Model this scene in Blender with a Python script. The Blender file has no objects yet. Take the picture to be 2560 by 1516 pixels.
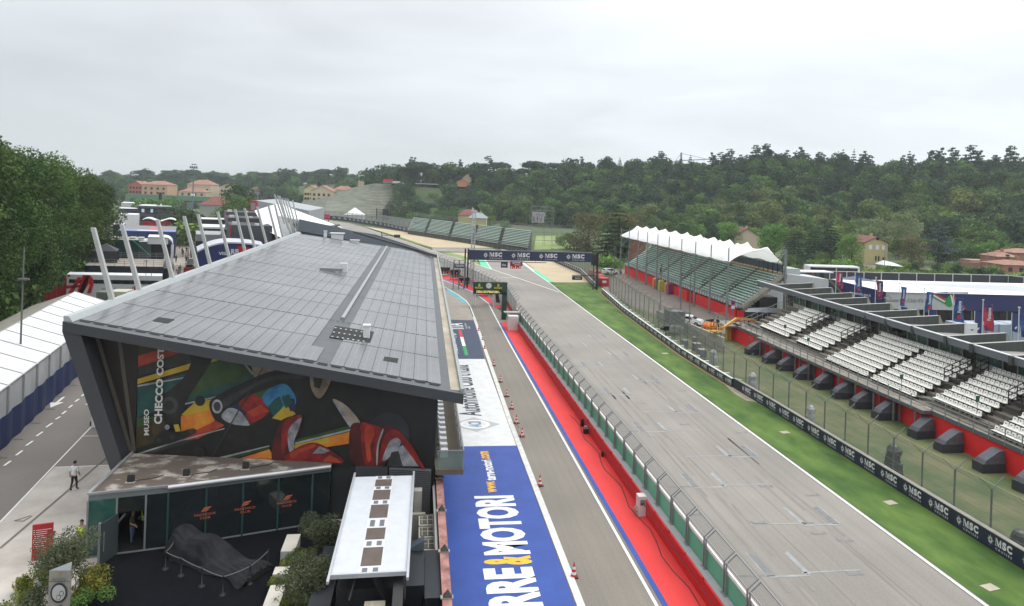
import bpy,bmesh,math,random
import numpy as np
from mathutils import Vector,Matrix
rnd=random.Random(7)
nrg=np.random.default_rng(11)
SC=bpy.context.scene
COL=SC.collection
F=1706.667;H=20.0;ROLL=0.035;TH=math.atan(228/F)
CR,SR=math.cos(ROLL),math.sin(ROLL);CT,ST=math.cos(TH),math.sin(TH)
cd=bpy.data.cameras.new("camera");cam=bpy.data.objects.new("camera",cd);COL.objects.link(cam)
cd.sensor_width=36;cd.lens=24.0;cd.shift_y=(482-758)/2560.0
cd.clip_start=0.5;cd.clip_end=6000
cam.location=(0,0,H)
cam.rotation_mode='QUATERNION'
cam.rotation_quaternion=(Matrix.Rotation(-TH,4,'Z')@Matrix.Rotation(math.pi/2,4,'X')@Matrix.Rotation(ROLL,4,'Z')).to_quaternion()
SC.camera=cam
SC.view_settings.view_transform='Standard';SC.view_settings.look='None'
SC.view_settings.exposure=0.24;SC.view_settings.gamma=1.0
SC.cycles.max_bounces=6;SC.cycles.transparent_max_bounces=24
SUN_EL,SUN_AZ=math.radians(58),math.radians(70)
w=bpy.data.worlds.new("World");SC.world=w;w.use_nodes=True
nt=w.node_tree;N=nt.nodes;Lk=nt.links
bg=N["Background"];bg.inputs[1].default_value=0.1
sky=N.new("ShaderNodeTexSky");sky.sky_type='NISHITA';sky.sun_disc=False
sky.sun_elevation=SUN_EL;sky.sun_rotation=SUN_AZ
tc=N.new("ShaderNodeTexCoord");sep=N.new("ShaderNodeSeparateXYZ");Lk.new(tc.outputs['Generated'],sep.inputs[0])
mp=N.new("ShaderNodeMapping");mp.inputs['Scale'].default_value=(1.2,1.2,5.5);Lk.new(tc.outputs['Generated'],mp.inputs[0])
no=N.new("ShaderNodeTexNoise");no.inputs['Scale'].default_value=2.1;no.inputs['Detail'].default_value=7;no.inputs['Roughness'].default_value=.5
no.inputs['Distortion'].default_value=.3
Lk.new(mp.outputs[0],no.inputs['Vector'])
cr=N.new("ShaderNodeValToRGB");Lk.new(sep.outputs[2],cr.inputs[0])
e=cr.color_ramp.elements
e[0].position=0.0;e[0].color=(6.3,6.75,7.0,1)
e[1].position=1.0;e[1].color=(20.5,20.8,21.0,1)
for p_,c_ in((.10,(6.7,7.15,7.5)),(.24,(7.3,7.65,7.95)),(.42,(10.0,10.3,10.6)),(.6,(16.5,16.8,17.0))):
 k=cr.color_ramp.elements.new(p_);k.color=(*c_,1)
nr=N.new("ShaderNodeMapRange");nr.inputs['From Min'].default_value=.3;nr.inputs['From Max'].default_value=.7
nr.inputs['To Min'].default_value=.9;nr.inputs['To Max'].default_value=1.12;Lk.new(no.outputs[0],nr.inputs[0])
ex=N.new("ShaderNodeMapRange");ex.inputs['From Min'].default_value=-.35;ex.inputs['From Max'].default_value=.85
ex.inputs['To Min'].default_value=.90;ex.inputs['To Max'].default_value=1.3;Lk.new(sep.outputs[0],ex.inputs[0])
m1=N.new("ShaderNodeMath");m1.operation='MULTIPLY';Lk.new(nr.outputs[0],m1.inputs[0]);Lk.new(ex.outputs[0],m1.inputs[1])
vm=N.new("ShaderNodeVectorMath");vm.operation='SCALE';Lk.new(cr.outputs[0],vm.inputs[0]);Lk.new(m1.outputs[0],vm.inputs['Scale'])
mx=N.new("ShaderNodeMixRGB");mx.inputs[0].default_value=.94;Lk.new(sky.outputs[0],mx.inputs[1]);Lk.new(vm.outputs[0],mx.inputs[2])
Lk.new(mx.outputs[0],bg.inputs[0])
sd=bpy.data.lights.new("sun",'SUN');sd.energy=1.1;sd.angle=math.radians(25);sd.color=(1,.97,.92)
sun=bpy.data.objects.new("sun",sd);COL.objects.link(sun)
sv=Vector((math.sin(SUN_AZ)*math.cos(SUN_EL),math.cos(SUN_AZ)*math.cos(SUN_EL),math.sin(SUN_EL)))
sun.rotation_mode='QUATERNION';sun.rotation_quaternion=sv.to_track_quat('Z','Y')
sun.location=sv*100
def ab(x,y):
 u=x-1280.0;v=y-482.0
 return(u*CR+v*SR)/F,(-u*SR+v*CR)/F
def WD(x,y,D):
 a,b=ab(x,y);return Vector((D*(ST+a*CT),D*(CT-a*ST),H-D*b))
def W(x,y,z=0.0):
 a,b=ab(x,y);return WD(x,y,(H-z)/b)
def DX(x,D,z=0):
 a=(x-1280)/F;return Vector((D*(ST+a*CT),D*(CT-a*ST),z))
KB=1.45
def lin(v):
 v/=255.0
 return v/12.92 if v<=.04045 else((v+.055)/1.055)**2.4
def C(r,g,b,k=KB):
 return tuple(min(.85,lin(t)/k)for t in(r,g,b))
MATS={}
def mat(name,c,r=.7,var=.12,sc=1.0,metal=0.0,c2=None,bump=0.0,bsc=None,alpha=1.0,det=4,world=True,stretch=None,spec=None,objvar=0.0,thr=None):
 if name in MATS:return MATS[name]
 m=bpy.data.materials.new(name);m.use_nodes=True
 t=m.node_tree;n=t.nodes;l=t.links;b=n["Principled BSDF"]
 b.inputs['Roughness'].default_value=r;b.inputs['Metallic'].default_value=metal
 if spec is not None:b.inputs['Specular IOR Level'].default_value=spec
 if world:g=n.new("ShaderNodeNewGeometry");vec=g.outputs['Position']
 else:g=n.new("ShaderNodeTexCoord");vec=g.outputs['Object']
 mpn=n.new("ShaderNodeMapping");l.new(vec,mpn.inputs[0])
 mpn.inputs['Scale'].default_value=stretch or(1,1,1)
 nz=n.new("ShaderNodeTexNoise");nz.inputs['Scale'].default_value=sc;nz.inputs['Detail'].default_value=det
 nz.inputs['Roughness'].default_value=.6
 l.new(mpn.outputs[0],nz.inputs['Vector'])
 rp=n.new("ShaderNodeValToRGB");l.new(nz.outputs[0],rp.inputs[0])
 lo,hi=thr or(.3,.7)
 rp.color_ramp.elements[0].position=lo;rp.color_ramp.elements[1].position=hi
 if c2 is None:
  rp.color_ramp.elements[0].color=(*[x*(1-var)for x in c],1);rp.color_ramp.elements[1].color=(*[min(.95,x*(1+var))for x in c],1)
 else:
  rp.color_ramp.elements[0].color=(*c,1);rp.color_ramp.elements[1].color=(*c2,1)
 out=rp.outputs[0]
 if objvar:
  oi=n.new("ShaderNodeObjectInfo");hs=n.new("ShaderNodeHueSaturation")
  mr=n.new("ShaderNodeMapRange");mr.inputs['To Min'].default_value=1-objvar;mr.inputs['To Max'].default_value=1+objvar
  l.new(oi.outputs['Random'],mr.inputs[0]);l.new(mr.outputs[0],hs.inputs['Value'])
  mm=n.new("ShaderNodeMath");mm.operation='MULTIPLY';mm.inputs[1].default_value=7.31;l.new(oi.outputs['Random'],mm.inputs[0])
  fr=n.new("ShaderNodeMath");fr.operation='FRACT';l.new(mm.outputs[0],fr.inputs[0])
  mh=n.new("ShaderNodeMapRange");mh.inputs['To Min'].default_value=.475;mh.inputs['To Max'].default_value=.525
  l.new(fr.outputs[0],mh.inputs[0]);l.new(mh.outputs[0],hs.inputs['Hue'])
  l.new(out,hs.inputs['Color']);out=hs.outputs[0]
 l.new(out,b.inputs['Base Color'])
 if bump:
  n2=n.new("ShaderNodeTexNoise");n2.inputs['Scale'].default_value=bsc or sc*6;l.new(mpn.outputs[0],n2.inputs['Vector'])
  bp=n.new("ShaderNodeBump");bp.inputs['Strength'].default_value=bump;bp.inputs['Distance'].default_value=.05
  l.new(n2.outputs[0],bp.inputs['Height']);l.new(bp.outputs[0],b.inputs['Normal'])
 if alpha<1:
  tr=n.new("ShaderNodeBsdfTransparent");ms=n.new("ShaderNodeMixShader");ms.inputs[0].default_value=alpha
  l.new(tr.outputs[0],ms.inputs[1]);l.new(b.outputs[0],ms.inputs[2]);l.new(ms.outputs[0],n['Material Output'].inputs[0])
 MATS[name]=m;return m
def flat(name,r,g,b,rough=.6,**k):
 return mat(name,C(r,g,b),rough,k.pop('var',.06),k.pop('sc',1.5),**k)
def emit(name,c,s):
 if name in MATS:return MATS[name]
 m=bpy.data.materials.new(name);m.use_nodes=True;b=m.node_tree.nodes["Principled BSDF"]
 b.inputs['Base Color'].default_value=(.02,.02,.02,1)
 b.inputs['Emission Color'].default_value=(*c,1);b.inputs['Emission Strength'].default_value=s
 MATS[name]=m;return m
ORG={};SHEAR={}
class MB:
 def __init__(s):s.v=[];s.f=[];s.m=[];s.sm=[]
 def shear(s,y0,k=-.326):
  s.v=[(x+(y-y0)*k,y,z)if y>y0 else(x,y,z)for x,y,z in s.v];return s
 def add(s,vs,fs,mi=0,sm=False):
  o=len(s.v);s.v+=[tuple(x)for x in vs]
  for q in fs:s.f.append(tuple(i+o for i in q));s.m.append(mi);s.sm.append(sm)
  return s
 def poly(s,pts,mi=0):return s.add(pts,[tuple(range(len(pts)))],mi)
 def hexa(s,p,mi=0,mt=None):
  s.add(p,[(3,2,1,0),(0,1,5,4),(1,2,6,5),(2,3,7,6),(3,0,4,7)],mi)
  return s.add(p,[(4,5,6,7)],mi if mt is None else mt)
 def box(s,c,d,mi=0,rz=0.0,mt=None):
  ca,sa=math.cos(rz),math.sin(rz);hx,hy=d[0]/2,d[1]/2
  q=[(-hx,-hy),(hx,-hy),(hx,hy),(-hx,hy)]
  b=[(c[0]+x*ca-y*sa,c[1]+x*sa+y*ca,c[2])for x,y in q]
  return s.hexa(b+[(x,y,c[2]+d[2])for x,y,_ in b],mi,mt)
 def b2(s,x0,x1,y0,y1,z0,z1,mi=0,mt=None):
  return s.hexa([(x0,y0,z0),(x1,y0,z0),(x1,y1,z0),(x0,y1,z0),(x0,y0,z1),(x1,y0,z1),(x1,y1,z1),(x0,y1,z1)],mi,mt)
 def prism(s,pts,z0,z1,mi=0,mt=None):
  n=len(pts);lo=[(p[0],p[1],z0)for p in pts];hi=[(p[0],p[1],z1)for p in pts]
  s.add(lo+hi,[tuple(range(n-1,-1,-1))]+[(i,(i+1)%n,n+(i+1)%n,n+i)for i in range(n)],mi)
  return s.add(hi,[tuple(range(n))],mi if mt is None else mt)
 def ext(s,pts,d,mi=0):
  n=len(pts);d=Vector(d);a=[Vector(p)for p in pts];b=[p+d for p in a]
  return s.add(a+b,[tuple(range(n-1,-1,-1)),tuple(range(n,2*n))]+[(i,(i+1)%n,n+(i+1)%n,n+i)for i in range(n)],mi)
 def tube(s,p0,p1,r0,r1=None,n=6,mi=0,cap=True):
  r1=r0 if r1 is None else r1;p0,p1=Vector(p0),Vector(p1);d=(p1-p0)
  if d.length<1e-6:return s
  d.normalize();u=d.orthogonal().normalized();w_=d.cross(u)
  vs=[]
  for p,r in((p0,r0),(p1,r1)):
   for i in range(n):
    a=2*math.pi*(i+.5)/n;vs.append(p+(u*math.cos(a)+w_*math.sin(a))*r)
  fs=[(i,(i+1)%n,n+(i+1)%n,n+i)for i in range(n)]
  s.add(vs,fs,mi,n>4)
  if cap:s.add(vs,[tuple(range(n-1,-1,-1)),tuple(range(n,2*n))],mi)
  return s
 def path(s,pts,r,n=6,mi=0):
  for a,b in zip(pts,pts[1:]):s.tube(a,b,r,n=n,mi=mi)
  return s
 def beam(s,p0,p1,w_,h_,mi=0):
  p0,p1=Vector(p0),Vector(p1);d=(p1-p0).normalized()
  up=Vector((0,0,1))if abs(d.z)<.95 else Vector((0,1,0))
  r=d.cross(up).normalized()*w_/2;u=r.cross(d).normalized()*h_/2
  q=[-r-u,r-u,r+u,-r+u]
  return s.add([p0+x for x in q]+[p1+x for x in q],[(3,2,1,0),(4,5,6,7),(0,1,5,4),(1,2,6,5),(2,3,7,6),(3,0,4,7)],mi)
 def lathe(s,prof,c=(0,0,0),n=12,mi=0):
  vs=[(c[0]+r*math.cos(2*math.pi*i/n),c[1]+r*math.sin(2*math.pi*i/n),c[2]+z)for r,z in prof for i in range(n)]
  fs=[(k*n+i,k*n+(i+1)%n,(k+1)*n+(i+1)%n,(k+1)*n+i)for k in range(len(prof)-1)for i in range(n)]
  return s.add(vs,fs,mi,True)
 def sheet(s,pts,z,mi=0):
  return s.poly([(p[0],p[1],z)for p in pts],mi)
 def obj(s,name,mats,parent=None,label=None,cat=None,group=None,kind=None):
  if parent and parent.name in SHEAR:s.shear(SHEAR[parent.name])
  me=bpy.data.meshes.new(name)
  og=ORG.get(parent.name,(0,0,0))if parent else(0,0,0)
  vs=s.v
  cen=(0,0,0)
  if not parent and kind!='structure' and vs and cat:
   xs=[p[0]for p in vs];ys=[p[1]for p in vs];zs=[p[2]for p in vs]
   cen=((min(xs)+max(xs))/2,(min(ys)+max(ys))/2,min(zs));og=cen
  if og!=(0,0,0):vs=[(p[0]-og[0],p[1]-og[1],p[2]-og[2])for p in vs]
  me.from_pydata(vs,[],s.f)
  if not isinstance(mats,(list,tuple)):mats=[mats]
  for m_ in mats:me.materials.append(m_)
  me.polygons.foreach_set('material_index',s.m);me.polygons.foreach_set('use_smooth',s.sm)
  me.update()
  return link(name,me,parent,label,cat,group,kind,cen)
def link(name,me,parent=None,label=None,cat=None,group=None,kind=None,loc=(0,0,0)):
 o=bpy.data.objects.new(name,me);COL.objects.link(o)
 if parent:o.parent=parent;ORG[o.name]=ORG.get(parent.name,(0,0,0))
 else:o.location=loc;ORG[o.name]=tuple(loc)
 if label:o['label']=label
 if cat:o['category']=cat
 if group:o['group']=group
 if kind:o['kind']=kind
 return o
def thing(name,label,cat,loc=(0,0,0),group=None,rz=0):
 o=bpy.data.objects.new(name,None);COL.objects.link(o);o.location=loc;o.rotation_euler=(0,0,rz)
 o.empty_display_size=.3
 o['label']=label;o['category']=cat
 if group:o['group']=group
 ORG[o.name]=tuple(loc);return o
KIDS={}
def copy_tree(root,loc,rz=0,label=None,group=None,sc=None):
 r=root.copy();COL.objects.link(r);r.location=loc;r.rotation_euler=(0,0,rz)
 if sc:r.scale=sc if isinstance(sc,tuple)else(sc,)*3
 if label:r['label']=label
 if group:r['group']=group
 if root.name not in KIDS:KIDS[root.name]=[(c,list(c.children))for c in root.children]
 for ch,gs in KIDS[root.name]:
  c=ch.copy();COL.objects.link(c);c.parent=r
  for g in gs:
   d=g.copy();COL.objects.link(d);d.parent=c
 return r
def np_mesh(name,V,Q,mats,mi=None):
 me=bpy.data.meshes.new(name);me.vertices.add(len(V));me.vertices.foreach_set('co',V.astype(np.float32).ravel())
 k=Q.shape[1];me.loops.add(Q.size);me.loops.foreach_set('vertex_index',Q.astype(np.int32).ravel())
 me.polygons.add(len(Q));me.polygons.foreach_set('loop_start',np.arange(0,Q.size,k,dtype=np.int32))
 me.polygons.foreach_set('loop_total',np.full(len(Q),k,dtype=np.int32))
 for m_ in(mats if isinstance(mats,(list,tuple))else[mats]):me.materials.append(m_)
 if mi is not None:me.polygons.foreach_set('material_index',mi.astype(np.int32))
 me.update(calc_edges=True);me.validate();return me
TXT={}
def text_geo(s,bold=0.0):
 k=(s,bold)
 if k in TXT:return TXT[k]
 cu=bpy.data.curves.new("t",'FONT');cu.body=s;cu.resolution_u=3;cu.offset=bold;cu.fill_mode='BOTH' if False else 'FRONT'
 ob=bpy.data.objects.new("t",cu);COL.objects.link(ob)
 dg=bpy.context.evaluated_depsgraph_get();me=bpy.data.meshes.new_from_object(ob.evaluated_get(dg))
 vs=[(v.co.x,v.co.y)for v in me.vertices];fs=[tuple(p.vertices)for p in me.polygons]
 bpy.data.objects.remove(ob);bpy.data.curves.remove(cu);bpy.data.meshes.remove(me)
 x0=min(v[0]for v in vs);x1=max(v[0]for v in vs);y0=min(v[1]for v in vs);y1=max(v[1]for v in vs)
 vs=[((x-x0)/(x1-x0),(y-y0)/(y1-y0))for x,y in vs]
 TXT[k]=(vs,fs,(x1-x0)/max(1e-6,(y1-y0)));return TXT[k]
def bil(q,u,v):
 a,b,c,d=q
 return a*(1-u)*(1-v)+b*u*(1-v)+c*u*v+d*(1-u)*v
def text(mb,s,q,mi=0,bold=0.0,off=None):
 q=[Vector(p)for p in q];vs,fs,_=text_geo(s,bold)
 o=Vector(off)if off is not None else Vector((0,0,0))
 mb.add([bil(q,u,v)+o for u,v in vs],fs,mi)
def glyph(mb,polys,q,mi=0,off=None):
 q=[Vector(p)for p in q];o=Vector(off)if off is not None else Vector((0,0,0))
 for pl in polys:mb.poly([bil(q,u,v)+o for u,v in pl],mi)
def sub(q,u0,v0,u1,v1):
 q=[Vector(p)for p in q];return[bil(q,u0,v0),bil(q,u1,v0),bil(q,u1,v1),bil(q,u0,v1)]
STAR=[]
for i in range(16):
 a=2*math.pi*i/16;L=(.5,.33,.42,.33)[i%4];da=.10
 STAR.append([(.5+.12*math.cos(a-.5),.5+.12*math.sin(a-.5)),(.5+L*math.cos(a),.5+L*math.sin(a)),(.5+.12*math.cos(a+.5),.5+.12*math.sin(a+.5))])
for i in range(12):
 a=2*math.pi*i/12;b_=2*math.pi*(i+1)/12
 STAR.append([(.5+.2*math.cos(a),.5+.2*math.sin(a)),(.5+.26*math.cos(a),.5+.26*math.sin(a)),(.5+.26*math.cos(b_),.5+.26*math.sin(b_)),(.5+.2*math.cos(b_),.5+.2*math.sin(b_))])
SERIF_M=[[(0,0),(.27,0),(.27,.07),(0,.07)],[(0,.93),(.28,.93),(.28,1),(0,1)],[(.08,.06),(.16,.06),(.16,.94),(.08,.94)],[(.62,0),(1,0),(1,.07),(.62,.07)],[(.74,.93),(1,.93),(1,1),(.74,1)],[(.74,.06),(.92,.06),(.92,.94),(.74,.94)],[(.12,1),(.3,1),(.56,.3),(.46,0)],[(.46,0),(.56,0),(.84,1),(.74,1)]]
def cruise_logo(mb,q,mi=0,off=None,small=True):
 glyph(mb,STAR,sub(q,0,.12,.3,1),mi,off)
 glyph(mb,SERIF_M,sub(q,.34,.38,.6,.92),mi,off)
 text(mb,"S",sub(q,.62,.37,.78,.93),mi,.055,off)
 text(mb,"C",sub(q,.8,.37,1.0,.93),mi,.055,off)
 if small:text(mb,"C R U I S E S",sub(q,.36,.08,1.0,.24),mi,.01,off)
HX=[-900,0,300,700,900,960,1100,1250,1500,1900,2250,2560,3300]
HD0=[900,800,560,560,520,470,450,440,400,330,300,275,240]
HD1=[1200,1000,800,780,700,525,520,525,500,440,410,385,340]
HZ1=[2,4,13,20,21,21.5,22.5,25,28.5,31.5,33,33,33]
def polar(X,Y):
 D=X*ST+Y*CT;L=X*CT-Y*ST
 return(1280+F*L/D if D>20 else(-900 if L<0 else 3300)),D
def hgt(X,Y):
 xx,D=polar(X,Y)
 d0=np.interp(xx,HX,HD0);d1=np.interp(xx,HX,HD1);z1=np.interp(xx,HX,HZ1)
 t=max(0.0,min(1.0,(D-d0)/(d1-d0)));t=t*t*(3-2*t)
 return float(z1*t+t*1.5*math.sin(X*.05)*math.cos(Y*.041))
gx=np.concatenate([[-4000,-2500,-1500,-1000],np.arange(-700,900,10.0),[1000,1400,2000,3000,4500]])
gy=np.concatenate([[-2500,-900,-300],np.arange(-80,1300,10.0),[1500,1900,2600,3600,5000]])
V=np.array([(x,y,-.08+hgt(x,y))for y in gy for x in gx]);nx=len(gx)
Q=np.array([(j*nx+i,j*nx+i+1,(j+1)*nx+i+1,(j+1)*nx+i)for j in range(len(gy)-1)for i in range(nx-1)])
m_terr=mat("meadow_and_undergrowth",(.028,.05,.016),.95,c2=(.07,.10,.03),sc=.03,det=8)
me=np_mesh("ground",V,Q,m_terr);me.polygons.foreach_set('use_smooth',[True]*len(Q));link("ground",me,kind='structure')
def asphalt(name,a,b,streak=None,sc=1.5,crack=0.0):
 if name in MATS:return MATS[name]
 m=bpy.data.materials.new(name);m.use_nodes=True;t=m.node_tree;n=t.nodes;l=t.links;bs=n["Principled BSDF"]
 bs.inputs['Roughness'].default_value=.85
 g=n.new("ShaderNodeNewGeometry")
 f=n.new("ShaderNodeTexNoise");f.inputs['Scale'].default_value=9;f.inputs['Detail'].default_value=6;f.inputs['Roughness'].default_value=.8;l.new(g.outputs['Position'],f.inputs['Vector'])
 r1=n.new("ShaderNodeValToRGB");r1.color_ramp.elements[0].position=.3;r1.color_ramp.elements[1].position=.7
 r1.color_ramp.elements[0].color=(*a,1);r1.color_ramp.elements[1].color=(*b,1);l.new(f.outputs[0],r1.inputs[0])
 big=n.new("ShaderNodeTexNoise");big.inputs['Scale'].default_value=.11;big.inputs['Detail'].default_value=6;l.new(g.outputs['Position'],big.inputs['Vector'])
 mr=n.new("ShaderNodeMapRange");mr.inputs['From Min'].default_value=.3;mr.inputs['From Max'].default_value=.7;mr.inputs['To Min'].default_value=.84;mr.inputs['To Max'].default_value=1.1;l.new(big.outputs[0],mr.inputs[0])
 val=mr.outputs[0]
 if streak:
  mp_=n.new("ShaderNodeMapping");mp_.inputs['Scale'].default_value=(1.6,.012,1);l.new(g.outputs['Position'],mp_.inputs[0])
  s1=n.new("ShaderNodeTexNoise");s1.inputs['Scale'].default_value=1.0;s1.inputs['Detail'].default_value=5;s1.inputs['Roughness'].default_value=.65;l.new(mp_.outputs[0],s1.inputs['Vector'])
  m2=n.new("ShaderNodeMapRange");m2.inputs['From Min'].default_value=.34;m2.inputs['From Max'].default_value=.62;m2.inputs['To Min'].default_value=1-streak;m2.inputs['To Max'].default_value=1.04;l.new(s1.outputs[0],m2.inputs[0])
  mm=n.new("ShaderNodeMath");mm.operation='MULTIPLY';l.new(val,mm.inputs[0]);l.new(m2.outputs[0],mm.inputs[1]);val=mm.outputs[0]
 v2=n.new("ShaderNodeVectorMath");v2.operation='SCALE';l.new(r1.outputs[0],v2.inputs[0]);l.new(val,v2.inputs['Scale'])
 l.new(v2.outputs[0],bs.inputs['Base Color'])
 bp=n.new("ShaderNodeBump");bp.inputs['Strength'].default_value=.25;bp.inputs['Distance'].default_value=.02;l.new(f.outputs[0],bp.inputs['Height']);l.new(bp.outputs[0],bs.inputs['Normal'])
 MATS[name]=m;return m
A_track=asphalt("race_asphalt",C(138,133,127),C(162,156,149),.09)
A_pit=asphalt("pit_asphalt",C(124,118,109),C(150,143,133),.14)
A_pad=asphalt("paddock_asphalt",C(116,110,105),C(138,131,125))
A_conc=mat("worn_concrete_apron",C(170,162,154),.9,c2=C(212,205,197),sc=.35,det=9)
A_conc2=mat("far_paddock_paving",C(150,142,132),.9,c2=C(186,178,166),sc=.3,det=9)
G_grass=mat("verge_grass",C(56,92,26),.95,c2=C(118,146,62),sc=.42,det=12,stretch=(1,.45,1),thr=(.36,.78))
G_bank=mat("bank_grass",C(78,98,52),.95,c2=C(134,126,90),sc=.28,det=10,thr=(.38,.72))
G_far=mat("infield_grass",C(118,140,78),.95,c2=C(150,165,100),sc=.05,det=8)
Gravel=mat("gravel_trap",C(186,168,138),.95,c2=C(206,188,158),sc=.12,det=9)
P_white=mat("white_road_paint",C(232,232,228),.6,c2=C(250,250,248),sc=3)
P_green=mat("green_runoff_paint",C(88,196,152),.7,c2=C(112,214,172),sc=.6)
P_blue=mat("blue_lane_paint",C(26,62,146),.6,c2=C(36,80,170),sc=.5,det=10)
P_navy=mat("navy_lane_paint",C(36,52,82),.6,c2=C(44,62,94),sc=1.3,det=7)
P_wht2=mat("white_lane_paint",C(214,216,216),.6,c2=C(236,238,238),sc=1.1,det=7)
P_red=mat("red_pit_walk_paint",C(214,44,44),.75,c2=C(240,58,54),sc=.45,det=10,stretch=(1,.35,1))
P_grey=mat("grey_paint",C(184,186,188),.7,var=.05)
P_yel=mat("yellow_paint",C(248,190,40),.6,var=.04)
P_ghost=mat("overpainted_grid_marks",C(142,145,146),.75,c2=C(172,175,175),sc=1.5,det=6)
P_black=asphalt("fresh_black_patch",C(92,92,92),C(112,112,112))
def surf(name,pts,z,m):
 mb=MB();mb.sheet(pts,z);return mb.obj(name,m,kind='structure')
def G(x,y):p=W(x,y,0);return(p.x,p.y)
surf("paddock_ground",[(-75,-60),(12,-60),(12,128),(4,150),(-12,200),(-30,330),(-110,420),(-150,380)],-.02,A_pad)
surf("concrete_apron",[G(-200,1480),G(0,1306),G(136.6,1168),G(300,1163),(-14,44.5),(-3.5,42.5),(-3,5),(-20,5)],0.0,A_conc)
surf("paddock_lane_paving",[G(*q)for q in((405,735),(520,690),(510,640),(500,590),(480,568),(436,568),(436,600),(420,660))],0.0,A_conc2)
surf("black_carpet",[G(253,1394),G(292,1377),(-6.5,41.6),(-3.4,41.2),(-3.2,10),(-14,10),G(60,1640),G(222,1436)],.012,mat("charcoal_event_carpet",C(24,26,30),.95,var=.2,sc=2,spec=.04))
surf("pavilion_floor",[(-16.7,38.7),(-13,39.4),(-4.8,41.8),(-4.8,42.4),(-16.7,44.2)],.02,mat("pavilion_dark_floor",C(44,44,46),.6))
mb=MB()
def gline(mb,p,q,w_,z=.012,mi=0):
 p,q=Vector(p),Vector(q);d=(q-p).normalized();n_=Vector((-d.y,d.x))*w_/2
 mb.sheet([p-n_,q-n_,q+n_,p+n_],z,mi)
def gpath(mb,pts,w_,z=.012,mi=0):
 P=[Vector(p)for p in pts];L_=[];R_=[]
 for i,p in enumerate(P):
  d=(P[min(i+1,len(P)-1)]-P[max(i-1,0)]).normalized();n_=Vector((-d.y,d.x))*w_/2
  L_.append(p-n_);R_.append(p+n_)
 for i in range(len(P)-1):mb.sheet([L_[i],L_[i+1],R_[i+1],R_[i]],z,mi)
for(a,b)in(((10,1165),(27,1153)),((40,1139),(56,1127)),((65,1115),(82,1103)),((91,1091),(107,1080)),((115,1069),(131,1058)),((139,1049),(151,1042)),((155,1036),(165,1028)),((172,1020),(181,1013)),((188,1005),(197,998)),((204,991),(213,984)),((220,976),(229,971))):
 gline(mb,G(*a),G(*b),.16)
for tip,tail in(((126,1020),(161,992)),((243,999),(225,1016))):
 t0,t1=Vector(G(*tip)),Vector(G(*tail));d=(t0-t1).normalized();n_=Vector((-d.y,d.x));hd=t0-d*1.5
 gline(mb,t1,hd,.22);mb.sheet([t0,hd-n_*.55,hd+n_*.55],.012)
gline(mb,G(0,1306),G(228,1068),.1);gline(mb,G(228,1068),(-22,66),.1)
gline(mb,G(136.6,1169),G(295,1163),.1);gline(mb,G(207,1091),G(285,1090),.08);gline(mb,G(68,1053),G(200,930),.1)
mb.obj("paddock_lane_markings",P_white,kind='structure')
mb=MB()
gline(mb,G(0,1372),G(244,1164),.14,.02);gline(mb,G(244,1164),G(289,1125),.12,.02)
for q in(((36,1303),(77,1290)),((58,1304),(80,1291)),((36,1303),(58,1304))):gline(mb,G(*q[0]),G(*q[1]),.07,.02)
mb.obj("drain_channel",mat("dirty_drain",C(120,114,106),.9),kind='structure')
surf("pit_lane_asphalt",[(2,5),(14.5,5),(14.5,108),G(1262,790),(13.5,122),G(1200,738),G(1120,704),(-4,175),(-14,172),(2,128)],0.0,A_pit)
LN=[G(1398,731.5),G(1292,695),G(1229,674),G(1145,646),G(1080,627),G(1017,605),G(958,586),G(909,568.5),G(868,558),G(830,552)]
surf("old_straight_asphalt",[(14.5,5),(29.2,5),(29.2,100),(29.3,136),*LN[1:],G(800,549),G(770,560),(-40,240),G(1120,706),G(1200,737),G(1262,765),(14.5,108)],.004,A_track)
surf("track_loop_asphalt",[(29.3,136),G(1371,706),G(1338,683),G(1301,654),G(1262,632),G(1230,622),G(1080,620.5),G(1082,629),G(1185,631),G(1210,647),G(1229,674.5),G(1292,695.5)],.008,A_track)
BAR1=[(33.94,20),(33.94,40),(33.94,62),(33.74,68.9)]
BAR2=[(33.64,69.2),(33.55,76),(33.55,83.4),(34.3,98),(35.3,114.8),(37.5,136.5)]
BAR3=[(37.61,142.03),(40.9,169.7),(39.33,205.09)]
surf("verge",[(29.2,5),(35.2,5),(35.2,62),(34.6,84),(35.8,100),(37.0,116),(39.2,138),(39.5,148),G(1466,707),G(1386,707),G(1370,707),(29.3,136)],.012,G_grass)
surf("gravel_trap_right",[G(1386,706.5),G(1470,706.5),(39.3,150),(41.8,170),(40.8,205),G(1250,622),G(1262,632),G(1301,653),G(1338,682)],.004,Gravel)
surf("gravel_trap_far",[G(890,564),G(1052,585),G(1252,617.5),G(1230,620.5),G(1082,619.8),G(998,592),G(918,569)],.02,Gravel)
surf("far_grass_strip",[G(868,556.5),G(909,566.5),G(958,584),G(1017,603),G(1045,611),G(1082,620),G(998,592),G(918,569),G(880,560)],.024,G_far)
surf("far_grass_wedge",[G(1104,631.5),G(1180,632.5),G(1202,666),G(1145,645.5)],.02,G_far)
surf("far_gravel_wedge",[G(1125,632.2),G(1172,632.5),G(1178,645),G(1160,641)],.026,Gravel)
surf("green_runoff_left",[G(1192,640),G(1205,640),G(1210.6,647),G(1229,674),G(1202.7,666)],.03,P_green)
surf("green_runoff_right",[G(1300,648),G(1312,651),G(1334,672),G(1386,706),G(1370,706.4),G(1338,683),G(1300,655)],.03,P_green)
mb=MB()
gpath(mb,LN[:-1],.28,.036)
gpath(mb,[(28.97,5),(28.97,60),(28.97,105),(29.1,136),G(1371,706),G(1338,683),G(1301,655)],.2,.036)
gpath(mb,[G(1229,674),G(1210,646),G(1185,630.5),G(1082,628.5)],.25,.036)
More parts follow.
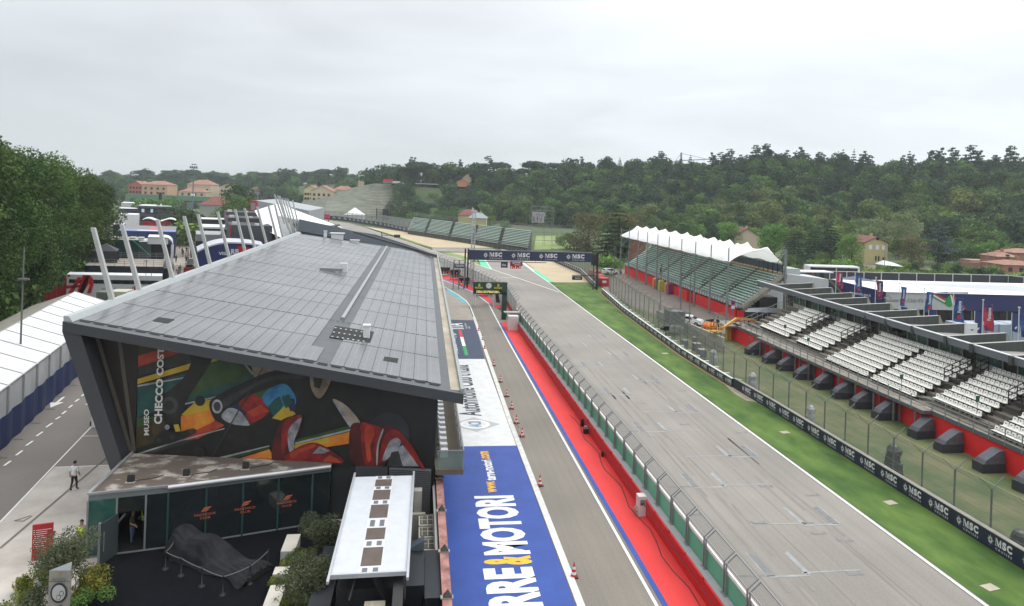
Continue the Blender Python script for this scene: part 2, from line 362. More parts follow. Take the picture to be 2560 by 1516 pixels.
gpath(mb,[G(1080,621),G(1180,622)],.3,.036);gpath(mb,[G(1194,692),G(1292,695)],.3,.036)
mb.sheet([G(1301,655),G(1312,659),G(1334,676),G(1336,682)],.042)
gline(mb,G(1146,690),G(1206,694),.25,.036);gline(mb,G(1186,677),G(1212,677),.25,.036);gline(mb,G(1140,665),G(1175,664),.2,.036)
gpath(mb,[(12.16,5),(12.16,32),(12.34,89.5),(12.53,108),(12.7,121.8),G(1200,743),G(1180,730),G(1114,703),G(1080,690)],.17,.02)
gpath(mb,[(9.12,108),(9.19,118),(8.87,124.5),G(1143,736),G(1122,723.6),G(1108,716)],.17,.02)
mb.obj("white_lines",P_white,kind='structure')
mb=MB()
mb.sheet([G(1302,652),G(1306,651),G(1334,671),G(1338,683),G(1334,673)],.05)
mb.obj("kerb",mat("kerb_red_line",C(200,90,84),.7),kind='structure')
surf("navy_lane_paint",[(1.5,81.2),(8.28,81.2),(8.85,105.5),(3.2,106)],.012,P_navy)
surf("white_lane_paint",[(1.5,53.4),(8.2,53.4),(8.28,81.2),(1.5,81.2)],.012,P_wht2)
surf("blue_lane_paint",[(1.5,5),(8.12,5),(8.2,53.4),(1.5,53.4)],.012,P_blue)
surf("pale_lane_concrete",[(3.2,106),(8.85,105.6),(9.0,118),(8.6,124),(6.3,138),(3.4,140)],.008,mat("pale_lane_concrete",C(166,158,148),.85))
surf("lane_patch_dark",[G(1171,767),G(1176.5,767.7),G(1184,790),G(1181,790)],.016,P_black)
surf("turquoise_lane_strip",[G(1116,722),G(1122,724),G(1143,737),G(1160,749),G(1170,757.5),G(1158,757),G(1136,741),G(1118,731)],.018,mat("turquoise_and_blue_paint",C(80,170,150),.7,c2=C(110,180,215),sc=.35))
mb=MB();mb.b2(8.22,8.62,5,60,0,.06);mb.obj("kerb_strip",mat("kerb_concrete",C(205,204,198),.8,c2=C(232,232,228),sc=2),kind='structure')
mb=MB()
mb.hexa([(8.22,60,0),(8.62,60,0),(9.25,108,0),(8.85,108,0),(8.22,60,.06),(8.62,60,.06),(9.25,108,.06),(8.85,108,.06)])
mb.obj("kerb_strip",MATS["kerb_concrete"],kind='structure')
surf("red_pit_walk",[(12.72,5),(14.75,5),(14.75,105),(12.85,104)],.012,P_red)
surf("blue_edge_strip",[(12.4,5),(12.72,5),(12.85,104),(12.55,104)],.014,P_blue)
surf("red_pit_walk_far",[G(1239,770),G(1256,770),G(1210,735),G(1150,700),G(1085,682),G(1085,688),G(1148,712),G(1200,738)],.012,P_red)
surf("violet_edge_far",[G(1236,770),G(1239,770),G(1200,738),G(1148,712),G(1085,688),G(1085,692),G(1146,716),G(1197,741)],.016,mat("violet_edge",C(110,104,150),.7))
def lane(x0,x1,y0,y1,z=.022):return[(x1,y0,z),(x1,y1,z),(x0,y1,z),(x0,y0,z)]
mb=MB()
text(mb,"MOTORI",lane(4.12,6.78,37.3,44.6),0,.05)
text(mb,"&",lane(4.05,6.7,36.25,37.15),1,.045)
text(mb,"TERRE",lane(3.95,6.6,30.0,36.0),0,.05)
text(mb,"www.",lane(5.15,5.75,45.1,46.9),1,.03);text(mb,"terre-motori",lane(5.15,5.9,47.0,50.6),0,.035);text(mb,".com",lane(5.2,5.85,50.7,52.3),1,.03)
text(mb,"Automobile Club d'Italia",lane(4.0,6.1,60.6,78.4),2,.018)
def ring(mb,c,r0,r1,z,mi,n=32,sy=1.0):
 for i in range(n):
  a,b=2*math.pi*i/n,2*math.pi*(i+1)/n
  mb.poly([(c[0]+r*math.cos(t),c[1]+sy*r*math.sin(t),z)for r,t in((r0,a),(r1,a),(r1,b),(r0,b))],mi)
mb.poly([(3.1,58.4,.020),(5.3,56.6,.020),(7.5,58.4,.020),(5.3,60.2,.020)],3)
ring(mb,(5.3,58.4),1.0,1.3,.026,0,sy=.85);ring(mb,(5.3,58.4),0,1.0,.024,4,sy=.85)
text(mb,"AC",lane(4.75,5.85,57.7,58.75,.03),5,.02);text(mb,"I",lane(4.75,5.85,58.85,59.05,.03),2,.02)
text(mb,"madeinitaly.gov.it",lane(4.35,5.6,84,99.5),0,.0);text(mb,"ITA",lane(4.6,6.9,98.8,103.2),0,.03)
text(mb,"ITALIAN TRADE",lane(7.2,7.45,99,103),0,.0);text(mb,"AGENCY",lane(7.6,7.85,99,101),0,.0)
for y0,y1,mi in((83.0,88,6),(88,93.4,0),(93.4,98,7)):mb.poly([(6.0,y0,.022),(6.45,y0,.022),(6.45,y1,.022),(6.0,y1,.022)],mi)
mb.obj("lane_lettering",[P_white,P_yel,mat("ink_blue_paint",C(40,46,66),.6),P_grey,mat("pale_paint",C(226,228,230),.6),mat("sky_blue_paint",C(60,130,190),.6),mat("lane_green_paint",C(40,160,90),.6),mat("lane_red_paint",C(205,50,60),.6)],kind='structure')
mb=MB()
def slot(xl,xr,yf,side,dark=0.0):
 z=.014
 mb.sheet([(xl,yf-.14),(xr,yf-.14),(xr,yf+.05),(xl,yf+.05)],z)
 for xx_ in(xl-.12,xr+.02):mb.sheet([(xx_,yf),(xx_+.1,yf),(xx_+.1,yf+2.4),(xx_,yf+2.4)],z+.001)
 lw=.42 if side<0 else .16;rw=.16 if side<0 else .42
 mb.sheet([(xl-.05,yf),(xl+lw,yf),(xl+lw,yf+2.2),(xl-.05,yf+2.3)],z,0 if lw<.3 else 1)
 mb.sheet([(xr-rw,yf),(xr+.05,yf),(xr+.05,yf+2.3),(xr-rw,yf+2.2)],z,0 if rw<.3 else 1)
 if side<0:gline(mb,(xr-.3,yf+.22),(xr+3.2,yf+.25),.12,z);gline(mb,(xl-1.6,yf+.12),(xl,yf+.12),.14,z,1)
 else:gline(mb,(xl-3.4,yf+.25),(xl+.3,yf+.22),.13,z);gline(mb,(xl,yf+.2),(xl+.8,yf+.2),.12,z,1)
for i,(x,y,s)in enumerate([(1920,1442,-1),(2010,1313,1),(1733,1219,-1),(1823,1143,1),(1602,1080,-1),(1688,1031,1),(1520,987,-1),(1597,951.5,1),(1460,917,-1),(1530,890,1),(1425,868,-1),(1480,846,1)]):
 p=G(x,y);slot(p[0],p[0]+2.35,p[1],s)
for x,y in((2118,1438),(1880,1310),(2095,1354),(1720,1288),(2016,1240),(1595,1156),(1700,1062),(1842,1083),(1590,1010),(1695,978),(1900,1218),(1380,822),(2030,1336)):
 p=G(x,y);gline(mb,p,(p[0]+1.0,p[1]),.16,.014,1);gline(mb,(p[0]+.1,p[1]),(p[0]+.1,p[1]+.3),.12,.0145,1);gline(mb,(p[0]+.9,p[1]),(p[0]+.9,p[1]+.3),.12,.0145,1)
mb.obj("grid_markings",[P_ghost,mat("dark_overpaint",C(112,112,114),.75,c2=C(140,140,142),sc=2)],kind='structure')
mb=MB()
for x in(18.6,22.2,25.6):gpath(mb,[(x,20),(x+.03,60),(x-.03,100),(x,135)],.03,.0115)
tr=random.Random(3)
for k in range(18):
 x=tr.uniform(16,27.5);y=tr.uniform(28,125);L_=tr.uniform(4,22);dx=tr.uniform(-.25,.25)
 gpath(mb,[(x,y),(x+dx*.5,y+L_/2),(x+dx*1.6,y+L_)],tr.uniform(.06,.2),.0118,1+(k%3==0))
for x,y in((1920,1442),(2010,1313),(1733,1219),(1823,1143),(1602,1080),(1688,1031),(1520,987),(1597,951.5)):
 p=G(x,y)
 for dx in(.35,1.75):L_=tr.uniform(7,16);gpath(mb,[(p[0]+dx,p[1]-1.5),(p[0]+dx+.05,p[1]+L_*.5),(p[0]+dx+.2,p[1]+L_)],.2,.0119,2)
 gpath(mb,[(p[0]+1,p[1]-9),(p[0]+1.1,p[1]-4),(p[0]+1.2,p[1]-1)],.25,.0119,2)
for cx_,cy_,r_,a0,a1 in((19.5,96,5.5,.2,2.6),(21,101,6.5,.1,2.4),(23.5,92,7,.6,2.9)):
 gpath(mb,[(cx_+r_*math.cos(a0+(a1-a0)*t/12),cy_+r_*1.6*math.sin(a0+(a1-a0)*t/12))for t in range(13)],.16,.0122,1)
mb.obj("tyre_marks",[mat("asphalt_joint",C(124,115,108),.8),mat("rubber_trace",C(138,131,124),.8,c2=C(150,142,133),sc=3),mat("fresh_rubber",C(128,122,116),.8,c2=C(150,144,137),sc=.6,det=8,stretch=(4,.5,1))],kind='structure')
mb=MB()
for x,y in((2330,1258),(2475,1470),(1962,1082),(1663,884.5),(2226,1258)):
 p=G(x,y);mb.box((p[0],p[1],.01),(.8,.55,.03),0,.2)
mb.obj("inspection_cover",mat("pale_cover",C(190,180,160),.8),kind='structure')
surf("barrier_foot_strip",[(33.3,69),(33.9,69),(33.8,84),(34.6,98),(35.6,115),(37.8,138),(37.3,138),(35.0,115),(34.0,98),(33.2,84)],.016,mat("dry_earth_strip",C(168,140,106),.95))
surf("bare_patch",[(33.0,64.5),(33.9,64),(33.9,69.5),(33.3,70),(32.9,67)],.020,mat("worn_patch",C(180,168,150),.95))
surf("bank",[(35.2,5),(46,5),(46,95),(44,99),(41,112),(38.9,122),(37.2,116),(36,100),(34.8,84),(35.2,62)],.02,G_bank)
surf("stand_service_road",[(40,112),(44,99),(47,95),(120,95),(120,60),(200,60),(240,130),(150,215),(60,190),(41,150),(39,138),(38.9,122)],.0,mat("service_road",C(118,108,100),.9,c2=C(140,130,120),sc=.3))
surf("mid_infield",[G(1340,590),G(1440,590),G(1440,622),G(1335,625)],.02,G_far)
M_dark=flat("anthracite_metal",58,60,64,.45,sc=.6)
M_dark2=flat("near_black_wall",22,22,24,.6)
M_fasc=flat("charcoal_fascia",66,69,74,.4,sc=.5)
M_steel=flat("galvanised_steel",150,154,156,.45,metal=.3)
M_mast=mat("pale_grey_mast",C(196,198,196),.5,var=.12,sc=2,stretch=(1,1,.4))
M_white=flat("white_sheet_metal",232,234,236,.5)
M_glassd=mat("dark_glass",(.012,.016,.018),.08,var=.3,sc=.4,spec=.7)
M_glassg=mat("green_tinted_glass",C(50,92,84),.06,var=.2,sc=.3,spec=.8)
M_glassc=mat("clear_rail_glass",C(120,150,145),.1,var=.1,alpha=.35)
M_red=flat("red_plastic",214,44,40,.4)
M_black=flat("black_rubber",24,24,26,.6)
M_concr=mat("cast_concrete",C(150,146,138),.85,c2=C(184,180,170),sc=.8,det=8)
M_navy=flat("navy_panel",26,34,66,.5)
FL,FR,BR,BL=Vector((-20.62,43.28,11.5)),Vector((2.9,39.95,8.1)),Vector((3.44,128.04,8.1)),Vector((-21.1,124.15,11.5))
RN=(FR-FL).cross(BL-FL).normalized()
if RN.z<0:RN=-RN
CAMV=Vector((0,0,H))
def ray(x,y):return WD(x,y,1.0)-CAMV
def onplane(x,y,p0,n):d=ray(x,y);return CAMV+d*((p0-CAMV).dot(n)/d.dot(n))
def RP(x,y,h=0.0):return onplane(x,y,FL,RN)+RN*h
def Ruv(u,v,h=0.0):return bil([FL,FR,BR,BL],u,v)+RN*h
def solar_mat():
 m=bpy.data.materials.new("solar_panel_glass");m.use_nodes=True;t=m.node_tree;n=t.nodes;l=t.links;b=n["Principled BSDF"]
 g=n.new("ShaderNodeNewGeometry");mp_=n.new("ShaderNodeMapping");mp_.inputs['Rotation'].default_value=(0,0,math.radians(0.3));l.new(g.outputs['Position'],mp_.inputs[0])
 sp_=n.new("ShaderNodeSeparateXYZ");l.new(mp_.outputs[0],sp_.inputs[0]);ma=n.new("ShaderNodeMath");ma.operation='MULTIPLY_ADD';ma.inputs[1].default_value=.1416;l.new(sp_.outputs[0],ma.inputs[0]);l.new(sp_.outputs[1],ma.inputs[2]);cb_=n.new("ShaderNodeCombineXYZ");l.new(sp_.outputs[0],cb_.inputs[0]);l.new(ma.outputs[0],cb_.inputs[1]);br=n.new("ShaderNodeTexBrick");br.offset=0;br.inputs['Scale'].default_value=1.0;br.inputs['Brick Width'].default_value=.82;br.inputs['Row Height'].default_value=.55
 br.inputs['Mortar Size'].default_value=.02;br.inputs['Color1'].default_value=(*C(116,117,119),1);br.inputs['Color2'].default_value=(*C(119,120,122),1);br.inputs['Mortar'].default_value=(*C(138,139,141),1)
 l.new(cb_.outputs[0],br.inputs['Vector'])
 nz=n.new("ShaderNodeTexNoise");nz.inputs['Scale'].default_value=.16;nz.inputs['Detail'].default_value=5;l.new(g.outputs['Position'],nz.inputs['Vector'])
 mr=n.new("ShaderNodeMapRange");mr.inputs['From Min'].default_value=.3;mr.inputs['From Max'].default_value=.7;mr.inputs['To Min'].default_value=.78;mr.inputs['To Max'].default_value=1.14;l.new(nz.outputs[0],mr.inputs[0])
 v=n.new("ShaderNodeVectorMath");v.operation='SCALE';l.new(br.outputs[0],v.inputs[0]);l.new(mr.outputs[0],v.inputs['Scale']);l.new(v.outputs[0],b.inputs['Base Color'])
 b.inputs['Roughness'].default_value=.22;b.inputs['Specular IOR Level'].default_value=.55
 n3=n.new("ShaderNodeTexNoise");n3.inputs['Scale'].default_value=.5;l.new(g.outputs['Position'],n3.inputs['Vector'])
 r3=n.new("ShaderNodeMapRange");r3.inputs['To Min'].default_value=.12;r3.inputs['To Max'].default_value=.26;l.new(n3.outputs[0],r3.inputs[0]);l.new(r3.outputs[0],b.inputs['Roughness'])
 MATS["solar"]=m;return m
M_solar=solar_mat()
M_corr=mat("corrugated_dark_roof",C(74,78,82),.5,c2=C(92,96,100),sc=1,stretch=(1,9,1),det=1)
mus=thing("museum_building","long museum building with a sloping solar panel roof and a painted end wall","building",(-9,42,0))
UZ=lambda X:11.5-(X+20.62)*(3.4/23.52)
mb=MB()
A0,A1=Vector((-16.73,44.36,0)),Vector((1.39,41.4,0))
def up(p,z):return Vector((p[0],p[1],z))
back0,back1=Vector((-16.9,123.5,0)),Vector((1.9,127,0))
mb.hexa([A0,A1,back1,back0,up(A0,UZ(-16.7)-.58),up(A1,UZ(1.4)-.58),up(back1,UZ(1.9)-.58),up(back0,UZ(-16.9)-.58)])
mb.obj("wall",flat("black_render",20,20,22,.7),mus)
mb=MB()
th=Vector((0,0,-.6))
mb.hexa([FL+th,FR+th,BR+th,BL+th,FL,FR,BR,BL],0,1)
mb.obj("roof",[M_fasc,M_corr],mus)
mb=MB()
wl0,wl1=Vector((-16.75,43.3,0)),Vector((-16.9,124,0))
mb.hexa([wl0,wl0+Vector((.75,0,0)),wl1+Vector((.75,0,0)),wl1,FL+th,FL+th+Vector((1.0,0,-.1)),BL+th+Vector((1.0,0,-.1)),BL+th])
mb.obj("leaning_side_wall",M_fasc,mus)
mb=MB()
for X,dx in((-19.3,2.3),(-18.0,1.2)):
 mb.beam((X,44.7,UZ(X)-.8),(X+dx,44.45,3.4),.22,.25)
mb.obj("recess_rib",flat("brown_grey_rib",84,76,68,.5),mus)
mb=MB()
mb.poly([(-20.0,44.85,UZ(-20)-.78),(-16.8,44.42,UZ(-16.8)-.78),(-16.8,44.42,.1),(-17.4,44.5,3)])
mb.obj("recess_wall",flat("dark_brown_recess",34,28,24,.6),mus)
mb=MB();ncol,nrow=26,13
skip=set()
hole=[[(380,805),(396,795.6),(437,801.5),(419,811)],[(798,673),(810,663),(868,671),(860,682)],[(823,846),(838,817),(935,832),(925,860)],[(957,904),(961,894),(996,899),(993,910)]]
U0,U1=.022,.945
for i in range(ncol):
 for j in range(nrow):
  u0=U0+(U1-U0)*i/ncol;u1=U0+(U1-U0)*(i+1)/ncol
  v0=.012+.962*j/nrow;v1=.012+.962*(j+1)/nrow
  g1=.0009 if i%2==0 else .0003;g2=.0006
  if 15.5<=i<17.5:continue
  mb.poly([Ruv(u0+g1,v0+g2,.05),Ruv(u1-g1,v0+g2,.05),Ruv(u1-g1,v1-g2,.05),Ruv(u0+g1,v1-g2,.05)])
mb.poly([Ruv(U0+(U1-U0)*16/ncol,.014,.05),Ruv(U0+(U1-U0)*17/ncol,.014,.05),Ruv(U0+(U1-U0)*17/ncol,.055,.05),Ruv(U0+(U1-U0)*16/ncol,.055,.05)])
for h_ in hole:m_=MB();m_.poly([RP(*p,.07)for p in h_]);m_.obj("missing_panel",flat("black_gap",26,27,29,.8),mus)
for a,b in(((764,625),(812.6,598)),((1014.8,673.5),(1025.6,635.8)),((812,598),(795,596)),((1026,636),(1041,639))):
 p,q=RP(*a,.07),RP(*b,.07);d=(q-p).normalized().cross(RN)*.14;mb.poly([p-d,q-d,q+d,p+d],1)
for k in range(1,nrow):
 v=.012+.962*k/nrow
 for i in range(0,ncol*2):
  if k%2:continue
  u0=U0+(U1-U0)*i/ncol/2;mb.poly([Ruv(u0+.003,v-.0007,.062),Ruv(u0+.014,v-.0007,.062),Ruv(u0+.014,v+.0007,.062),Ruv(u0+.003,v+.0007,.062)],1)
for i in range(ncol):
 u0=U0+(U1-U0)*i/ncol;mb.poly([Ruv(u0+.005,.0082,.04),Ruv(u0+.031,.0082,.04),Ruv(u0+.031,.0122,.06),Ruv(u0+.005,.0122,.06)],1)
mb.obj("solar_panels",[M_solar,flat("black_gap",26,27,29,.8)],mus)
mb=MB()
um=U0+(U1-U0)*17.05/ncol
mb.hexa([*[Ruv(um+s_*.0055,v_,h_)for h_ in(.02,.22)for s_,v_ in((-1,.17),(1,.17),(1,.985),(-1,.985))]])
mb.obj("cable_tray",flat("pale_tray",158,162,165,.5),mus)
mb=MB()
for i in range(7):
 for j in range(3):
  p=RP(838+i*13-j*4,826+i*2+j*11,.16);mb.box((p.x,p.y,p.z),(.12,.12,.04))
mb.obj("roof_bracket",M_white,mus)
mb=MB()
mb.hexa([FR+Vector((-.75,.5,.05)),FR+Vector((-.18,.5,.0)),BR+Vector((-.18,0,0)),BR+Vector((-.75,0,.05)),FR+Vector((-.75,.5,.13)),FR+Vector((-.18,.5,.08)),BR+Vector((-.18,0,.08)),BR+Vector((-.75,0,.13))])
mb.obj("gutter",mat("rusty_gutter",C(136,126,108),.7,c2=C(196,186,168),sc=.5,det=8,stretch=(1,.4,1)),mus)
mb=MB();mb.hexa([FR+Vector((-.18,.2,-.1)),FR+Vector((.06,.2,-.1)),BR+Vector((.06,0,-.1)),BR+Vector((-.18,0,-.1)),FR+Vector((-.16,.2,.26)),FR+Vector((.04,.2,.26)),BR+Vector((.04,0,.26)),BR+Vector((-.16,0,.26))])
mb.obj("roof_edge_rail",flat("grey_flashing",158,164,166,.4),mus)
mb=MB();mb.hexa([FL+Vector((0,.1,0)),FL+Vector((.5,.1,-.05)),BL+Vector((.5,0,-.05)),BL,FL+Vector((0,.1,.32)),FL+Vector((.3,.1,.28)),BL+Vector((.3,0,.28)),BL+Vector((0,0,.32))])
mb.obj("parapet",flat("pale_parapet",176,182,184,.4),mus)
def roofbox(px,py,d,m=M_white,cap=True):
 p=RP(px,py,0);mb=MB();mb.box((p.x,p.y,p.z-.1),(d[0],d[1],d[2]+.1))
 if cap:mb.box((p.x,p.y,p.z+d[2]),(d[0]*1.25,d[1]*1.25,.1))
 mb.obj("roof_vent",m,mus)
roofbox(916,846,(.45,.45,.9));roofbox(859,681,(.9,.7,1.1),cap=False)
roofbox(843,598,(2.0,1.4,1.0));roofbox(887,607,(1.4,.8,.4));roofbox(813,594,(.5,.5,1.1))
p=RP(828,680,.1);mb=MB();mb.box((p.x,p.y,p.z),(2.6,.7,.35),0,-.12);mb.obj("roof_duct",M_steel,mus)
mb=MB();mb.b2(1.42,1.5,42.2,46.5,3.7,6.9);mb.obj("corner_glazing",M_glassg,mus)
mb=MB();mb.b2(1.4,3.15,41.6,120,3.0,3.3,0);mb.b2(1.45,3.1,40.9,41.6,3.0,3.3);mb.obj("balcony_floor",mat("brown_deck",C(104,94,82),.8,var=.15,sc=1),mus)
mb=MB()
for y in np.arange(41.0,120,1.6):mb.tube((3.1,y,3.3),(3.1,y,4.4),.03,n=4)
mb.beam((3.1,41,4.4),(3.1,120,4.4),.08,.06);mb.beam((1.5,41,4.4),(3.1,41,4.4),.06,.06);mb.tube((1.6,41,3.3),(1.6,41,4.4),.03,n=4)
mb.obj("balcony_rail",M_steel,mus)
mb=MB();mb.b2(3.06,3.08,41,120,3.35,4.35);mb.b2(1.5,3.06,41.0,41.02,3.35,4.35);mb.obj("rail_glass",M_glassc,mus)
mb=MB();mb.box((0,0,0),(.5,.45,.45));mb.box((-.22,0,.4),(.08,.45,.45));bs0=mb.obj("balcony_seat",M_white,None,cat=None);bs0.parent=mus
for k_,y in enumerate(np.arange(43,70,1.0)):
 c=bs0 if k_==0 else bs0.copy()
 if k_:COL.objects.link(c);c.parent=mus
 c.location=(2.0+9,y-42,3.3)
mb=MB();mb.b2(-3.3,-1.4,41.6,41.95,0,3.2)
mb.obj("lower_post",M_fasc,mus)
mb=MB()
for k in range(22):
 z=.55+k*.12;y=lambda X:41.4+(1.39-X)*.163
 mb.hexa([(-1.3,y(-1.3)-.22,z),(1.2,y(1.2)-.22,z),(1.2,y(1.2)-.05,z+.06),(-1.3,y(-1.3)-.05,z+.06),(-1.3,y(-1.3)-.22,z+.03),(1.2,y(1.2)-.22,z+.03),(1.2,y(1.2)-.05,z+.11),(-1.3,y(-1.3)-.05,z+.11)])
mb.obj("louvres",flat("grey_louvre",92,95,98,.5),mus)
mb=MB();mb.b2(-1.4,1.4,40.9,41.3,0,.5);mb.obj("plinth",M_concr,mus)
WN=(A1-A0).cross(Vector((0,0,1))).normalized()
if WN.y>0:WN=-WN
def mz(zx,zy,k):return onplane(320+zx/2.848,830+zy/2.848,A0,WN)+WN*(.03+.006*k)
def circ(cx_,cy_,r,n=28,ry=None):return[(cx_+r*math.cos(2*math.pi*i/n),cy_+(ry or r)*math.sin(2*math.pi*i/n))for i in range(n)]
def mm(name,a,b,sc=.8):return mat(name,C(*a),.55,c2=C(*b),sc=sc,det=6,thr=(.35,.66))
MC=dict(k=mm("mural_black",(12,12,13),(30,28,28)),o=mm("mural_orange",(196,92,30),(216,150,44)),r=mm("mural_red_orange",(150,42,24),(190,76,40)),y=mm("mural_yellow",(168,138,30),(200,170,50)),t=mm("mural_teal",(12,52,54),(26,84,80)),g=mm("mural_green",(30,58,30),(58,86,40)),w=mm("mural_grey_white",(120,128,128),(176,180,178)),d=mm("mural_dark_grey",(34,36,38),(60,62,64)),b=mm("mural_blue",(22,70,130),(60,150,180)),c=mm("mural_crimson",(84,14,16),(158,34,32),1.2),m=mm("mural_maroon",(40,8,10),(90,20,20)),e=mm("mural_beige",(120,100,84),(170,160,148)),n=mm("mural_navy",(16,26,56),(30,52,96)),p=mm("mural_olive_brown",(44,36,16),(74,62,28)),s=mm("mural_silver",(96,98,104),(170,172,178),1.6),h=mm("mural_haze",(24,26,32),(46,50,60),.4))
MK=list(MC)
ML=[('k',[(75,40),(600,120),(1300,220),(2207,380),(2180,957),(60,872)]),('p',[(75,95),(330,100),(75,170)]),('r',[(75,170),(300,105),(425,128),(75,252)]),('d',[(75,252),(425,128),(455,215),(75,310)]),('y',[(70,335),(450,222),(432,268),(70,372)]),('t',[(70,392),(430,290),(800,190),(890,300),(900,395),(420,500),(65,605)]),('g',[(550,210),(800,195),(880,300),(800,350),(600,400),(440,460)]),('y',[(560,200),(620,165),(710,180),(600,215)]),('w',[(70,378),(500,305),(500,312),(70,392)]),('w',[(400,508),(900,395),(900,405),(400,520)]),('w',[(800,193),(815,193),(900,300),(885,305)]),('e',[(880,235),(985,222),(1230,262),(900,330)]),('p',[(65,610),(260,595),(270,760),(62,830)]),('g',[(65,610),(200,600),(150,650),(65,680)]),('y',[(380,590),(480,500),(600,478),(600,560),(470,610)]),('o',[(380,600),(600,548),(640,610),(560,690),(380,740)]),('r',[(450,715),(640,625),(690,665),(500,760),(400,770)]),('w',[(60,866),(370,768),(690,682),(690,690),(370,780),(60,876)]),('d',[(60,876),(370,782),(500,752),(430,790),(62,890)]),('k',[(520,148),(622,165),(412,500),(370,505),(250,450),(380,350)]),('k',circ(312,520,100)),('d',circ(300,522,62)),('k',circ(298,522,34)),('k',circ(517,488,37)),('w',[(650,890),(1010,805),(1010,812),(700,893)]),('g',[(720,893),(1010,814),(1010,826),(770,893)]),('o',[(800,897),(1010,832),(1050,900)]),('g',[(1180,770),(1560,670),(1585,690),(1190,786)]),('w',[(1190,786),(1585,688),(1590,700),(1190,800)]),('o',[(1180,804),(1590,706),(1592,790),(1200,850)]),('y',[(1180,806),(1440,745),(1430,790),(1190,825)]),('k',[(585,500),(640,450),(800,370),(1000,285),(1180,258),(1325,285),(1330,400),(1290,560),(1190,610),(1000,655),(790,670),(650,640),(600,580)]),('d',[(650,500),(830,400),(1010,318),(1200,300),(1290,312),(1250,330),(1020,345),(840,430),(690,540)]),('s',circ(640,528,38,ry=50)),('d',circ(640,528,24,ry=34)),('n',[(700,560),(780,500),(900,660),(760,660)]),('s',[(670,600),(720,540),(800,560),(862,640),(860,664),(740,650)]),('c',[(790,505),(910,432),(990,480),(1020,560),(880,650),(840,570)]),('r',[(850,570),(950,515),(1010,560),(900,600)]),('g',[(910,435),(1030,388),(1000,440),(930,470)]),('b',[(960,460),(1030,390),(1130,370),(1200,470),(1170,560),(1080,600),(1000,530)]),('t',[(1000,530),(1080,440),(1110,520),(1050,610)]),('y',[(1030,610),(1130,515),(1200,580),(1110,630)]),('n',[(1130,480),(1190,470),(1200,560),(1160,560)]),('e',[(1310,288),(1445,302),(1425,400),(1365,472),(1310,400)]),('p',[(1320,300),(1400,300),(1370,400),(1330,390)]),('e',[(1462,482),(1500,484),(1580,540),(1660,650),(1590,672),(1545,590)]),('s',[(1470,500),(1480,500),(1560,600),(1592,672),(1580,672)]),('h',circ(1860,720,150)),('h',circ(2080,400,110,ry=60)),('m',[(1030,905),(1080,650),(1190,590),(1245,590),(1230,700),(1180,800),(1170,905)]),('c',[(1100,880),(1110,650),(1200,595),(1242,600),(1180,680),(1150,760)]),('s',[(1150,690),(1240,605),(1215,700),(1190,770),(1180,870),(1150,830)]),('c',[(1130,912),(1190,830),(1320,782),(1440,830),(1530,928)]),('s',[(1320,860),(1370,808),(1440,840),(1400,860)]),('r',[(1390,915),(1440,870),(1500,900),(1525,928)]),('m',[(1590,665),(1700,650),(1800,660),(1930,700),(1830,940),(1605,932)]),('c',[(1660,660),(1740,655),(1815,690),(1780,800),(1770,935),(1690,930)]),('r',[(1690,690),(1740,670),(1760,720),(1730,800),(1735,900),(1705,900)]),('m',[(1640,700),(1665,690),(1660,900),(1630,910)]),('r',[(1870,715),(1930,712),(2000,810),(2060,900),(2030,900),(1950,780),(1880,740)]),('r',[(1160,860),(1220,830),(1330,792),(1330,815),(1240,850),(1180,895)]),('b',[(1020,400),(1090,380),(1120,430),(1060,470)]),('t',[(1100,460),(1150,440),(1180,500),(1130,540)]),('w',[(1815,690),(1822,700),(1790,800),(1782,930),(1772,930),(1778,800)]),('c',[(1800,930),(1810,790),(1860,700),(1930,700),(2020,800),(2112,955),(2085,953),(1960,790),(1900,750)]),('s',[(1815,900),(1870,770),(1930,755),(1940,800),(1850,900)]),('s',[(1900,830),(1960,800),(2075,950),(1880,948)]),('d',[(1880,850),(1930,840),(1960,948),(1850,945)]),('d',[(982,222),(988,224),(605,892),(598,890)]),('d',circ(520,853,34)),('k',circ(520,853,30)),('k',[(200,780),(220,730),(290,690),(360,710),(470,680),(482,715),(300,790)]),('y',[(335,655),(370,650),(385,700),(350,705)]),('d',circ(460,700,18)),('d',circ(325,740,18)),('d',circ(230,765,16)),('s',circ(290,672,18))]
mb=MB()
hel=next(i for i,q in enumerate(ML)if q[1][0]==(585,500))
def smooth(P,n=4):
 o=[]
 for i in range(len(P)):
  a,b,c,d=(Vector(P[(i+j)%len(P)])for j in(-1,0,1,2))
  for t in range(n):
   t/=n;o.append(tuple(.5*(2*b+(c-a)*t+(2*a-5*b+4*c-d)*t*t+(3*b-a-3*c+d)*t**3)))
 return o
for k_,(c_,pts)in enumerate(ML):mb.poly([mz(*p,k_*.35)for p in(smooth(pts)if k_>=hel and 4<len(pts)<16 else pts)],MK.index(c_))
wt=len(MK)
kk=len(ML)*.35+2
text(mb,"MUSEO",[mz(163,728,kk),mz(163,545,kk),mz(127,545,kk),mz(127,728,kk)],wt,.02)
text(mb,"CHECCO COSTA",[mz(255,648,kk),mz(272,52,kk),mz(228,52,kk),mz(197,648,kk)],wt,.035)
mb.obj("painted_wall",[MC[k_]for k_ in MK]+[flat("sign_white",214,212,208,.5)],mus)
MASTS=[((233,569.6),(283,760)),((304.6,561.5),(350.5,735)),((393.6,549.4),(432.7,703)),((460,540.8),(496,678)),((494.7,536),(527,667)),((544,529.7),(574.3,649.5)),((587.8,523.8),(613.4,633.3)),((611,520.5),(637.6,622.5)),((642.7,517),(667,612)),((671,514.5),(694,602.5)),((687,512),(707.4,595.7))]
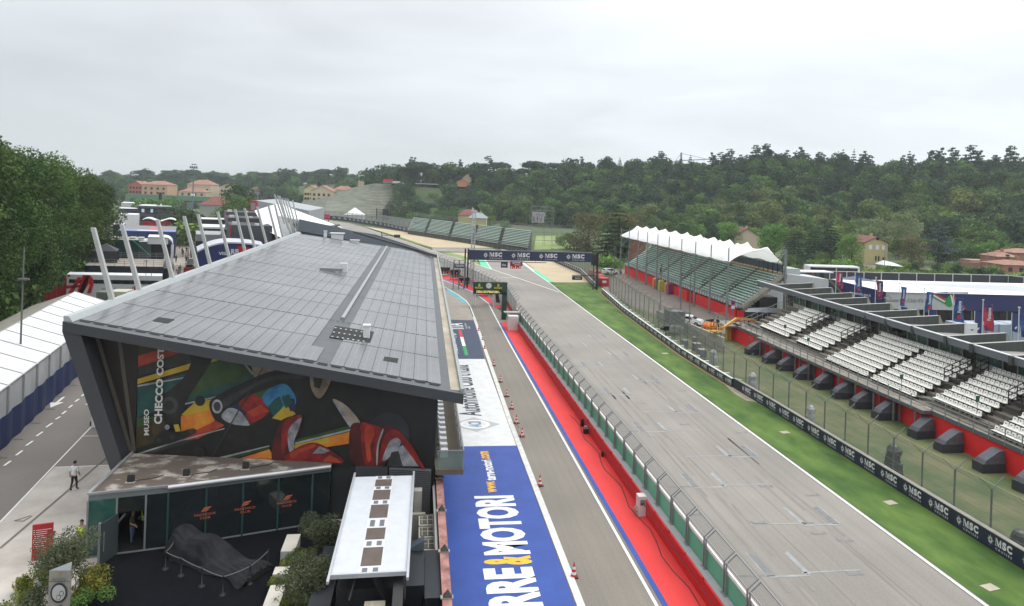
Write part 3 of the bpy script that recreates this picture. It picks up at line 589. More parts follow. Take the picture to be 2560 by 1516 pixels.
MASTS2=[((686,486),(712,560)),((694,489),(722,575)),((699,490),(728,589)),((706,496),(733,582)),((713,496),(737,583)),((719,497),(744,579)),((731,500),(748,571))]
for k_,(t_,b_)in enumerate(MASTS+MASTS2):
 if k_<11:pb=RP(*b_,0);D=pb.x*ST+pb.y*CT
 else:D=128+4*(k_-11);pb=WD(*b_,D)
 pt=WD(*t_,D-.6);mb=MB();hw=.155 if k_<11 else .15
 d=(pt-pb);s_=Vector((hw,0,0));f_=Vector((0,hw,0));t2=.8
 mb.add([pb-s_-f_,pb+s_-f_,pb+s_+f_,pb-s_+f_]+[pt-s_*t2-f_*t2,pt+s_*t2-f_*t2,pt+s_*t2+f_*t2,pt-s_*t2+f_*t2],[(3,2,1,0),(4,5,6,7),(0,1,5,4),(1,2,6,5),(2,3,7,6),(3,0,4,7)])
 mb.obj("roof_mast",M_mast,mus)
blk=thing("pit_block","far pit block with a dark twisted roof behind the solar roof","building",(0,150,0))
R2=[W(1092,638,8.3),W(1010,609,8.6),W(940,587,9.0),W(884,578,9.4),W(800,561,10.8),W(748,548,12.4),WD(745,577,122),WD(900,606,126)]
mb=MB();mb.ext(R2,(0,0,-.7));mb.obj("roof",flat("slate_grey_roof",64,70,78,.95,sc=.3,spec=.05),blk)
mb=MB()
for a,b in(((1092,640),(1092,652)),):pass
mb.hexa([(-20,129.5,0),(3.2,129.5,0),(-8,165,0),(-30,165,0),(-20,129.5,8.6),(3.2,129.5,7.4),(-8,165,7.6),(-30,165,9)]);mb.obj("wall",M_dark2,blk)
mb=MB();p=[W(1108,660,8.0),W(1120,700,7.6)]
mb.beam(W(1091,641,8.6),W(884,581,9.6),.25,.5);mb.obj("eave",M_dark,blk)
wr=thing("peaked_roof_hall","hall with a white peaked membrane roof behind the mast row","building",(-25,165,0))
pk,pk2=WD(688,511,185),WD(707,512,190)
mb=MB()
mb.poly([WD(636,527,150),pk,pk2,WD(697,540,172),WD(706,597,138),WD(664,575,142)])
mb.poly([pk2,WD(745,528,192),WD(802,549,190),WD(858,570,186),WD(745,553,176),WD(697,540,172)])
mb.obj("roof",flat("white_membrane",246,247,247,.6,sc=.2),wr)
mb=MB();q_=[WD(697,540,171.5),WD(746,582,150),WD(708,598,137)]
for t in np.linspace(0,1,18):a=q_[0].lerp(q_[1],t);b=q_[0].lerp(q_[2],t);mb.beam(a,b,.12,.12)
mb.ext(q_,(.3,.3,0));mb.obj("gable_louvres",M_steel,wr)
mb=MB();mb.b2(-44,-22,160,195,0,9.5);mb.obj("wall",M_dark2,wr)
mb=MB();a,b=DX(640,262),DX(775,255);mb.hexa([a,b,b+Vector((0,40,0)),a+Vector((0,40,0)),up(a,13.6),up(b,10.6),up(b+Vector((0,40,0)),10.6),up(a+Vector((0,40,0)),13.6)])
mb.obj("grey_hall",flat("pale_grey_cladding",166,172,176,.5,sc=.1),None,"pale grey flat roofed hall behind the white peaked roof","building")
mb=MB();p=DX(637,240);mb.box(p,(2.2,2.2,14));mb.box((p.x-.1,p.y-1.13,10.8),(1.5,.06,2.4),1);text(mb,"I I",[(p.x-.5,p.y-1.2,7),(p.x+.5,p.y-1.2,7),(p.x+.5,p.y-1.2,9.6),(p.x-.5,p.y-1.2,9.6)],2)
mb.obj("red_tower",[flat("dull_red_panel",176,40,56,.5),M_steel,M_white],None,"narrow red advertising tower beside the pale grey hall","tower")
ann=thing("entrance_pavilion","glass fronted entrance pavilion with a stained flat roof below the painted wall","pavilion",(-11,41,0))
p0,p1,p2=Vector((-16.77,38.5,0)),Vector((-13.05,39.3,0)),Vector((-4.75,41.75,0))
p3=Vector((-16.85,44.25,0));p4=Vector((-4.75,42.35,0))
mb=MB();mb.prism([p0,p1,p2,p4,p3],3.0,3.3,0,1)
mb.obj("roof",[flat("grey_roof_edge",120,126,128,.4),mat("stained_roof_felt",C(104,92,84),.9,c2=C(182,174,164),sc=.8,det=12,stretch=(.8,1.2,1),thr=(.5,.6))],ann)
mb=MB();mb.tube(up(p1,3.32)+Vector((0,-.12,0)),up(p2,3.32)+Vector((0,-.12,0)),.14,n=8);mb.beam(up(p0,3.36),up(p1,3.36),.12,.12);mb.beam(up(p0,3.36),up(p3,3.36),.16,.14)
mb.obj("roof_edge_pipe",flat("brushed_pipe",200,202,204,.25,metal=.5),ann)
mb=MB();ins=Vector((0.06,.1,0))
for a,b in((p0+Vector((.9,.22,0)),p1),(p1,p2)):
 pass
def pane(mb,a,b,z0,z1,mi=0,th_=.04):
 a,b=Vector(a),Vector(b);n_=(b-a).cross(Vector((0,0,1))).normalized()*th_
 mb.hexa([up(a,z0),up(b,z0),up(b+n_,z0),up(a+n_,z0),up(a,z1),up(b,z1),up(b+n_,z1),up(a+n_,z1)],mi)
dr0=Vector((-15.45,38.78+.02,0));dr1=Vector((-14.1,39.08,0))
mbs=MB();pane(mbs,dr1,p1,.05,3.0);pane(mbs,p1,p2,.05,3.0);pane(mbs,dr0,dr1,2.2,3.0);mbs.obj("dark_glazing",M_glassd,ann)
mbs=MB();pane(mbs,p0,dr0,.05,3.0);pane(mbs,p0,p3,.05,3.0,th_=-.04);mbs.obj("green_glazing",M_glassg,ann)
mb=MB()
for t in(0,.22,.44,.66,.88):q=p1.lerp(p2,t);mb=MB();mb.beam(up(q,0)+Vector((.02,-.05,0)),up(q,3.0)+Vector((.02,-.05,0)),.1,.12);mb.obj("glass_fin",flat("green_glass_fin",52,84,78,.2),ann)
mb=MB()
for q in(p0,dr0,dr1):mb.beam(up(q,0)+Vector((0,-.03,0)),up(q,3.0)+Vector((0,-.03,0)),.09,.1)
mb.beam(up(p0,.04)-Vector((0,.06,0)),up(p1,.04)-Vector((0,.06,0)),.06,.08);mb.beam(up(p1,.04)-Vector((0,.06,0)),up(p2,.04)-Vector((0,.06,0)),.06,.08)
mb.obj("door_frame",M_steel,ann)
mb=MB();mb.b2(-5.2,-4.75,41.7,42.2,0,3.0);mb.obj("corner_pillar",flat("dark_green_pillar",40,62,58,.3),ann)
mb=MB();mb.b2(-4.72,-3.3,42.0,42.3,0,3.0);mb.obj("side_wall",flat("charcoal_cladding",34,34,36,.6),ann)
lg=MB()
for t in(.14,.38,.64):
 a=p1.lerp(p2,t)+Vector((0,-.16,0));a=a+(p2-p1).normalized()*.15;b=a+(p2-p1).normalized()*1.1
 q=[up(a,1.3),up(b,1.3),up(b,2.0),up(a,2.0)]
 text(lg,"PADDOCK",sub(q,0,.32,1,.5),0,.0);text(lg,"CLUB",sub(q,.26,.05,.74,.22),0,.0)
 glyph(lg,[[(.3,.62),(.45,.95),(.78,.98),(.72,.86),(.5,.84),(.38,.62)],[(.42,.62),(.52,.8),(.68,.8),(.62,.7),(.54,.68),(.5,.62)]],q,0)
lg.obj("glass_logo",flat("copper_print",214,108,74,.5),ann)
mb=MB()
d0=dr0+Vector((.05,-.06,0));d1=d0+Vector((-.35,-1.15,0))
mb.hexa([up(d1,.05),up(d1+Vector((.06,0,0)),.05),up(d0+Vector((.06,0,0)),.05),up(d0,.05),up(d1,2.2),up(d1+Vector((.06,0,0)),2.2),up(d0+Vector((.06,0,0)),2.2),up(d0,2.2)])
dl=mb.obj("door",flat("grey_door_leaf",66,74,76,.25),ann)
mb=MB();mb.beam(up(d1,0)-Vector((.03,0,0)),up(d1,2.25)-Vector((.03,0,0)),.1,.1);mb.tube(up(d1+Vector((.12,.15,0)),.7),up(d1+Vector((.12,.15,0)),1.7),.025);mb.obj("handle",M_steel,dl)
for(x,y,z,l_)in((327,1207,3.3,"square black floodlight at the west end of the pavilion roof"),(466,1192,3.3,"square black floodlight in the middle of the pavilion roof"),(614,1174,3.3,"black floodlight with a looped cable on the pavilion roof")):
 p=W(x,y,z);mb=MB();mb.box((p.x,p.y,z+.02),(.5,.4,.05),1);mb.hexa([(p.x-.17,p.y-.12,z+.08),(p.x+.17,p.y-.12,z+.08),(p.x+.17,p.y+.1,z+.08),(p.x-.17,p.y+.1,z+.08),(p.x-.17,p.y-.06,z+.42),(p.x+.17,p.y-.06,z+.42),(p.x+.17,p.y+.06,z+.42),(p.x-.17,p.y+.06,z+.42)])
 mb.path([(p.x+.2,p.y,z+.1),(p.x+.5,p.y+.3,z+.04),(p.x+1.1,p.y+.5,z+.04),(p.x+1.4,p.y+.9,z+.04)],.018)
 mb.obj("floodlight",[M_black,M_concr],None,l_,"floodlight","floodlights on the pavilion roof")
mb=MB();mb.b2(1.55,1.95,10,45.5,0,2.35);mb.obj("terrace_wall",flat("dirty_wall",118,114,110,.9),None,"low brick capped wall between the service yard and the blue painted lane","wall")
tw=bpy.data.objects["terrace_wall"]
mb=MB();mb.b2(1.52,1.93,10,45.5,2.36,2.42);mb.obj("coping",mat("pink_brick_coping",C(128,88,80),.9,c2=C(190,140,132),sc=1.3,det=9,thr=(.35,.6)),tw)
mb=MB()
for y in(29.5,33.3,37.5,41.8):mb.b2(1.45,2.0,y-.12,y+.12,2.43,2.48);mb.add([(1.55,y-.12,2.48),(1.95,y-.12,2.48),(1.95,y+.12,2.48),(1.55,y+.12,2.48),(1.75,y,2.8)],[(0,1,4),(1,2,4),(2,3,4),(3,0,4)],1)
mb.obj("coping_finial",[M_concr,flat("dark_iron",70,70,70,.6)],tw)
mb=MB();mb.path([(1.4,44,2.1),(1.4,33.8,2.1),(.9,33.5,2.1),(.2,33.5,2.1)],.09,8);mb.obj("drain_pipe",flat("white_pipe",206,206,202,.4),None,"white drain pipe running along the top of the terrace wall","pipe")
yard=MB();yard.sheet([(-3.2,5),(1.6,5),(1.6,41.2),(-3.2,41.2)],.016);yard.obj("yard_ground",mat("yard_paving",C(84,76,66),.9,c2=C(130,120,104),sc=1.2),kind='structure')
for k_,(x,y)in enumerate(((1.0,38.2),(1.0,36.9),(1.02,35.6))):
 mb=MB();mb.box((x,y,.1),(.95,1.1,1.5));mb.box((x,y,1.6),(.8,.9,.03),1)
 for t in(-.3,0,.3):mb.box((x+t,y,1.63),(.03,.9,.03))
 mb.box((x,y,1.63),(.8,.03,.03))
 mb.obj("air_conditioner",[flat("ivory_casing",206,202,190,.5),flat("dark_vent",90,86,78,.8)],None,("ivory air conditioning unit nearest the louvred wall","middle one of the three ivory air conditioning units","ivory air conditioning unit beside the dark hoarding")[k_],"air conditioner","air conditioning units in the service yard")
mb=MB();mb.box((.45,39.9,0),(.45,.5,2.6));mb.box((.45,39.5,0),(.9,.3,1.4));mb.obj("flue_duct",M_concr,None,"pale concrete flue beside the grey louvred wall","duct")
mb=MB();mb.box((-.1,35.4,0),(1.7,1.2,.9));mb.box((-.35,36.6,0),(1.3,.8,.75));mb.lathe([(.0,.92),(.33,.92),(.33,.98),(0,.98)],(-.1,35.4,0),14,1)
mb.obj("compressor",[flat("cream_unit",198,194,180,.5),M_black],None,"cream compressor unit with a round black fan behind the hoarding","compressor")
mb=MB()
mb.b2(-.05,.75,30.2,33.6,0,2.6);mb.b2(.78,1.5,29.9,33.9,0,2.2)
mb.obj("hoarding_box",flat("black_blue_hoarding",24,30,38,.5),None,"tall black box hoarding between the truck and the terrace wall","hoarding")
mb=MB();mb.hexa([(-.05,33.1,2.61),(.75,33.1,2.61),(.75,33.6,2.61),(-.05,33.6,2.61),(-.05,33.1,2.65),(.75,33.1,3.1),(.75,33.6,3.1),(-.05,33.6,2.65)]);mb.obj("hoarding_cap",flat("blue_grey_cap",92,104,116,.5),bpy.data.objects["hoarding_box"])
trk=thing("service_truck","service truck with a long raised white side panel patched with brown squares","truck",(-1.5,33,0))
c0,c1,c2,c3=Vector((-3.05,37.96,4.2)),Vector((.16,38.02,4.2)),Vector((.02,28.39,4.2)),Vector((-3.13,28.31,4.2))
mb=MB();mb.ext([c0,c1,c2,c3],(0,0,-.12));mb.obj("raised_panel",flat("bright_white_panel",206,210,217,.5),trk)
mb=MB()
for a,b in((c0,c3),(c1,c2)):e_=(b-a).normalized()*.55;mb.beam(a-e_*.6+Vector((0,0,.05)),b+e_+Vector((0,0,.05)),.1,.12)
mb.beam(c3+Vector((0,0,.03)),c2+Vector((0,0,.03)),.1,.1);mb.obj("panel_rail",flat("pale_alloy",196,200,206,.35,metal=.3),trk)
mb=MB();zt=4.21
def tq(u0,v0,u1,v1,mi,k_=0):mb.poly([bil([c3,c2,c1,c0],u,v)+Vector((0,0,.01+.006*k_))for u,v in((u0,v0),(u1,v0),(u1,v1),(u0,v1))],mi)
tq(.355,.0,.655,1,0)
for v0,v1 in((.065,.22),(.29,.40),(.50,.645),(.70,.82),(.865,.955)):tq(.37,v0,.64,v1,1,1)
for v0,v1 in((.01,.05),(.235,.275),(.415,.48),(.655,.69),(.83,.86),(.965,.995)):tq(.40,v0,.47,v1,2,1);tq(.54,v0,.61,v1,2,1)
mb.obj("panel_patch",[flat("off_white_strip",218,220,222,.5),mat("brown_plywood",C(92,80,74),.7,var=.2,sc=2),flat("slate_patch",104,108,116,.5)],trk)
mb=MB();mb.b2(-2.9,-.1,28.9,37.8,1.0,3.3);mb.obj("body",flat("dark_truck_side",28,30,34,.5),trk)
mb=MB();mb.b2(-2.3,.05,26.6,28.8,.6,1.2);mb.b2(-.55,-.15,26,29,.4,3.9);mb.beam((-1.5,28.9,4.0),(-.5,28.2,2.6),.16,.16);mb.beam((-2.1,28.9,3.9),(-2.3,28.3,3.2),.08,.08);mb.obj("frame",flat("black_frame",20,20,22,.5),trk)
mb=MB();mb.b2(-2.55,-1.75,24.6,27.6,1.6,3.0,1);mb.b2(-2.62,-2.55,24.6,27.6,1.6,3.04);mb.b2(-2.62,-1.75,27.6,27.68,1.6,3.04);mb.b2(-.1,.3,25.0,27.9,1.2,3.0,1);mb.b2(.3,.4,25.0,27.9,1.2,3.02)
mb.obj("lowered_platform",[M_white,MATS["brown_plywood"]],trk)
mb=MB();mb.b2(-1.68,-.85,24.5,28.2,2.3,3.2);mb.b2(-1.45,-1.3,24.5,28.1,3.2,3.26);mb.obj("container_lid",flat("old_beige_lid",176,168,150,.6),trk)
for sx in(-2.7,-.3):
 for y in(30,31.2,36):mb=MB();mb.tube((sx-.15,y,.5),(sx+.15,y,.5),.5,n=14);mb.obj("wheel",M_black,trk)
van=thing("parked_van","black van with a pale edged windscreen parked beside the terrace wall","van",(.75,26.8,0))
mb=MB();mb.hexa([(.15,25,.4),(1.3,25,.4),(1.3,28.9,.4),(.15,28.9,.4),(.2,25,1.9),(1.25,25,1.9),(1.25,28.3,2.2),(.2,28.3,2.2)]);mb.obj("body",flat("black_van_paint",18,18,20,.25),van)
mb=MB();mb.hexa([(.28,28.35,2.21),(1.12,28.35,2.21),(1.12,26.9,2.14),(.28,26.9,2.14),(.28,28.35,2.23),(1.12,28.35,2.23),(1.12,26.9,2.16),(.28,26.9,2.16)]);mb.obj("windscreen",M_glassd,van)
mb=MB();mb.path([(.22,26.9,2.2),(.22,28.3,2.26),(.35,28.45,2.26),(1.1,28.45,2.26),(1.22,28.3,2.26),(1.3,26.7,2.2)],.05);mb.obj("screen_trim",M_white,van)
for sx in(.3,1.15):
 for y in(25.8,28.2):mb=MB();mb.tube((sx-.1,y,.34),(sx+.1,y,.34),.34,n=12);mb.obj("wheel",M_black,van)
mb=MB();mb.b2(-4.2,-3.25,24,35.2,0,1.9);mb.obj("dark_screen",flat("blue_black_screen",28,34,44,.5),None,"dark blue screen wall between the planting and the truck","screen")
pw=thing("pit_wall","long red faced pit wall carrying green mesh screens between lane and track","barrier",(14.7,60,0))
mb=MB();mb.b2(14.72,15.25,8,104.5,0,1.0,0,1);mb.obj("wall",[mat("red_wall_face",C(206,34,40),.6,c2=C(222,44,46),sc=.6),flat("grey_wall_top",168,170,172,.8)],pw)
mb=MB();mb.b2(14.66,14.72,8,104.5,.0,1.03);mb.b2(14.62,14.74,8,104.5,1.0,1.06)
for y in np.arange(30,104,2.36):mb.tube((14.6,y,1.06),(14.6,y,1.2),.05,n=5)
mb.obj("red_sheeting",mat("red_sheeting",C(200,26,34),.5,c2=C(220,38,42),sc=1.5),pw)
mb=MB();mb.b2(15.28,15.33,8,104.5,.9,2.08,0);mb.b2(15.25,15.37,8,104.5,2.0,2.16,1)
mb.obj("green_screen",[mat("green_mesh_screen",C(100,172,138),.7,c2=C(120,190,156),sc=.5),P_white],pw)
def frame_mb(y0,y1):
 mb=MB();x=15.18;zb,zk,zt_=1.0,2.55,2.98;xo=.5
 for y in(y0,y1):
  mb.beam((x,y,zb),(x,y,zk),.07,.07);mb.beam((x,y,zk-.02),(x+xo,y,zt_),.06,.06)
  mb.box((x,y,zb),(.26,.22,.03))
 mb.beam((x,y0,zk),(x,y1,zk),.05,.05);mb.beam((x+xo,y0,zt_),(x+xo,y1,zt_),.05,.05)
 return mb
def frame_net(y0,y1):
 mb=MB();mb.poly([(15.18,y0,2.55),(15.18,y1,2.55),(15.68,y1,2.98),(15.68,y0,2.98)]);return mb
M_net=mat("fine_wire_net",C(120,120,116),.6,alpha=.28)
y=24.2;k_=0
F0=frame_mb(.12,2.24).obj("fence_frame",M_steel,pw);N0=frame_net(.12,2.24).obj("wire_net",M_net,F0)
ystart=24.12
F0.location=(0,ystart,0)
for k_ in range(1,34):
 c=F0.copy();COL.objects.link(c);c.parent=pw;c.location=(0,ystart+2.36*k_,0)
 n_=N0.copy();COL.objects.link(n_);n_.parent=c
mb=MB();mb.path([(14.5,y_,.95-(.25 if int(y_)%7 else 0))for y_ in np.arange(20,100,2.0)],.025,4);mb.path([(14.2+.2*math.sin(y_),y_,.03)for y_ in np.arange(20,62,1.5)],.03,4)
mb.obj("cable_run",flat("dark_cable",60,34,34,.6),pw)
mb=MB();mb.box((0,0,0),(.5,.55,1.25));mb.box((-.0,-.29,.7),(.3,.02,.35),1);mb.box((-.05,-.3,.75),(.1,.02,.1),2)
p=W(1598,1287);cab=thing("control_cabinet","white control cabinet with coiled cables against the red pit wall","cabinet",(p.x+.1,p.y,0))
ORG[cab.name]=(0,0,0);mb.obj("housing",[flat("cabinet_white",226,220,218,.4),M_steel,M_black],cab)
mb=MB()
for t in range(4):mb.path([(-.35+.16*math.cos(a),-.1+.05*t,.35+.16*math.sin(a))for a in np.linspace(0,6.283,11)],.022,4)
mb.obj("cable_coil",flat("grey_cable",150,140,138,.5),cab)
def smallbox(x,y,d,m,lab,name="equipment_box",h_=.4):
 p=W(x,y);mb=MB();mb.box((p.x,p.y,0.01),(d,d,h_));mb.box((p.x,p.y,h_+.01),(d*.7,d*.7,h_*.5),1);mb.tube((p.x+d*.2,p.y,h_),(p.x+d*.2,p.y-d*.6,h_+.1),d*.18,n=8,mi=1)
 mb.obj(name,m,None,lab,"equipment")
smallbox(1464,1084,.38,[M_black,M_steel],"black equipment case with a silver top on the red pit walk");smallbox(1455,1066,.25,[M_black,M_black],"small black lamp on the red pit walk")
smallbox(1506,1142,.2,[M_black,M_black],"small black speaker on the red pit walk",h_=.25)
p=W(1283,827);mb=MB();mb.box((p.x,p.y+.7,0),(1.45,1.4,2.0));mb.box((p.x,p.y+.7,2.0),(1.5,1.45,.06));mb.box((p.x,p.y,.05),(1.2,.03,1.7),1);mb.box((p.x+.1,p.y+2.3,0),(1.1,1.1,2.2));mb.box((p.x+.1,p.y+1.9,2.3),(2.6,1.2,.1),2)
mb.obj("marshal_booth",[flat("booth_white",236,232,232,.4),flat("booth_pinkish",226,216,216,.4),M_concr],None,"pair of white booths at the red end of the pit wall","booth")
rb=thing("clock_board","dark green clock board on a single post over the red pit walk","sign",(13.6,106.5,0))
M_dg=flat("dark_green_board",22,66,54,.5);M_gold=flat("gold_lettering",226,214,60,.5)
c_=W(1260,799.5);xr=c_.x+.35;yb=c_.y;x0=xr-5.35
mb=MB();mb.b2(xr-.75,xr,yb,yb+.5,0,4.2);mb.obj("post",M_dg,rb)
mb=MB();mb.b2(x0,xr,yb,yb+.5,3.95,5.85);mb.obj("board",M_dg,rb)
mb=MB();yf=yb-.03
text(mb,"ROLEX",[(x0+.28,yf,4.82),(x0+1.55,yf,4.82),(x0+1.55,yf,5.1),(x0+.28,yf,5.1)],0,.03);text(mb,"ROLEX",[(x0+3.3,yf,4.82),(x0+4.55,yf,4.82),(x0+4.55,yf,5.1),(x0+3.3,yf,5.1)],0,.03)
crown=[[(.1,0),(.9,0),(.8,.3),(.2,.3)],[(.2,.3),(.35,.3),(.1,.9),(0,.95)],[(.35,.3),(.48,.3),(.38,1),(.28,1)],[(.45,.3),(.58,.3),(.55,1.05),(.45,1.05)],[(.55,.3),(.68,.3),(.75,1),(.65,1)],[(.68,.3),(.8,.3),(1,.95),(.9,.9)]]
for cx_ in(x0+.92,x0+3.92):glyph(mb,crown,[(cx_-.2,yf,5.15),(cx_+.2,yf,5.15),(cx_+.2,yf,5.6),(cx_-.2,yf,5.6)],0)
cx_,cz_=x0+2.42,5.3
mb.poly([(cx_+.46*math.cos(a),yf,cz_+.46*math.sin(a))for a in np.linspace(0,6.2831,33)[:-1]],1);mb.poly([(cx_+.38*math.cos(a),yf-.01,cz_+.38*math.sin(a))for a in np.linspace(0,6.2831,33)[:-1]],2)
mb.poly([(cx_-.28,yf-.02,cz_-.03),(cx_+.05,yf-.02,cz_-.01),(cx_+.05,yf-.02,cz_+.03),(cx_-.28,yf-.02,cz_+.01)],3);mb.poly([(cx_-.02,yf-.02,cz_),(cx_+.18,yf-.02,cz_+.03),(cx_+.18,yf-.02,cz_+.06),(cx_-.02,yf-.02,cz_+.04)],3)
mb.poly([(x0+.25,yf,4.06),(x0+4.6,yf,4.06),(x0+4.6,yf,4.62),(x0+.25,yf,4.62)],3)
mb.obj("lettering",[M_gold,flat("clock_rim",190,190,170,.3),flat("clock_face",236,232,224,.4),M_black],rb)
mb=MB();text(mb,"FORMULA 1 GRAN PREMIO DELL'EMILIA",[(x0+.5,yf-.02,4.36),(x0+4.0,yf-.02,4.36),(x0+4.0,yf-.02,4.52),(x0+.5,yf-.02,4.52)],0,.02);text(mb,"ROMAGNA 2025 LAP TIMING SCREEN 12",[(x0+.5,yf-.02,4.16),(x0+4.2,yf-.02,4.16),(x0+4.2,yf-.02,4.32),(x0+.5,yf-.02,4.32)],0,.02)
mb.obj("led_text",emit("led_yellow",(1,.95,.35),.9),rb)
gn=thing("start_gantry","dark blue start gantry spanning the track on black posts","gantry",(23,142,0))
gl,gr=W(1160,711),W(1495,729);gl.z=gr.z=0
gy0=141.2
mb=MB();xg0,xg1=WD(1172,640,gy0*CT+12*ST).x,WD(1478,645,gy0*CT+36*ST).x
mb.b2(xg0,xg1,gy0-.3,gy0+.5,5.85,7.75);wd=(xg1-xg0)
for f_ in(.11,.335,.56,.785):
 q=[(xg0+wd*f_,gy0-.33,5.98),(xg0+wd*(f_+.155),gy0-.33,5.98),(xg0+wd*(f_+.155),gy0-.33,7.6),(xg0+wd*f_,gy0-.33,7.6)]
 cruise_logo(mb,q,1)
mb.obj("banner_beam",[flat("gantry_navy",34,44,80,.5),flat("banner_white",236,236,236,.5)],gn)
mb=MB();mb.b2(xg0-.3,xg1+.2,gy0-.2,gy0+.4,7.76,7.9);mb.obj("top_truss",flat("grey_truss",100,104,108,.5),gn)
for x,nm in((xg0-.75,'l'),(xg0-.15,'l')):mb=MB();mb.beam((x,gy0,0),(x,gy0,8.1),.3,.3);mb.obj("post",flat("gantry_black",26,28,30,.5),gn)
mb=MB();mb.b2(xg1+.1,xg1+1.6,gy0,gy0+.4,5.3,7.7);mb.beam((xg1+1.4,gy0,0),(xg1+1.4,gy0,8),.35,.35)
for z in np.arange(0,6,1.0):mb.beam((xg1+.6,gy0,z),(xg1+1.4,gy0,z+1),.08,.08)
mb.beam((xg1+.6,gy0,0),(xg1+.6,gy0,6),.14,.14);mb.obj("post",MATS["gantry_black"],gn)
mb=MB();mb.beam((xg0+1,gy0-.3,5.55),(xg0+16.3,gy0-.3,5.55),.12,.12)
for x in(xg0+2,xg0+8,xg0+14):mb.beam((x,gy0-.2,5.5),(x,gy0-.2,5.9),.06,.06)
mb.beam((xg0,gy0,5.0),(xg0+1.4,gy0,5.8),.1,.1);mb.obj("light_bar",MATS["gantry_black"],gn)
xq=xg0+wd*.335
mb=MB();mb.b2(xq-2.0,xq-.6,gy0-.55,gy0-.4,4.35,5.5,0);mb.obj("sign_panel",flat("fia_navy",30,40,66,.5),gn)
mb=MB();text(mb,"FIA",[(xq-1.72,gy0-.58,4.65),(xq-.88,gy0-.58,4.65),(xq-.88,gy0-.58,5.15),(xq-1.72,gy0-.58,5.15)],0,.01);mb.obj("sign_lettering",MATS["banner_white"],gn)
mb=MB();mb.b2(xq-.1,xq+2.5,gy0-.6,gy0-.4,4.75,5.75,0);mb.b2(xq+.0,xq+2.1,gy0-.6,gy0-.4,4.2,4.75,1);mb.obj("light_panel",[flat("airline_maroon",140,20,66,.5),flat("lamp_red_box",120,20,18,.5)],gn)
mb=MB();text(mb,"QATAR",[(xq+.35,gy0-.63,5.25),(xq+2.1,gy0-.63,5.25),(xq+2.1,gy0-.63,5.65),(xq+.35,gy0-.63,5.65)],0,.03);text(mb,"AIRWAYS",[(xq+.8,gy0-.63,4.9),(xq+2.1,gy0-.63,4.9),(xq+2.1,gy0-.63,5.13),(xq+.8,gy0-.63,5.13)],0,.02);mb.obj("panel_lettering",MATS["banner_white"],gn)
for k_ in range(5):
 mb=MB();x=xq+.25+k_*.4
 for z in(4.36,4.6):
  if(k_%2==0)or z<4.5:mb.poly([(x+.1*math.cos(a),gy0-.62,z+.1*math.sin(a))for a in np.linspace(0,6.2831,13)[:-1]])
 mb.obj("start_light",emit("lit_red_lamp",(1,.2,.1),1.6),gn)
la=thing("light_arm","black traffic light arm reaching over the grass from its own post","traffic light",(37,120,0))
e0=W(1494,729);mb=MB();D_=139
mb.beam(WD(1430,689,D_),WD(1494,689,D_),.14,.14);mb.beam(WD(1494,689,D_),WD(1496,712,D_),.1,.1);mb.obj("arm",MATS["gantry_black"],la)
a,b=WD(1431,691,D_),WD(1456,701,D_);mb=MB();mb.b2(a.x,b.x,a.y,a.y+.3,b.z,a.z);mb.obj("signal_box",flat("signal_navy",28,34,54,.5),la)
mb=MB();text(mb,"MSC",[(a.x+.6,a.y-.03,b.z+.25),(a.x+1.7,a.y-.03,b.z+.25),(a.x+1.7,a.y-.03,a.z-.25),(a.x+.6,a.y-.03,a.z-.25)],0,.02);mb.obj("signal_lettering",MATS["banner_white"],la)
mb=MB();mb.beam(WD(954,581,210),WD(955,594,210),.2,.2);mb.beam(WD(954,588,210),WD(988,590,210),.16,.16);a=WD(985,587,210);mb.b2(a.x,a.x+1.9,a.y,a.y+.3,a.z-.9,a.z);mb.beam(WD(954,588,210),up(WD(954,588,210),0),.16,.16)
mb.obj("distant_light_arm",MATS["signal_navy"],None,"small dark light arm standing beyond the dark roof over the far straight","traffic light")
lm=MB();ba=W(1179,713);Hm=15.7
def lattice(mb,bx,by,z0,z1,w_,step,r=.03,mi=0):
 cs=[(bx-w_,by-w_),(bx+w_,by-w_),(bx+w_,by+w_),(bx-w_,by+w_)]
 for c in cs:mb.tube((*c,z0),(*c,z1),r*1.4,n=4,mi=mi,cap=False)
 z=z0;s_=0
 while z<z1-.01:
  zz=min(z1,z+step)
  for i in range(4):
   a,b=cs[i],cs[(i+1)%4]
   if s_%2:a,b=b,a
   mb.tube((*a,z),(*b,zz),r,n=3,mi=mi,cap=False);mb.tube((*cs[i],zz),(*cs[(i+1)%4],zz),r,n=3,mi=mi,cap=False)
  z=zz;s_+=1
lattice(lm,ba.x,ba.y,0,Hm,.36,.75,.045);lm.box((ba.x,ba.y,Hm),(1.3,.6,.25));lm.box((ba.x,ba.y,0),(1.6,1.6,.3));lm.tube((ba.x-.4,ba.y,Hm),(ba.x-.4,ba.y,Hm+.9),.12,n=6)
for s in(-1,1):lm.tube((ba.x,ba.y,3.2),(ba.x+s*1.8,ba.y-.5,0),.05,n=4)
lm.obj("lattice_mast",flat("pale_lattice",196,198,196,.5),None,"pale lattice mast beside the left post of the start gantry","mast")
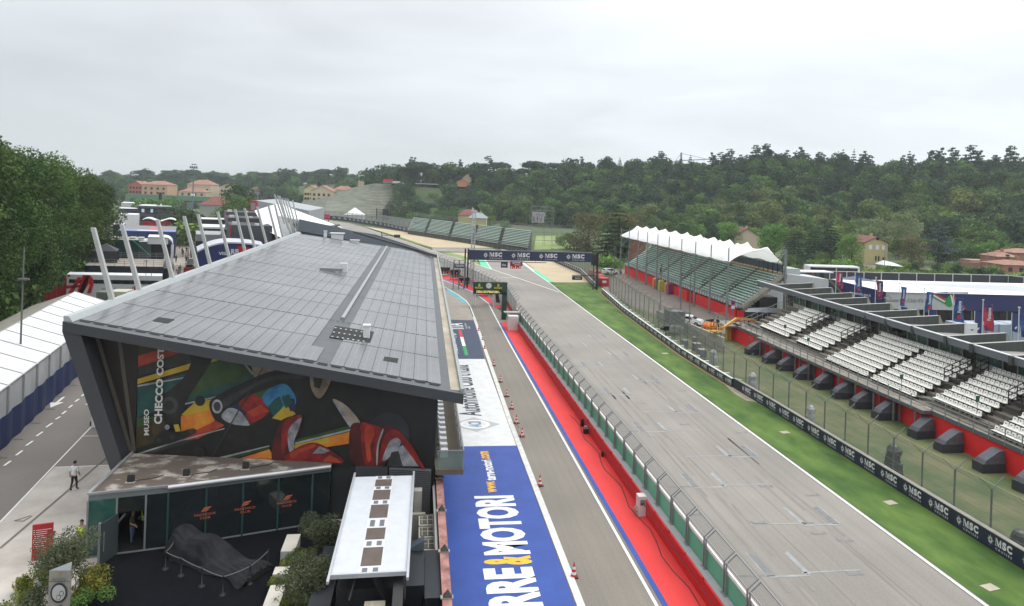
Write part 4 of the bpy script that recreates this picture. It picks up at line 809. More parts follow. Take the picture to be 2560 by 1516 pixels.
def stand(px,py,sgn,lab,nm="pit_wall_stand"):
 p=W(px,py);mb=MB();w_=2.2
 for dx in(-1,1):
  for dy in(-.5,.5):mb.tube((p.x+dx,p.y+dy,0),(p.x+dx,p.y+dy,sgn),.06,n=4)
 mb.box((p.x,p.y,.5),(w_,1.2,.08));mb.box((p.x,p.y,sgn-.6),(w_,1.2,.6),1);mb.box((p.x,p.y,1.1),(w_,1.0,.1),1)
 for dx in(-.6,0,.6):mb.box((p.x+dx,p.y+.2,1.2),(.4,.2,.4),1);mb.tube((p.x+dx,p.y-.4,.6),(p.x+dx,p.y-.4,1.0),.14,n=6,mi=1)
 return mb.obj(nm,[M_steel,M_dark2],None,lab,"timing stand","timing stands on the far red walk")
stand(1112,690,2.0,"timing stand nearest the end of the museum roof");stand(1138,700,2.3,"timing stand in the middle of the far red walk");stand(1160,713,1.6,"timing stand at the foot of the gantry post");stand(1205,740,2.4,"timing stand half hidden under the clock board")
p=W(1150,690);mb=MB();a,b=WD(1136,650,138),WD(1162,671,138)
mb.b2(a.x,b.x,a.y,a.y+1.4,b.z,b.z+(a.z-b.z)*.45,1)
for x in(a.x,(a.x+b.x)/2,b.x):
 for y in(a.y,a.y+1.4):mb.tube((x,y,0),(x,y,a.z),.06,n=4)
mb.b2(a.x,b.x,a.y,a.y+1.4,a.z-.1,a.z)
text(mb,"FIA FIA",[(a.x+.3,a.y-.03,b.z+.25),(b.x-.2,a.y-.03,b.z+.25),(b.x-.2,a.y-.03,b.z+.65),(a.x+.3,a.y-.03,b.z+.65)],2,.02)
mb.obj("marshal_platform",[M_steel,flat("platform_navy",34,50,84,.5),M_white],None,"small raised marshal platform with blue sign left of the gantry","platform")
mb=MB();p=W(1169,712);mb.box((p.x,p.y-.5,0),(1.5,.8,1.3));mb.obj("wrapped_monitor",flat("translucent_wrap",200,200,206,.3),None,"monitor wrapped in pale plastic at the foot of the lattice mast","equipment")
mb=MB();a=WD(1190,700,118);mb.b2(a.x-.2,a.x+3.4,a.y,a.y+2.2,3.6,3.75)
for x in(a.x,a.x+3.2):
 for y in(a.y+.1,a.y+2):mb.tube((x,y,0),(x,y,3.6),.06,n=5)
mb.obj("stand_canopy",[M_white],None,"flat white canopy roof just behind the clock board","canopy")
p=W(1247,765);mb=MB();mb.hexa([(p.x-.9,p.y,0),(p.x+.7,p.y,0),(p.x+.7,p.y+2.5,0),(p.x-.9,p.y+2.5,0),(p.x-.9,p.y,3.0),(p.x+.1,p.y,3.4),(p.x+.1,p.y+2.5,3.4),(p.x-.9,p.y+2.5,3.0)])
mb.hexa([(p.x-.5,p.y-.04,.6),(p.x+.2,p.y-.04,.6),(p.x+.2,p.y,.6),(p.x-.5,p.y,.6),(p.x-.8,p.y-.04,2.9),(p.x-.4,p.y-.04,3.1),(p.x-.4,p.y,3.1),(p.x-.8,p.y,2.9)],1)
mb.obj("wall_kiosk",[flat("kiosk_white",196,196,200,.5),M_black],None,"pale kiosk with a slanted black window under the clock board","kiosk")
fe=thing("far_pit_fence","steel mesh fence curving along the far red pit walk","fence",(12,125,0))
FP=[Vector((15.3,105,0))]+[up(W(x,y),0)for x,y in((1268,765),(1228,738),(1180,712),(1140,694),(1110,680),(1085,672))]
mb=MB()
for a,b in zip(FP,FP[1:]):mb.hexa([a,b,b+Vector((0,.2,0)),a+Vector((0,.2,0)),up(a,.95),up(b,.95),up(b,.95)+Vector((0,.2,0)),up(a,.95)+Vector((0,.2,0))])
mb.obj("low_wall",MATS["red_sheeting"],fe)
mb=MB();mn=MB()
for a,b in zip(FP,FP[1:]):
 n_=max(1,int((b-a).length/2.4))
 for i in range(n_):q=a.lerp(b,i/n_);mb.beam(up(q,.95),up(q,3.2),.09,.09);mb.beam(up(q,3.2),up(q,3.7)+Vector((.5,.1,0)),.07,.07)
 mb.beam(up(a,3.2),up(b,3.2),.06,.06);mb.beam(up(a,2.2),up(b,2.2),.05,.05);mn.poly([up(a,.95),up(b,.95),up(b,3.2),up(a,3.2)])
mb.obj("fence_post",M_steel,fe);mn.obj("wire_net",mat("pale_green_net",C(150,170,166),.6,alpha=.5),fe)
cone0=thing("traffic_cone","x","cone",(0,0,0),"traffic cones along the pit lane kerb")
mb=MB();mb.box((0,0,0),(.42,.42,.05));mb.obj("base",M_black,cone0)
mb=MB();prof=[(.16,.05),(.135,.17)],[(.135,.17),(.11,.30)],[(.11,.30),(.085,.43)],[(.085,.43),(.06,.56)],[(.06,.56),(.025,.76)]
for k_,pr in enumerate(prof):mb.lathe(pr,(0,0,0),12,k_%2)
mb.obj("body",[flat("cone_red",214,30,34,.5),flat("cone_white",236,236,236,.5)],cone0)
cl=["traffic cone nearest the camera beside the blue letters","second traffic cone, beside the web address","traffic cone just past the end of the blue paint","traffic cone beside the grey diamond emblem","traffic cone beside the start of the white painted words","fourth traffic cone from the camera end of the white paint","traffic cone beside the middle of the white painted words","traffic cone beside the far end of the white painted words","traffic cone near the edge of navy and white paint","last but one traffic cone beside the navy paint","farthest traffic cone, beside the navy paint"]
for k_,(x,y)in enumerate([(1434.2,1443),(1349.6,1215),(1304.9,1092),(1290.8,1059),(1279,1023),(1266.8,992),(1251,955.7),(1234.5,915),(1212,873),(1206.8,850.7),(1196.5,828)]):
 p=W(x,y)
 if k_==0:cone0.location=(p.x,p.y,0.0);cone0['label']=cl[0];ORG[cone0.name]=tuple(cone0.location)
 else:copy_tree(cone0,(p.x,p.y,0.0),rnd.uniform(0,1),cl[k_])
mb=MB();pts=[W(x,y,z)for x,y,z in((1279,1023,.72),(1283,1040,.2),(1291,1059,.7),(1297,1070,.25),(1305,1092,.7))];mb.path(pts,.025,5);mb.obj("barrier_tape",flat("red_white_tape",226,150,150,.5),None,"red and white tape slung between three traffic cones","tape")
M_ban=flat("barrier_navy",28,36,62,.55);M_ban2=flat("barrier_black_green",34,46,50,.55);M_ink=MATS["banner_white"]
def barrier(name,pts,h_,m,lab,logo_w,logo_gap,th_=.3,top=None,z0=0.03,small=True,start=0.0,side=1):
 t=thing(name,lab,"barrier",(pts[0][0],pts[0][1],0));b=MB();g=MB();tp=MB()
 P=[Vector((p[0],p[1],0))for p in pts];L_=[(b_-a_).length for a_,b_ in zip(P,P[1:])];tot=sum(L_)
 def at(s):
  for a_,b_,l_ in zip(P,P[1:],L_):
   if s<=l_ or b_ is P[-1]:return a_.lerp(b_,s/l_),(b_-a_).normalized()
   s-=l_
 for a_,b_ in zip(P,P[1:]):
  n_=(b_-a_).normalized().cross(Vector((0,0,1)))*th_*side
  b.hexa([up(a_,z0),up(b_,z0),up(b_+n_,z0),up(a_+n_,z0),up(a_,h_),up(b_,h_),up(b_+n_,h_),up(a_+n_,h_)])
  tp.hexa([up(a_,h_)-n_*.1,up(b_,h_)-n_*.1,up(b_+n_,h_),up(a_+n_,h_),up(a_,h_+.05)-n_*.1,up(b_,h_+.05)-n_*.1,up(b_+n_,h_+.05),up(a_+n_,h_+.05)])
 s=start
 while s+logo_w<tot:
  a_,d_=at(s);b_,d2=at(s+logo_w);nn=d_.cross(Vector((0,0,1)))*side*-.02
  q=[up(b_,h_*.12)+nn,up(a_,h_*.12)+nn,up(a_,h_*.9)+nn,up(b_,h_*.9)+nn]
  if logo_w>.9:cruise_logo(g,q,0,None,small)
  else:text(g,"MSC",sub(q,0,.3,1,.85),0,.03)
  s+=logo_w+logo_gap
 b.obj("banner",m,t);g.obj("banner_lettering",M_ink,t);tp.obj("top_edge",top or M_concr,t)
 return t
barrier("banner_barrier",BAR1,1.04,M_ban,"navy cruise banner barrier beside the nearest stretch of grass",1.75,.62,start=.3)
b2_=barrier("banner_barrier",BAR2,.92,M_ban2,"white topped cruise banner barrier along the middle stretch of grass",1.5,.55,th_=.25,top=P_white)
for k_ in range(26):
 s=k_*2.7;
 acc=0
 for a_,c2_ in zip(BAR2,BAR2[1:]):
  a_,c2_=Vector((*a_,0)),Vector((*c2_,0));l_=(c2_-a_).length
  if s<=acc+l_:q=a_.lerp(c2_,(s-acc)/l_);mb=MB();mb.box((q.x+.75,q.y,0),(.7,.22,.85));mb.obj("support_block",flat("white_block",232,234,230,.6),b2_);break
  acc+=l_
barrier("banner_barrier",BAR3,1.2,M_ban,"banner barrier with small panels curving behind the start gantry",1.1,.9,start=.2,small=False)
LB=[W(x,y)for x,y in((805,547),(870,554),(958,568),(1025,583),(1050,588))]
LB2=[W(x,y)for x,y in((1070,590.5),(1130,599),(1200,611),(1258,620.5))]
barrier("banner_barrier",[(p.x,p.y)for p in LB],2.3,M_ban,"banner barrier along the back of the far gravel left of the gap",3.6,3.0,side=-1,small=False)
barrier("banner_barrier",[(p.x,p.y)for p in LB2],1.9,M_ban,"banner barrier along the back of the far gravel right of the gap",2.4,1.6,side=-1,small=False)
for x,y,l_ in((1051,589,"orange post at the left side of the barrier gap"),(1069,590,"orange post at the right side of the barrier gap"),(1260,621,"orange post at the end of the far barrier")):
 p=W(x,y);mb=MB();mb.box((p.x,p.y,0),(1.0,.5,2.0));mb.box((p.x,p.y,2.0),(.6,.4,.3));mb.obj("marker_post",flat("orange_marker",226,92,60,.5),None,l_,"marker post","orange marker posts by the far barrier")
M_wire=mat("catch_fence_wire",C(138,146,138),.6,alpha=.3);M_wire3=mat("catch_fence_wire_mid",C(146,152,148),.6,alpha=.42);M_wing=mat("catch_fence_wing",C(200,204,200),.6,alpha=.36);M_wire2=mat("catch_fence_wire_far",C(150,154,154),.6,alpha=.42)
def catch_fence(name,pts,sp,h_,lab,wire,arm=True,first=0.0,r=.05,maxparts=60):
 t=thing(name,lab,"fence",(pts[0][0],pts[0][1],0));P=[Vector((*p[:2],0))for p in pts]
 net=MB();wg_=MB();s=first;acc=0
 rails=MB()
 for a_,b_ in zip(P,P[1:]):
  net.poly([up(a_,.3),up(b_,.3),up(b_,h_),up(a_,h_)])
  if arm:
   d_=(b_-a_).normalized().cross(Vector((0,0,1)))*-.95
   wg_.poly([up(a_,h_),up(b_,h_),up(b_,h_+.75)+d_,up(a_,h_+.75)+d_]);wg_.tube(up(a_,h_+.75)+d_,up(b_,h_+.75)+d_,.018,n=3,cap=False)
  for z in(np.arange(.6,h_,.55)):rails.tube(up(a_,z),up(b_,z),.012,n=3,cap=False)
  rails.tube(up(a_,h_),up(b_,h_),.02,n=3,cap=False)
  l_=(b_-a_).length
  while s<=acc+l_:
   q=a_.lerp(b_,(s-acc)/l_);d_=(b_-a_).normalized().cross(Vector((0,0,1)));m_=MB()
   m_.beam(up(q,0),up(q,h_),r*1.6,r*1.6)
   if arm:m_.tube(up(q,h_-.05),up(q,h_+.75)-d_*.95,.018,n=3);m_.beam(up(q,h_-.05),up(q,h_+.7)+d_*.8,r,r)
   m_.obj("fence_post",M_post,t);s+=sp
  acc+=l_
 net.obj("wire_net",wire,t)
 if arm:wg_.obj("net_wing",M_wing,t)
 rails.obj("wire_cable",M_steel,t)
 return t
M_post=flat("grey_fence_post",112,114,113,.6)
FN=[(34.35,22),(34.4,62),(34.5,72),(35.1,84)]
catch_fence("catch_fence",FN,2.83,3.35,"tall grey catch fence behind the near banner barriers",M_wire,first=.35)
FN0=[(35.1,84),(36.3,98),(37.4,115),(39.4,137),(40.2,141)]
catch_fence("catch_fence",FN0,2.83,3.9,"taller stretch of catch fence before the covered grandstand",M_wire3,first=1.5)
FN2=[(38.3,142),(41.6,170),(40.2,206)]
catch_fence("catch_fence",FN2,3.2,3.6,"catch fence behind the start gantry beside the gravel",M_wire2,arm=False)
FN3=[(p.x,p.y+2.5)for p in LB];catch_fence("catch_fence",FN3,7.5,5.0,"catch fence behind the far gravel trap, left stretch",M_wire2,arm=False,r=.12)
FN4=[(p.x,p.y+2.5)for p in LB2];catch_fence("catch_fence",FN4,5.0,4.0,"catch fence behind the far gravel trap, right stretch",M_wire2,arm=False,r=.1)
def wrapped(px,py,h_,w_,m,lab,z=0.0):
 p=W(px,py);mb=MB();r_=random.Random(px);n=9
 lv=[(0,1.0),(.3,.95),(.55,.8),(.8,.85),(.95,.5),(1.0,.1)]
 vs=[];fs=[]
 for k_,(z_,s_)in enumerate(lv):
  for i in range(n):
   a=2*math.pi*i/n;rr=w_/2*s_*r_.uniform(.75,1.1);vs.append((p.x+rr*math.cos(a),p.y+rr*math.sin(a),z_*h_*r_.uniform(.97,1.0)))
 for k_ in range(len(lv)-1):
  for i in range(n):fs.append((k_*n+i,k_*n+(i+1)%n,(k_+1)*n+(i+1)%n,(k_+1)*n+i))
 fs.append(tuple((len(lv)-1)*n+i for i in range(n)))
 mb.add(vs,fs);mb.tube((p.x,p.y,0),(p.x,p.y,h_*.4),w_*.5,n=7);mb.obj("wrapped_camera",m,None,lab,"camera","wrapped trackside cameras")
M_wrap=mat("clear_plastic_wrap",C(150,152,154),.2,c2=C(214,216,218),sc=4,det=6);M_bw=mat("black_plastic_wrap",C(34,36,38),.3,c2=C(70,72,74),sc=5)
wrapped(1783,906,1.6,1.0,M_wrap,"clear wrapped camera beside a grey box behind the middle barrier");wrapped(1880,972,1.75,1.0,M_wrap,"clear wrapped camera at the start of the navy barrier")
wrapped(2026,1058,1.65,.85,M_wrap,"clear wrapped camera behind the navy barrier below the white seats");wrapped(2232,1186,2.3,1.3,M_bw,"large black wrapped camera behind the navy barrier");wrapped(2550,1380,1.3,1.3,M_bw,"black wrapped camera at the right edge by the navy barrier")
for x,y,w_,h_,l_ in((1741,876,.9,.9,"grey lidded box behind the middle barrier"),(1755,892,.9,.9,"grey box with an aerial behind the middle barrier"),(1712,864,.7,.7,"small grey box behind the middle barrier"),(1735,862,.4,1.0,"narrow dark post box behind the middle barrier")):
 p=W(x,y);mb=MB();mb.box((p.x,p.y,0),(w_,w_,h_));mb.box((p.x,p.y,h_),(w_*1.06,w_*1.06,.06),1);mb.tube((p.x,p.y,h_),(p.x,p.y,h_+.7),.03,n=4);mb.obj("equipment_box",[flat("grey_case",120,122,122,.5),flat("pale_lid",170,172,170,.5)],None,l_,"box","equipment boxes behind the barrier")
hd=thing("photo_hide","scaffold hide draped in grey mesh behind the middle barrier","hide",(38,100,0));a,b=W(1673,838),W(1708,842)
mb=MB();
for x in(a.x,b.x+.6):
 for y in(a.y,a.y+2):mb.tube((x,y,0),(x,y,3.4),.05,n=4)
mb.b2(a.x,b.x+.6,a.y,a.y+2,.9,1.0);mb.obj("scaffold",M_steel,hd)
mb=MB();mb.b2(a.x,b.x+.6,a.y+.02,a.y+2,1.6,3.4);mb.obj("mesh_drape",mat("grey_drape",C(96,100,100),.7,var=.3,sc=2),hd)
bw=MB();q0,q1=W(1640,795),W(1806,883);q0.z=q1.z=0;n_=Vector((.35,.1,0))
bw.hexa([q0,q1,q1+n_,q0+n_,up(q0,1.3),up(q1,2.0),up(q1,2.0)+n_,up(q0,1.3)+n_]);bw.obj("block_wall",mat("concrete_block_wall",C(146,144,132),.9,c2=C(180,176,164),sc=1.2,stretch=(1,1,3)),None,"pale concrete block wall between the bank and the service yard","wall")
KS=.02
def sx(i,Y,dx=0.0):return 45.55+.79*i+KS*(Y-66)+dx
def sz(i):return 2.35+.34*i
Y0,Y1=42.0,90.5
gs=thing("white_seat_grandstand","open grandstand with rows of white bucket seats on a red base wall","grandstand",(46,60,0))
M_rw=mat("red_painted_wall",C(226,26,28),.75,c2=C(246,40,38),sc=.8,det=7)
mb=MB();mb.hexa([(44.85,30,0),(45.2,30,0),(45.5,95,0),(45.0,95,0),(44.85,30,1.95),(45.2,30,1.95),(45.5,95,1.95),(45.0,95,1.95)]);mb.obj("base_wall",M_rw,gs)
mb=MB()
for a,b in((30.0,57.0),(57.0,94.0)):
 pass
mb.hexa([(44.7,30,1.97),(46.4,30,1.97),(46.9,94,1.97),(44.86,94,1.97),(44.7,30,2.3),(46.4,30,2.3),(46.9,94,2.3),(44.86,94,2.3)],0,1)
mb.hexa([(43.9,54,2.0),(44.69,54,2.0),(44.79,84,2.0),(44.0,84,2.0),(43.9,54,2.3),(44.69,54,2.3),(44.79,84,2.3),(44.0,84,2.3)],0,1)
mb.obj("walkway",[flat("grey_green_steel",88,98,102,.6),mat("worn_concrete_step",C(126,120,110),.9,c2=C(160,154,142),sc=1.5,det=8)],gs)
mb=MB()
for y in np.arange(30,94,1.5):
 x=43.92+.003*(y-54)if 54<y<84 else 44.72+.002*(y-30);mb.beam((x,y,2.0),(x,y,3.35),.06,.06)
for z in(2.65,3.0,3.35):mb.path([(44.72,30,z),(44.76,54,z),(43.92,54.5,z),(44.02,83.5,z),(44.83,84,z),(44.85,94,z)],.028,4)
mb.obj("front_rail",M_steel,gs)
for y in np.arange(55,86,2.8):
 for d_ in(0,.8):x=43.98+.003*(y-54)+d_*.8;mb=MB();mb.beam((x,y,0),(x,y,1.95),.12,.12);mb.obj("walkway_post",M_post,gs)
NR=9;M_step=MATS["worn_concrete_step"];M_riser=flat("dark_riser",44,42,40,.8)
mb=MB()
for i in range(0,NR):
 x0a,x1a=sx(i,Y0,-.25),sx(i+1,Y0,-.25);x0b,x1b=sx(i,Y1,-.25),sx(i+1,Y1,-.25);z=sz(i)
 mb.hexa([(x0a,Y0-14,2.31),(x1a,Y0-14,2.31),(x1b,Y1+.6,2.31),(x0b,Y1+.6,2.31),(x0a,Y0-14,z),(x1a,Y0-14,z),(x1b,Y1+.6,z),(x0b,Y1+.6,z)])
mb.obj("terrace",mat("shade_toned_concrete",C(92,86,78),.9,c2=C(128,121,110),sc=1.2,det=8),gs)  # concrete colour darkened to stand in for shade between the seat rows
def seat_mesh():
 mb=MB();w_=.46
 mb.hexa([(-.1,-w_/2,.30),(.2,-w_/2,.26),(.2,w_/2,.26),(-.1,w_/2,.30),(-.12,-w_/2,.36),(.2,-w_/2,.34),(.2,w_/2,.34),(-.12,w_/2,.36)])
 mb.hexa([(.17,-w_/2,.3),(.25,-w_/2,.3),(.25,w_/2,.3),(.17,w_/2,.3),(.25,-w_/2+.05,.68),(.31,-w_/2+.05,.68),(.31,w_/2-.05,.68),(.25,w_/2-.05,.68)])
 mb.poly([(.195,-.06,.52),(.195,.06,.52),(.205,.06,.6),(.205,-.06,.6)],1)
 mb.b2(-.05,.12,-.04,.04,.0,.28,1)
 return mb
M_seat=mat("white_seat_shell",(.74,.73,.68),.4,var=.06);M_dk=flat("seat_dark",40,38,36,.7)
S0=seat_mesh()
blocks=[]
def seg(rows,ya,yb):blocks.append((rows,ya,yb))
aisles_low=[(81.6,80.0),(70.2,68.9),(58.6,57.3),(47.4,46.4)]
def yrow(px,py,i):p=W(px,py,sz(i)+.4);return p.y
rows_ext={}
for i in range(NR):
 t=i/8
 far=89.9-.1*i
 a1=(82.2-1.6*t,81.0-1.9*t-.4)
 a2=(71.5-1.2*t,69.8-1.6*t-.4)
 a3=(60.8-.2*t,59.4-.5*t)
 a4=(51.0-.9*t,49.4-1.4*t)
 B=[(81.0,88.4-.1*i),(73.6,79.2),(63.9,71.3),(56.9,63.4),(50.3,55.5),(43.5,48.6),(36,42)]
 rows_ext[i]=[b for k,b in enumerate(B)if not(i==0 and k in(0,1,4))]if i<8 else[B[0],B[1],(58,71.3)]+B[4:]
seats=[]
for i in range(NR):
 for(ya,yb)in rows_ext[i]:
  y=ya+.3
  while y<yb-.2:seats.append((sx(i,y),y,sz(i)));y+=.52
seats.sort(key=lambda s:(s[0]*ST+s[1]*CT))
seats=[s for s in seats if s[0]*CT-s[1]*ST<(s[0]*ST+s[1]*CT)*.775]
sm=bpy.data.meshes.new("seat");sm.from_pydata(S0.v,[],S0.f);sm.materials.append(M_seat);sm.materials.append(M_dk);sm.polygons.foreach_set('material_index',S0.m);sm.update()
infr=[s for s in seats]
for s in infr[:100]:
 o=bpy.data.objects.new("seat",sm);COL.objects.link(o);o.parent=gs;o.location=(s[0]-46,s[1]-60,s[2])
mb=MB()
for s in infr[100:]:mb.add([(v[0]+s[0],v[1]+s[1],v[2]+s[2])for v in S0.v],S0.f);mb.m[-len(S0.f):]=S0.m
mb.obj("seat_rows",[M_seat,M_dk],gs,kind='stuff')
mb=MB()
for i in range(NR):
 for(ya,yb)in rows_ext[i]:mb.beam((sx(i,ya,.12),ya,sz(i)+.2),(sx(i,yb,.12),yb,sz(i)+.2),.06,.08);mb.hexa([(sx(i,ya,.36),ya,sz(i)),(sx(i,ya,.44),ya,sz(i)),(sx(i,yb,.44),yb,sz(i)),(sx(i,yb,.36),yb,sz(i)),(sx(i,ya,.36),ya,sz(i)+.36),(sx(i,ya,.44),ya,sz(i)+.36),(sx(i,yb,.44),yb,sz(i)+.36),(sx(i,yb,.36),yb,sz(i)+.36)])
mb.obj("seat_rail",M_riser,gs)
def stair(ya,yb,i0,i1):
 mb=MB()
 for y in(ya,yb):
  for i in range(i0,i1+1,1):mb.beam((sx(i,y),y,sz(i)+.2),(sx(i,y),y,sz(i)+1.5),.06,.06)
  for h_ in(.6,1.05,1.5):mb.beam((sx(i0,y),y,sz(i0)+h_),(sx(i1,y),y,sz(i1)+h_),.06,.06)
 mb.beam((sx(i1,ya),ya,sz(i1)+1.5),(sx(i1,yb),yb,sz(i1)+1.5),.06,.06)
 mb.obj("stair_rail",M_riser,gs)
 mb=MB()
 for i in range(i0,i1):mb.box((sx(i,(ya+yb)/2)+.1,(ya+yb)/2,sz(i)),(.7,abs(yb-ya),.25))
 mb.obj("stair",flat("dark_stair",70,66,60,.8),gs)
stair(80.8,79.5,4,8);stair(73.3,71.7,4,8);stair(57.2,55.7,4,8);stair(50.1,48.8,4,8)
mb=MB()
for i in range(0,9):mb.beam((sx(i,90.6),90.8,sz(i)),(sx(i,90.6),90.8,sz(i)+1.3),.05,.05)
for h_ in(.7,1.3):mb.beam((sx(-1,90.6),90.8,sz(-1)+h_),(sx(9,90.6),90.8,sz(9)+h_),.06,.06)
mb.obj("end_rail",M_steel,gs)
mb=MB()
mb.b2(43.2,45.6,91.2,95.5,2.1,2.3)
for x,y in((43.3,91.4),(43.3,95.3),(45.4,91.4),(45.4,95.3),(44.4,95.3)):
 mb.beam((x,y,0),(x,y,3.4),.1,.1)
for z in(2.8,3.1,3.4):mb.beam((43.3,91.4,z),(43.3,95.3,z),.05,.05);mb.beam((43.3,95.3,z),(45.4,95.3,z),.05,.05)
mb.obj("landing",M_steel,gs)
mb=MB()
for x,y in((44.0,92.5),(44.6,92.7),(45.2,93.0)):mb.tube((x,y,0),(x,y,2.0),.22,n=8)
mb.obj("yellow_column",flat("amber_yellow",226,170,40,.5),gs)
for(px,py,z,l_)in((1962,822,2.9,0),(2020,858,2.9,0),(2253,945,3.4,0),(2443,1002,3.4,0)):
 p=W(px,py+22,z);mb=MB();mb.tube((p.x,p.y,2.4),(p.x,p.y,4.2),.03,n=4);mb.box((p.x,p.y,4.1),(.32,.04,.42),1);mb.obj("sector_sign",[M_post,flat("small_green_sign",40,96,80,.6)],gs)
cb=thing("commentary_boxes","row of glazed commentary boxes under a long grey roof beam","building",(53,66,0))
def bx(Y,dx=0.0):return sx(9,Y,dx)
mb=MB();mb.hexa([(bx(28,.2),28,5.0),(bx(28,3.6),28,5.0),(bx(93,3.6),93,5.0),(bx(93,.2),93,5.0),(bx(28,.2),28,6.75),(bx(28,3.6),28,6.75),(bx(93,3.6),93,6.75),(bx(93,.2),93,6.75)]);mb.obj("wall",flat("brown_grey_box_wall",66,62,56,.8),cb)  # dull brown grey wall colour
mb=MB();mb.hexa([(bx(28,.0),28,3.0),(bx(28,3.6),28,3.0),(bx(93,3.6),93,3.0),(bx(93,.0),93,3.0),(bx(28,.0),28,sz(8)+.05),(bx(28,3.6),28,sz(8)+.05),(bx(93,3.6),93,sz(8)+.05),(bx(93,.0),93,sz(8)+.05)]);mb.obj("floor_slab",M_step,cb)
yb_=91.0;k_=0
while yb_>38:
 w_=3.1;mb=MB();x=bx(yb_,.02);x2=bx(yb_-w_,.02)
 mb.hexa([(x,yb_,sz(8)),(x2,yb_-w_,sz(8)),(x2+.2,yb_-w_,sz(8)),(x+.2,yb_,sz(8)),(x,yb_,sz(8)+.55),(x2,yb_-w_,sz(8)+.55),(x2+.2,yb_-w_,sz(8)+.55),(x+.2,yb_,sz(8)+.55)])
 for t in(0,.5,1):q=Vector((x,yb_,0)).lerp(Vector((x2,yb_-w_,0)),t);mb.beam(up(q,sz(8)),up(q,6.8),.1,.1)
 mb.beam((x,yb_,sz(8)+.57),(x2,yb_-w_,sz(8)+.57),.1,.08)
 f_=mb.obj("window",flat("pale_window_frame",176,176,168,.5),cb)
 mb=MB();pane(mb,(x+.06,yb_,0),(x2+.06,yb_-w_,0),sz(8)+.55,6.7,th_=-.03);mb.obj("pane",M_glassg,f_)
 yb_-=w_+1.6;k_+=1
def bmx(Y):return np.interp(Y,[40,49.88,100.6,105],[49.3,49.5,52.61,52.9])
mb=MB();ya,yb=34,100.6
mb.hexa([(bmx(ya),ya,6.95),(bmx(ya)+.5,ya,6.95),(bmx(yb)+.5,yb,6.95),(bmx(yb),yb,6.95),(bmx(ya)-.15,ya,7.55),(bmx(ya)+.55,ya,7.6),(bmx(yb)+.55,yb,7.6),(bmx(yb)-.15,yb,7.55)])
mb.obj("roof_beam",flat("blue_grey_beam",122,128,138,.5,sc=.4),cb)
mb=MB();mb.hexa([(bmx(ya)-.15,ya,7.61),(bmx(ya)+.12,ya,7.61),(bmx(yb)+.12,yb,7.61),(bmx(yb)-.15,yb,7.61),(bmx(ya)-.15,ya,7.68),(bmx(ya)+.12,ya,7.68),(bmx(yb)+.12,yb,7.68),(bmx(yb)-.15,yb,7.68)]);mb.obj("beam_flashing",M_white,cb)
mb=MB();mb.hexa([(bmx(ya)+.5,ya,7.0),(bmx(ya)+5.5,ya,6.8),(bmx(yb)+5.5,yb,6.8),(bmx(yb)+.5,yb,7.0),(bmx(ya)+.5,ya,7.2),(bmx(ya)+5.5,ya,7.0),(bmx(yb)+5.5,yb,7.0),(bmx(yb)+.5,yb,7.2)]);mb.obj("roof_deck",flat("light_roof_deck",150,150,146,.7),cb)
M_fin=mat("dark_ribbed_fin",C(66,70,68),.8,c2=C(84,88,86),sc=1.2,stretch=(6,1,.2),det=2)
fin_px=[((1935,705),(2041,711)),((1955,717),(2085,722)),((1995,730),(2136,735)),((2035,741),(2177,747)),((2085,755),(2236,762)),((2140,772),(2301,778)),((2190,787),(2356,793)),((2262,808),(2428,811)),((2350,831),(2525,837)),((2418,850),(2600,856)),((2500,878),(2700,886))]
for a,b in fin_px:
 p=W(*a,8.0);q=W(*b,8.0);yy=(p.y+q.y)/2;x0_=bmx(yy)+.25
 mb=MB();mb.hexa([(x0_,yy,6.9),(q.x,yy,6.9),(q.x,yy+.35,6.9),(x0_,yy+.35,6.9),(x0_,yy,7.7),(q.x,yy,8.05),(q.x,yy+.35,8.05),(x0_,yy+.35,7.7)],0,1)
 mb.hexa([(q.x,yy,5.5),(q.x+1.3,yy,5.5),(q.x+1.3,yy+.35,5.5),(q.x,yy+.35,5.5),(q.x,yy,8.05),(q.x+.15,yy,8.05),(q.x+.15,yy+.35,8.05),(q.x,yy+.35,8.05)],2)
 mb.obj("roof_fin",[M_fin,flat("fin_top",168,168,160,.7),M_concr],cb)
for(px,py)in((2075,762),(2260,822),(2245,818),(2010,724)):
 p=W(px,py,6.6);mb=MB();mb.box((p.x,p.y,5.9),(.8,.7,.7),0,.4);mb.tube((p.x-.4,p.y,6.3),(p.x-1.0,p.y-.2,6.2),.2,n=8);mb.obj("shrouded_camera",M_bw,cb)
mb=MB();p=W(2427,828,7.6);mb.box((p.x,p.y,7.0),(1.2,.3,1.4));mb.box((p.x,p.y-.17,7.7),(.25,.03,.1),1);mb.obj("white_meter_box",[M_white,M_black],cb)
tb0=thing("tyre_block","x","tyre block",(0,0,0),"grey wrapped tyre blocks at the foot of the red wall")
mb=MB();mb.box((0,0,0),(1.9,1.05,.7));mb.obj("base",mat("grey_tarp_dark",C(52,55,62),.6,var=.2,sc=2.5,world=False),tb0)
mb=MB();mb.add([(-.75,-.5,.71),(.92,-.5,.71),(.92,.5,.71),(-.75,.5,.71),(.45,-.44,1.62),(.88,-.44,1.68),(.88,.44,1.68),(.45,.44,1.62),(-.6,-.46,.95),(-.6,.46,.95)],[(0,1,5,4,8),(1,2,6,5),(2,3,9,7,6),(4,5,6,7),(8,4,7,9),(3,0,8,9),(3,2,1,0)]);mb.obj("top",mat("grey_tarp",C(82,85,92),.6,var=.2,sc=2.5,world=False),tb0)
TBP=[(1880,886),(1918,908),(1958,926),(1995,948),(2052,972),(2104,996),(2150,1020),(2215,1048),(2298,1094),(2366,1128),(2468,1178),(2575,1228)]
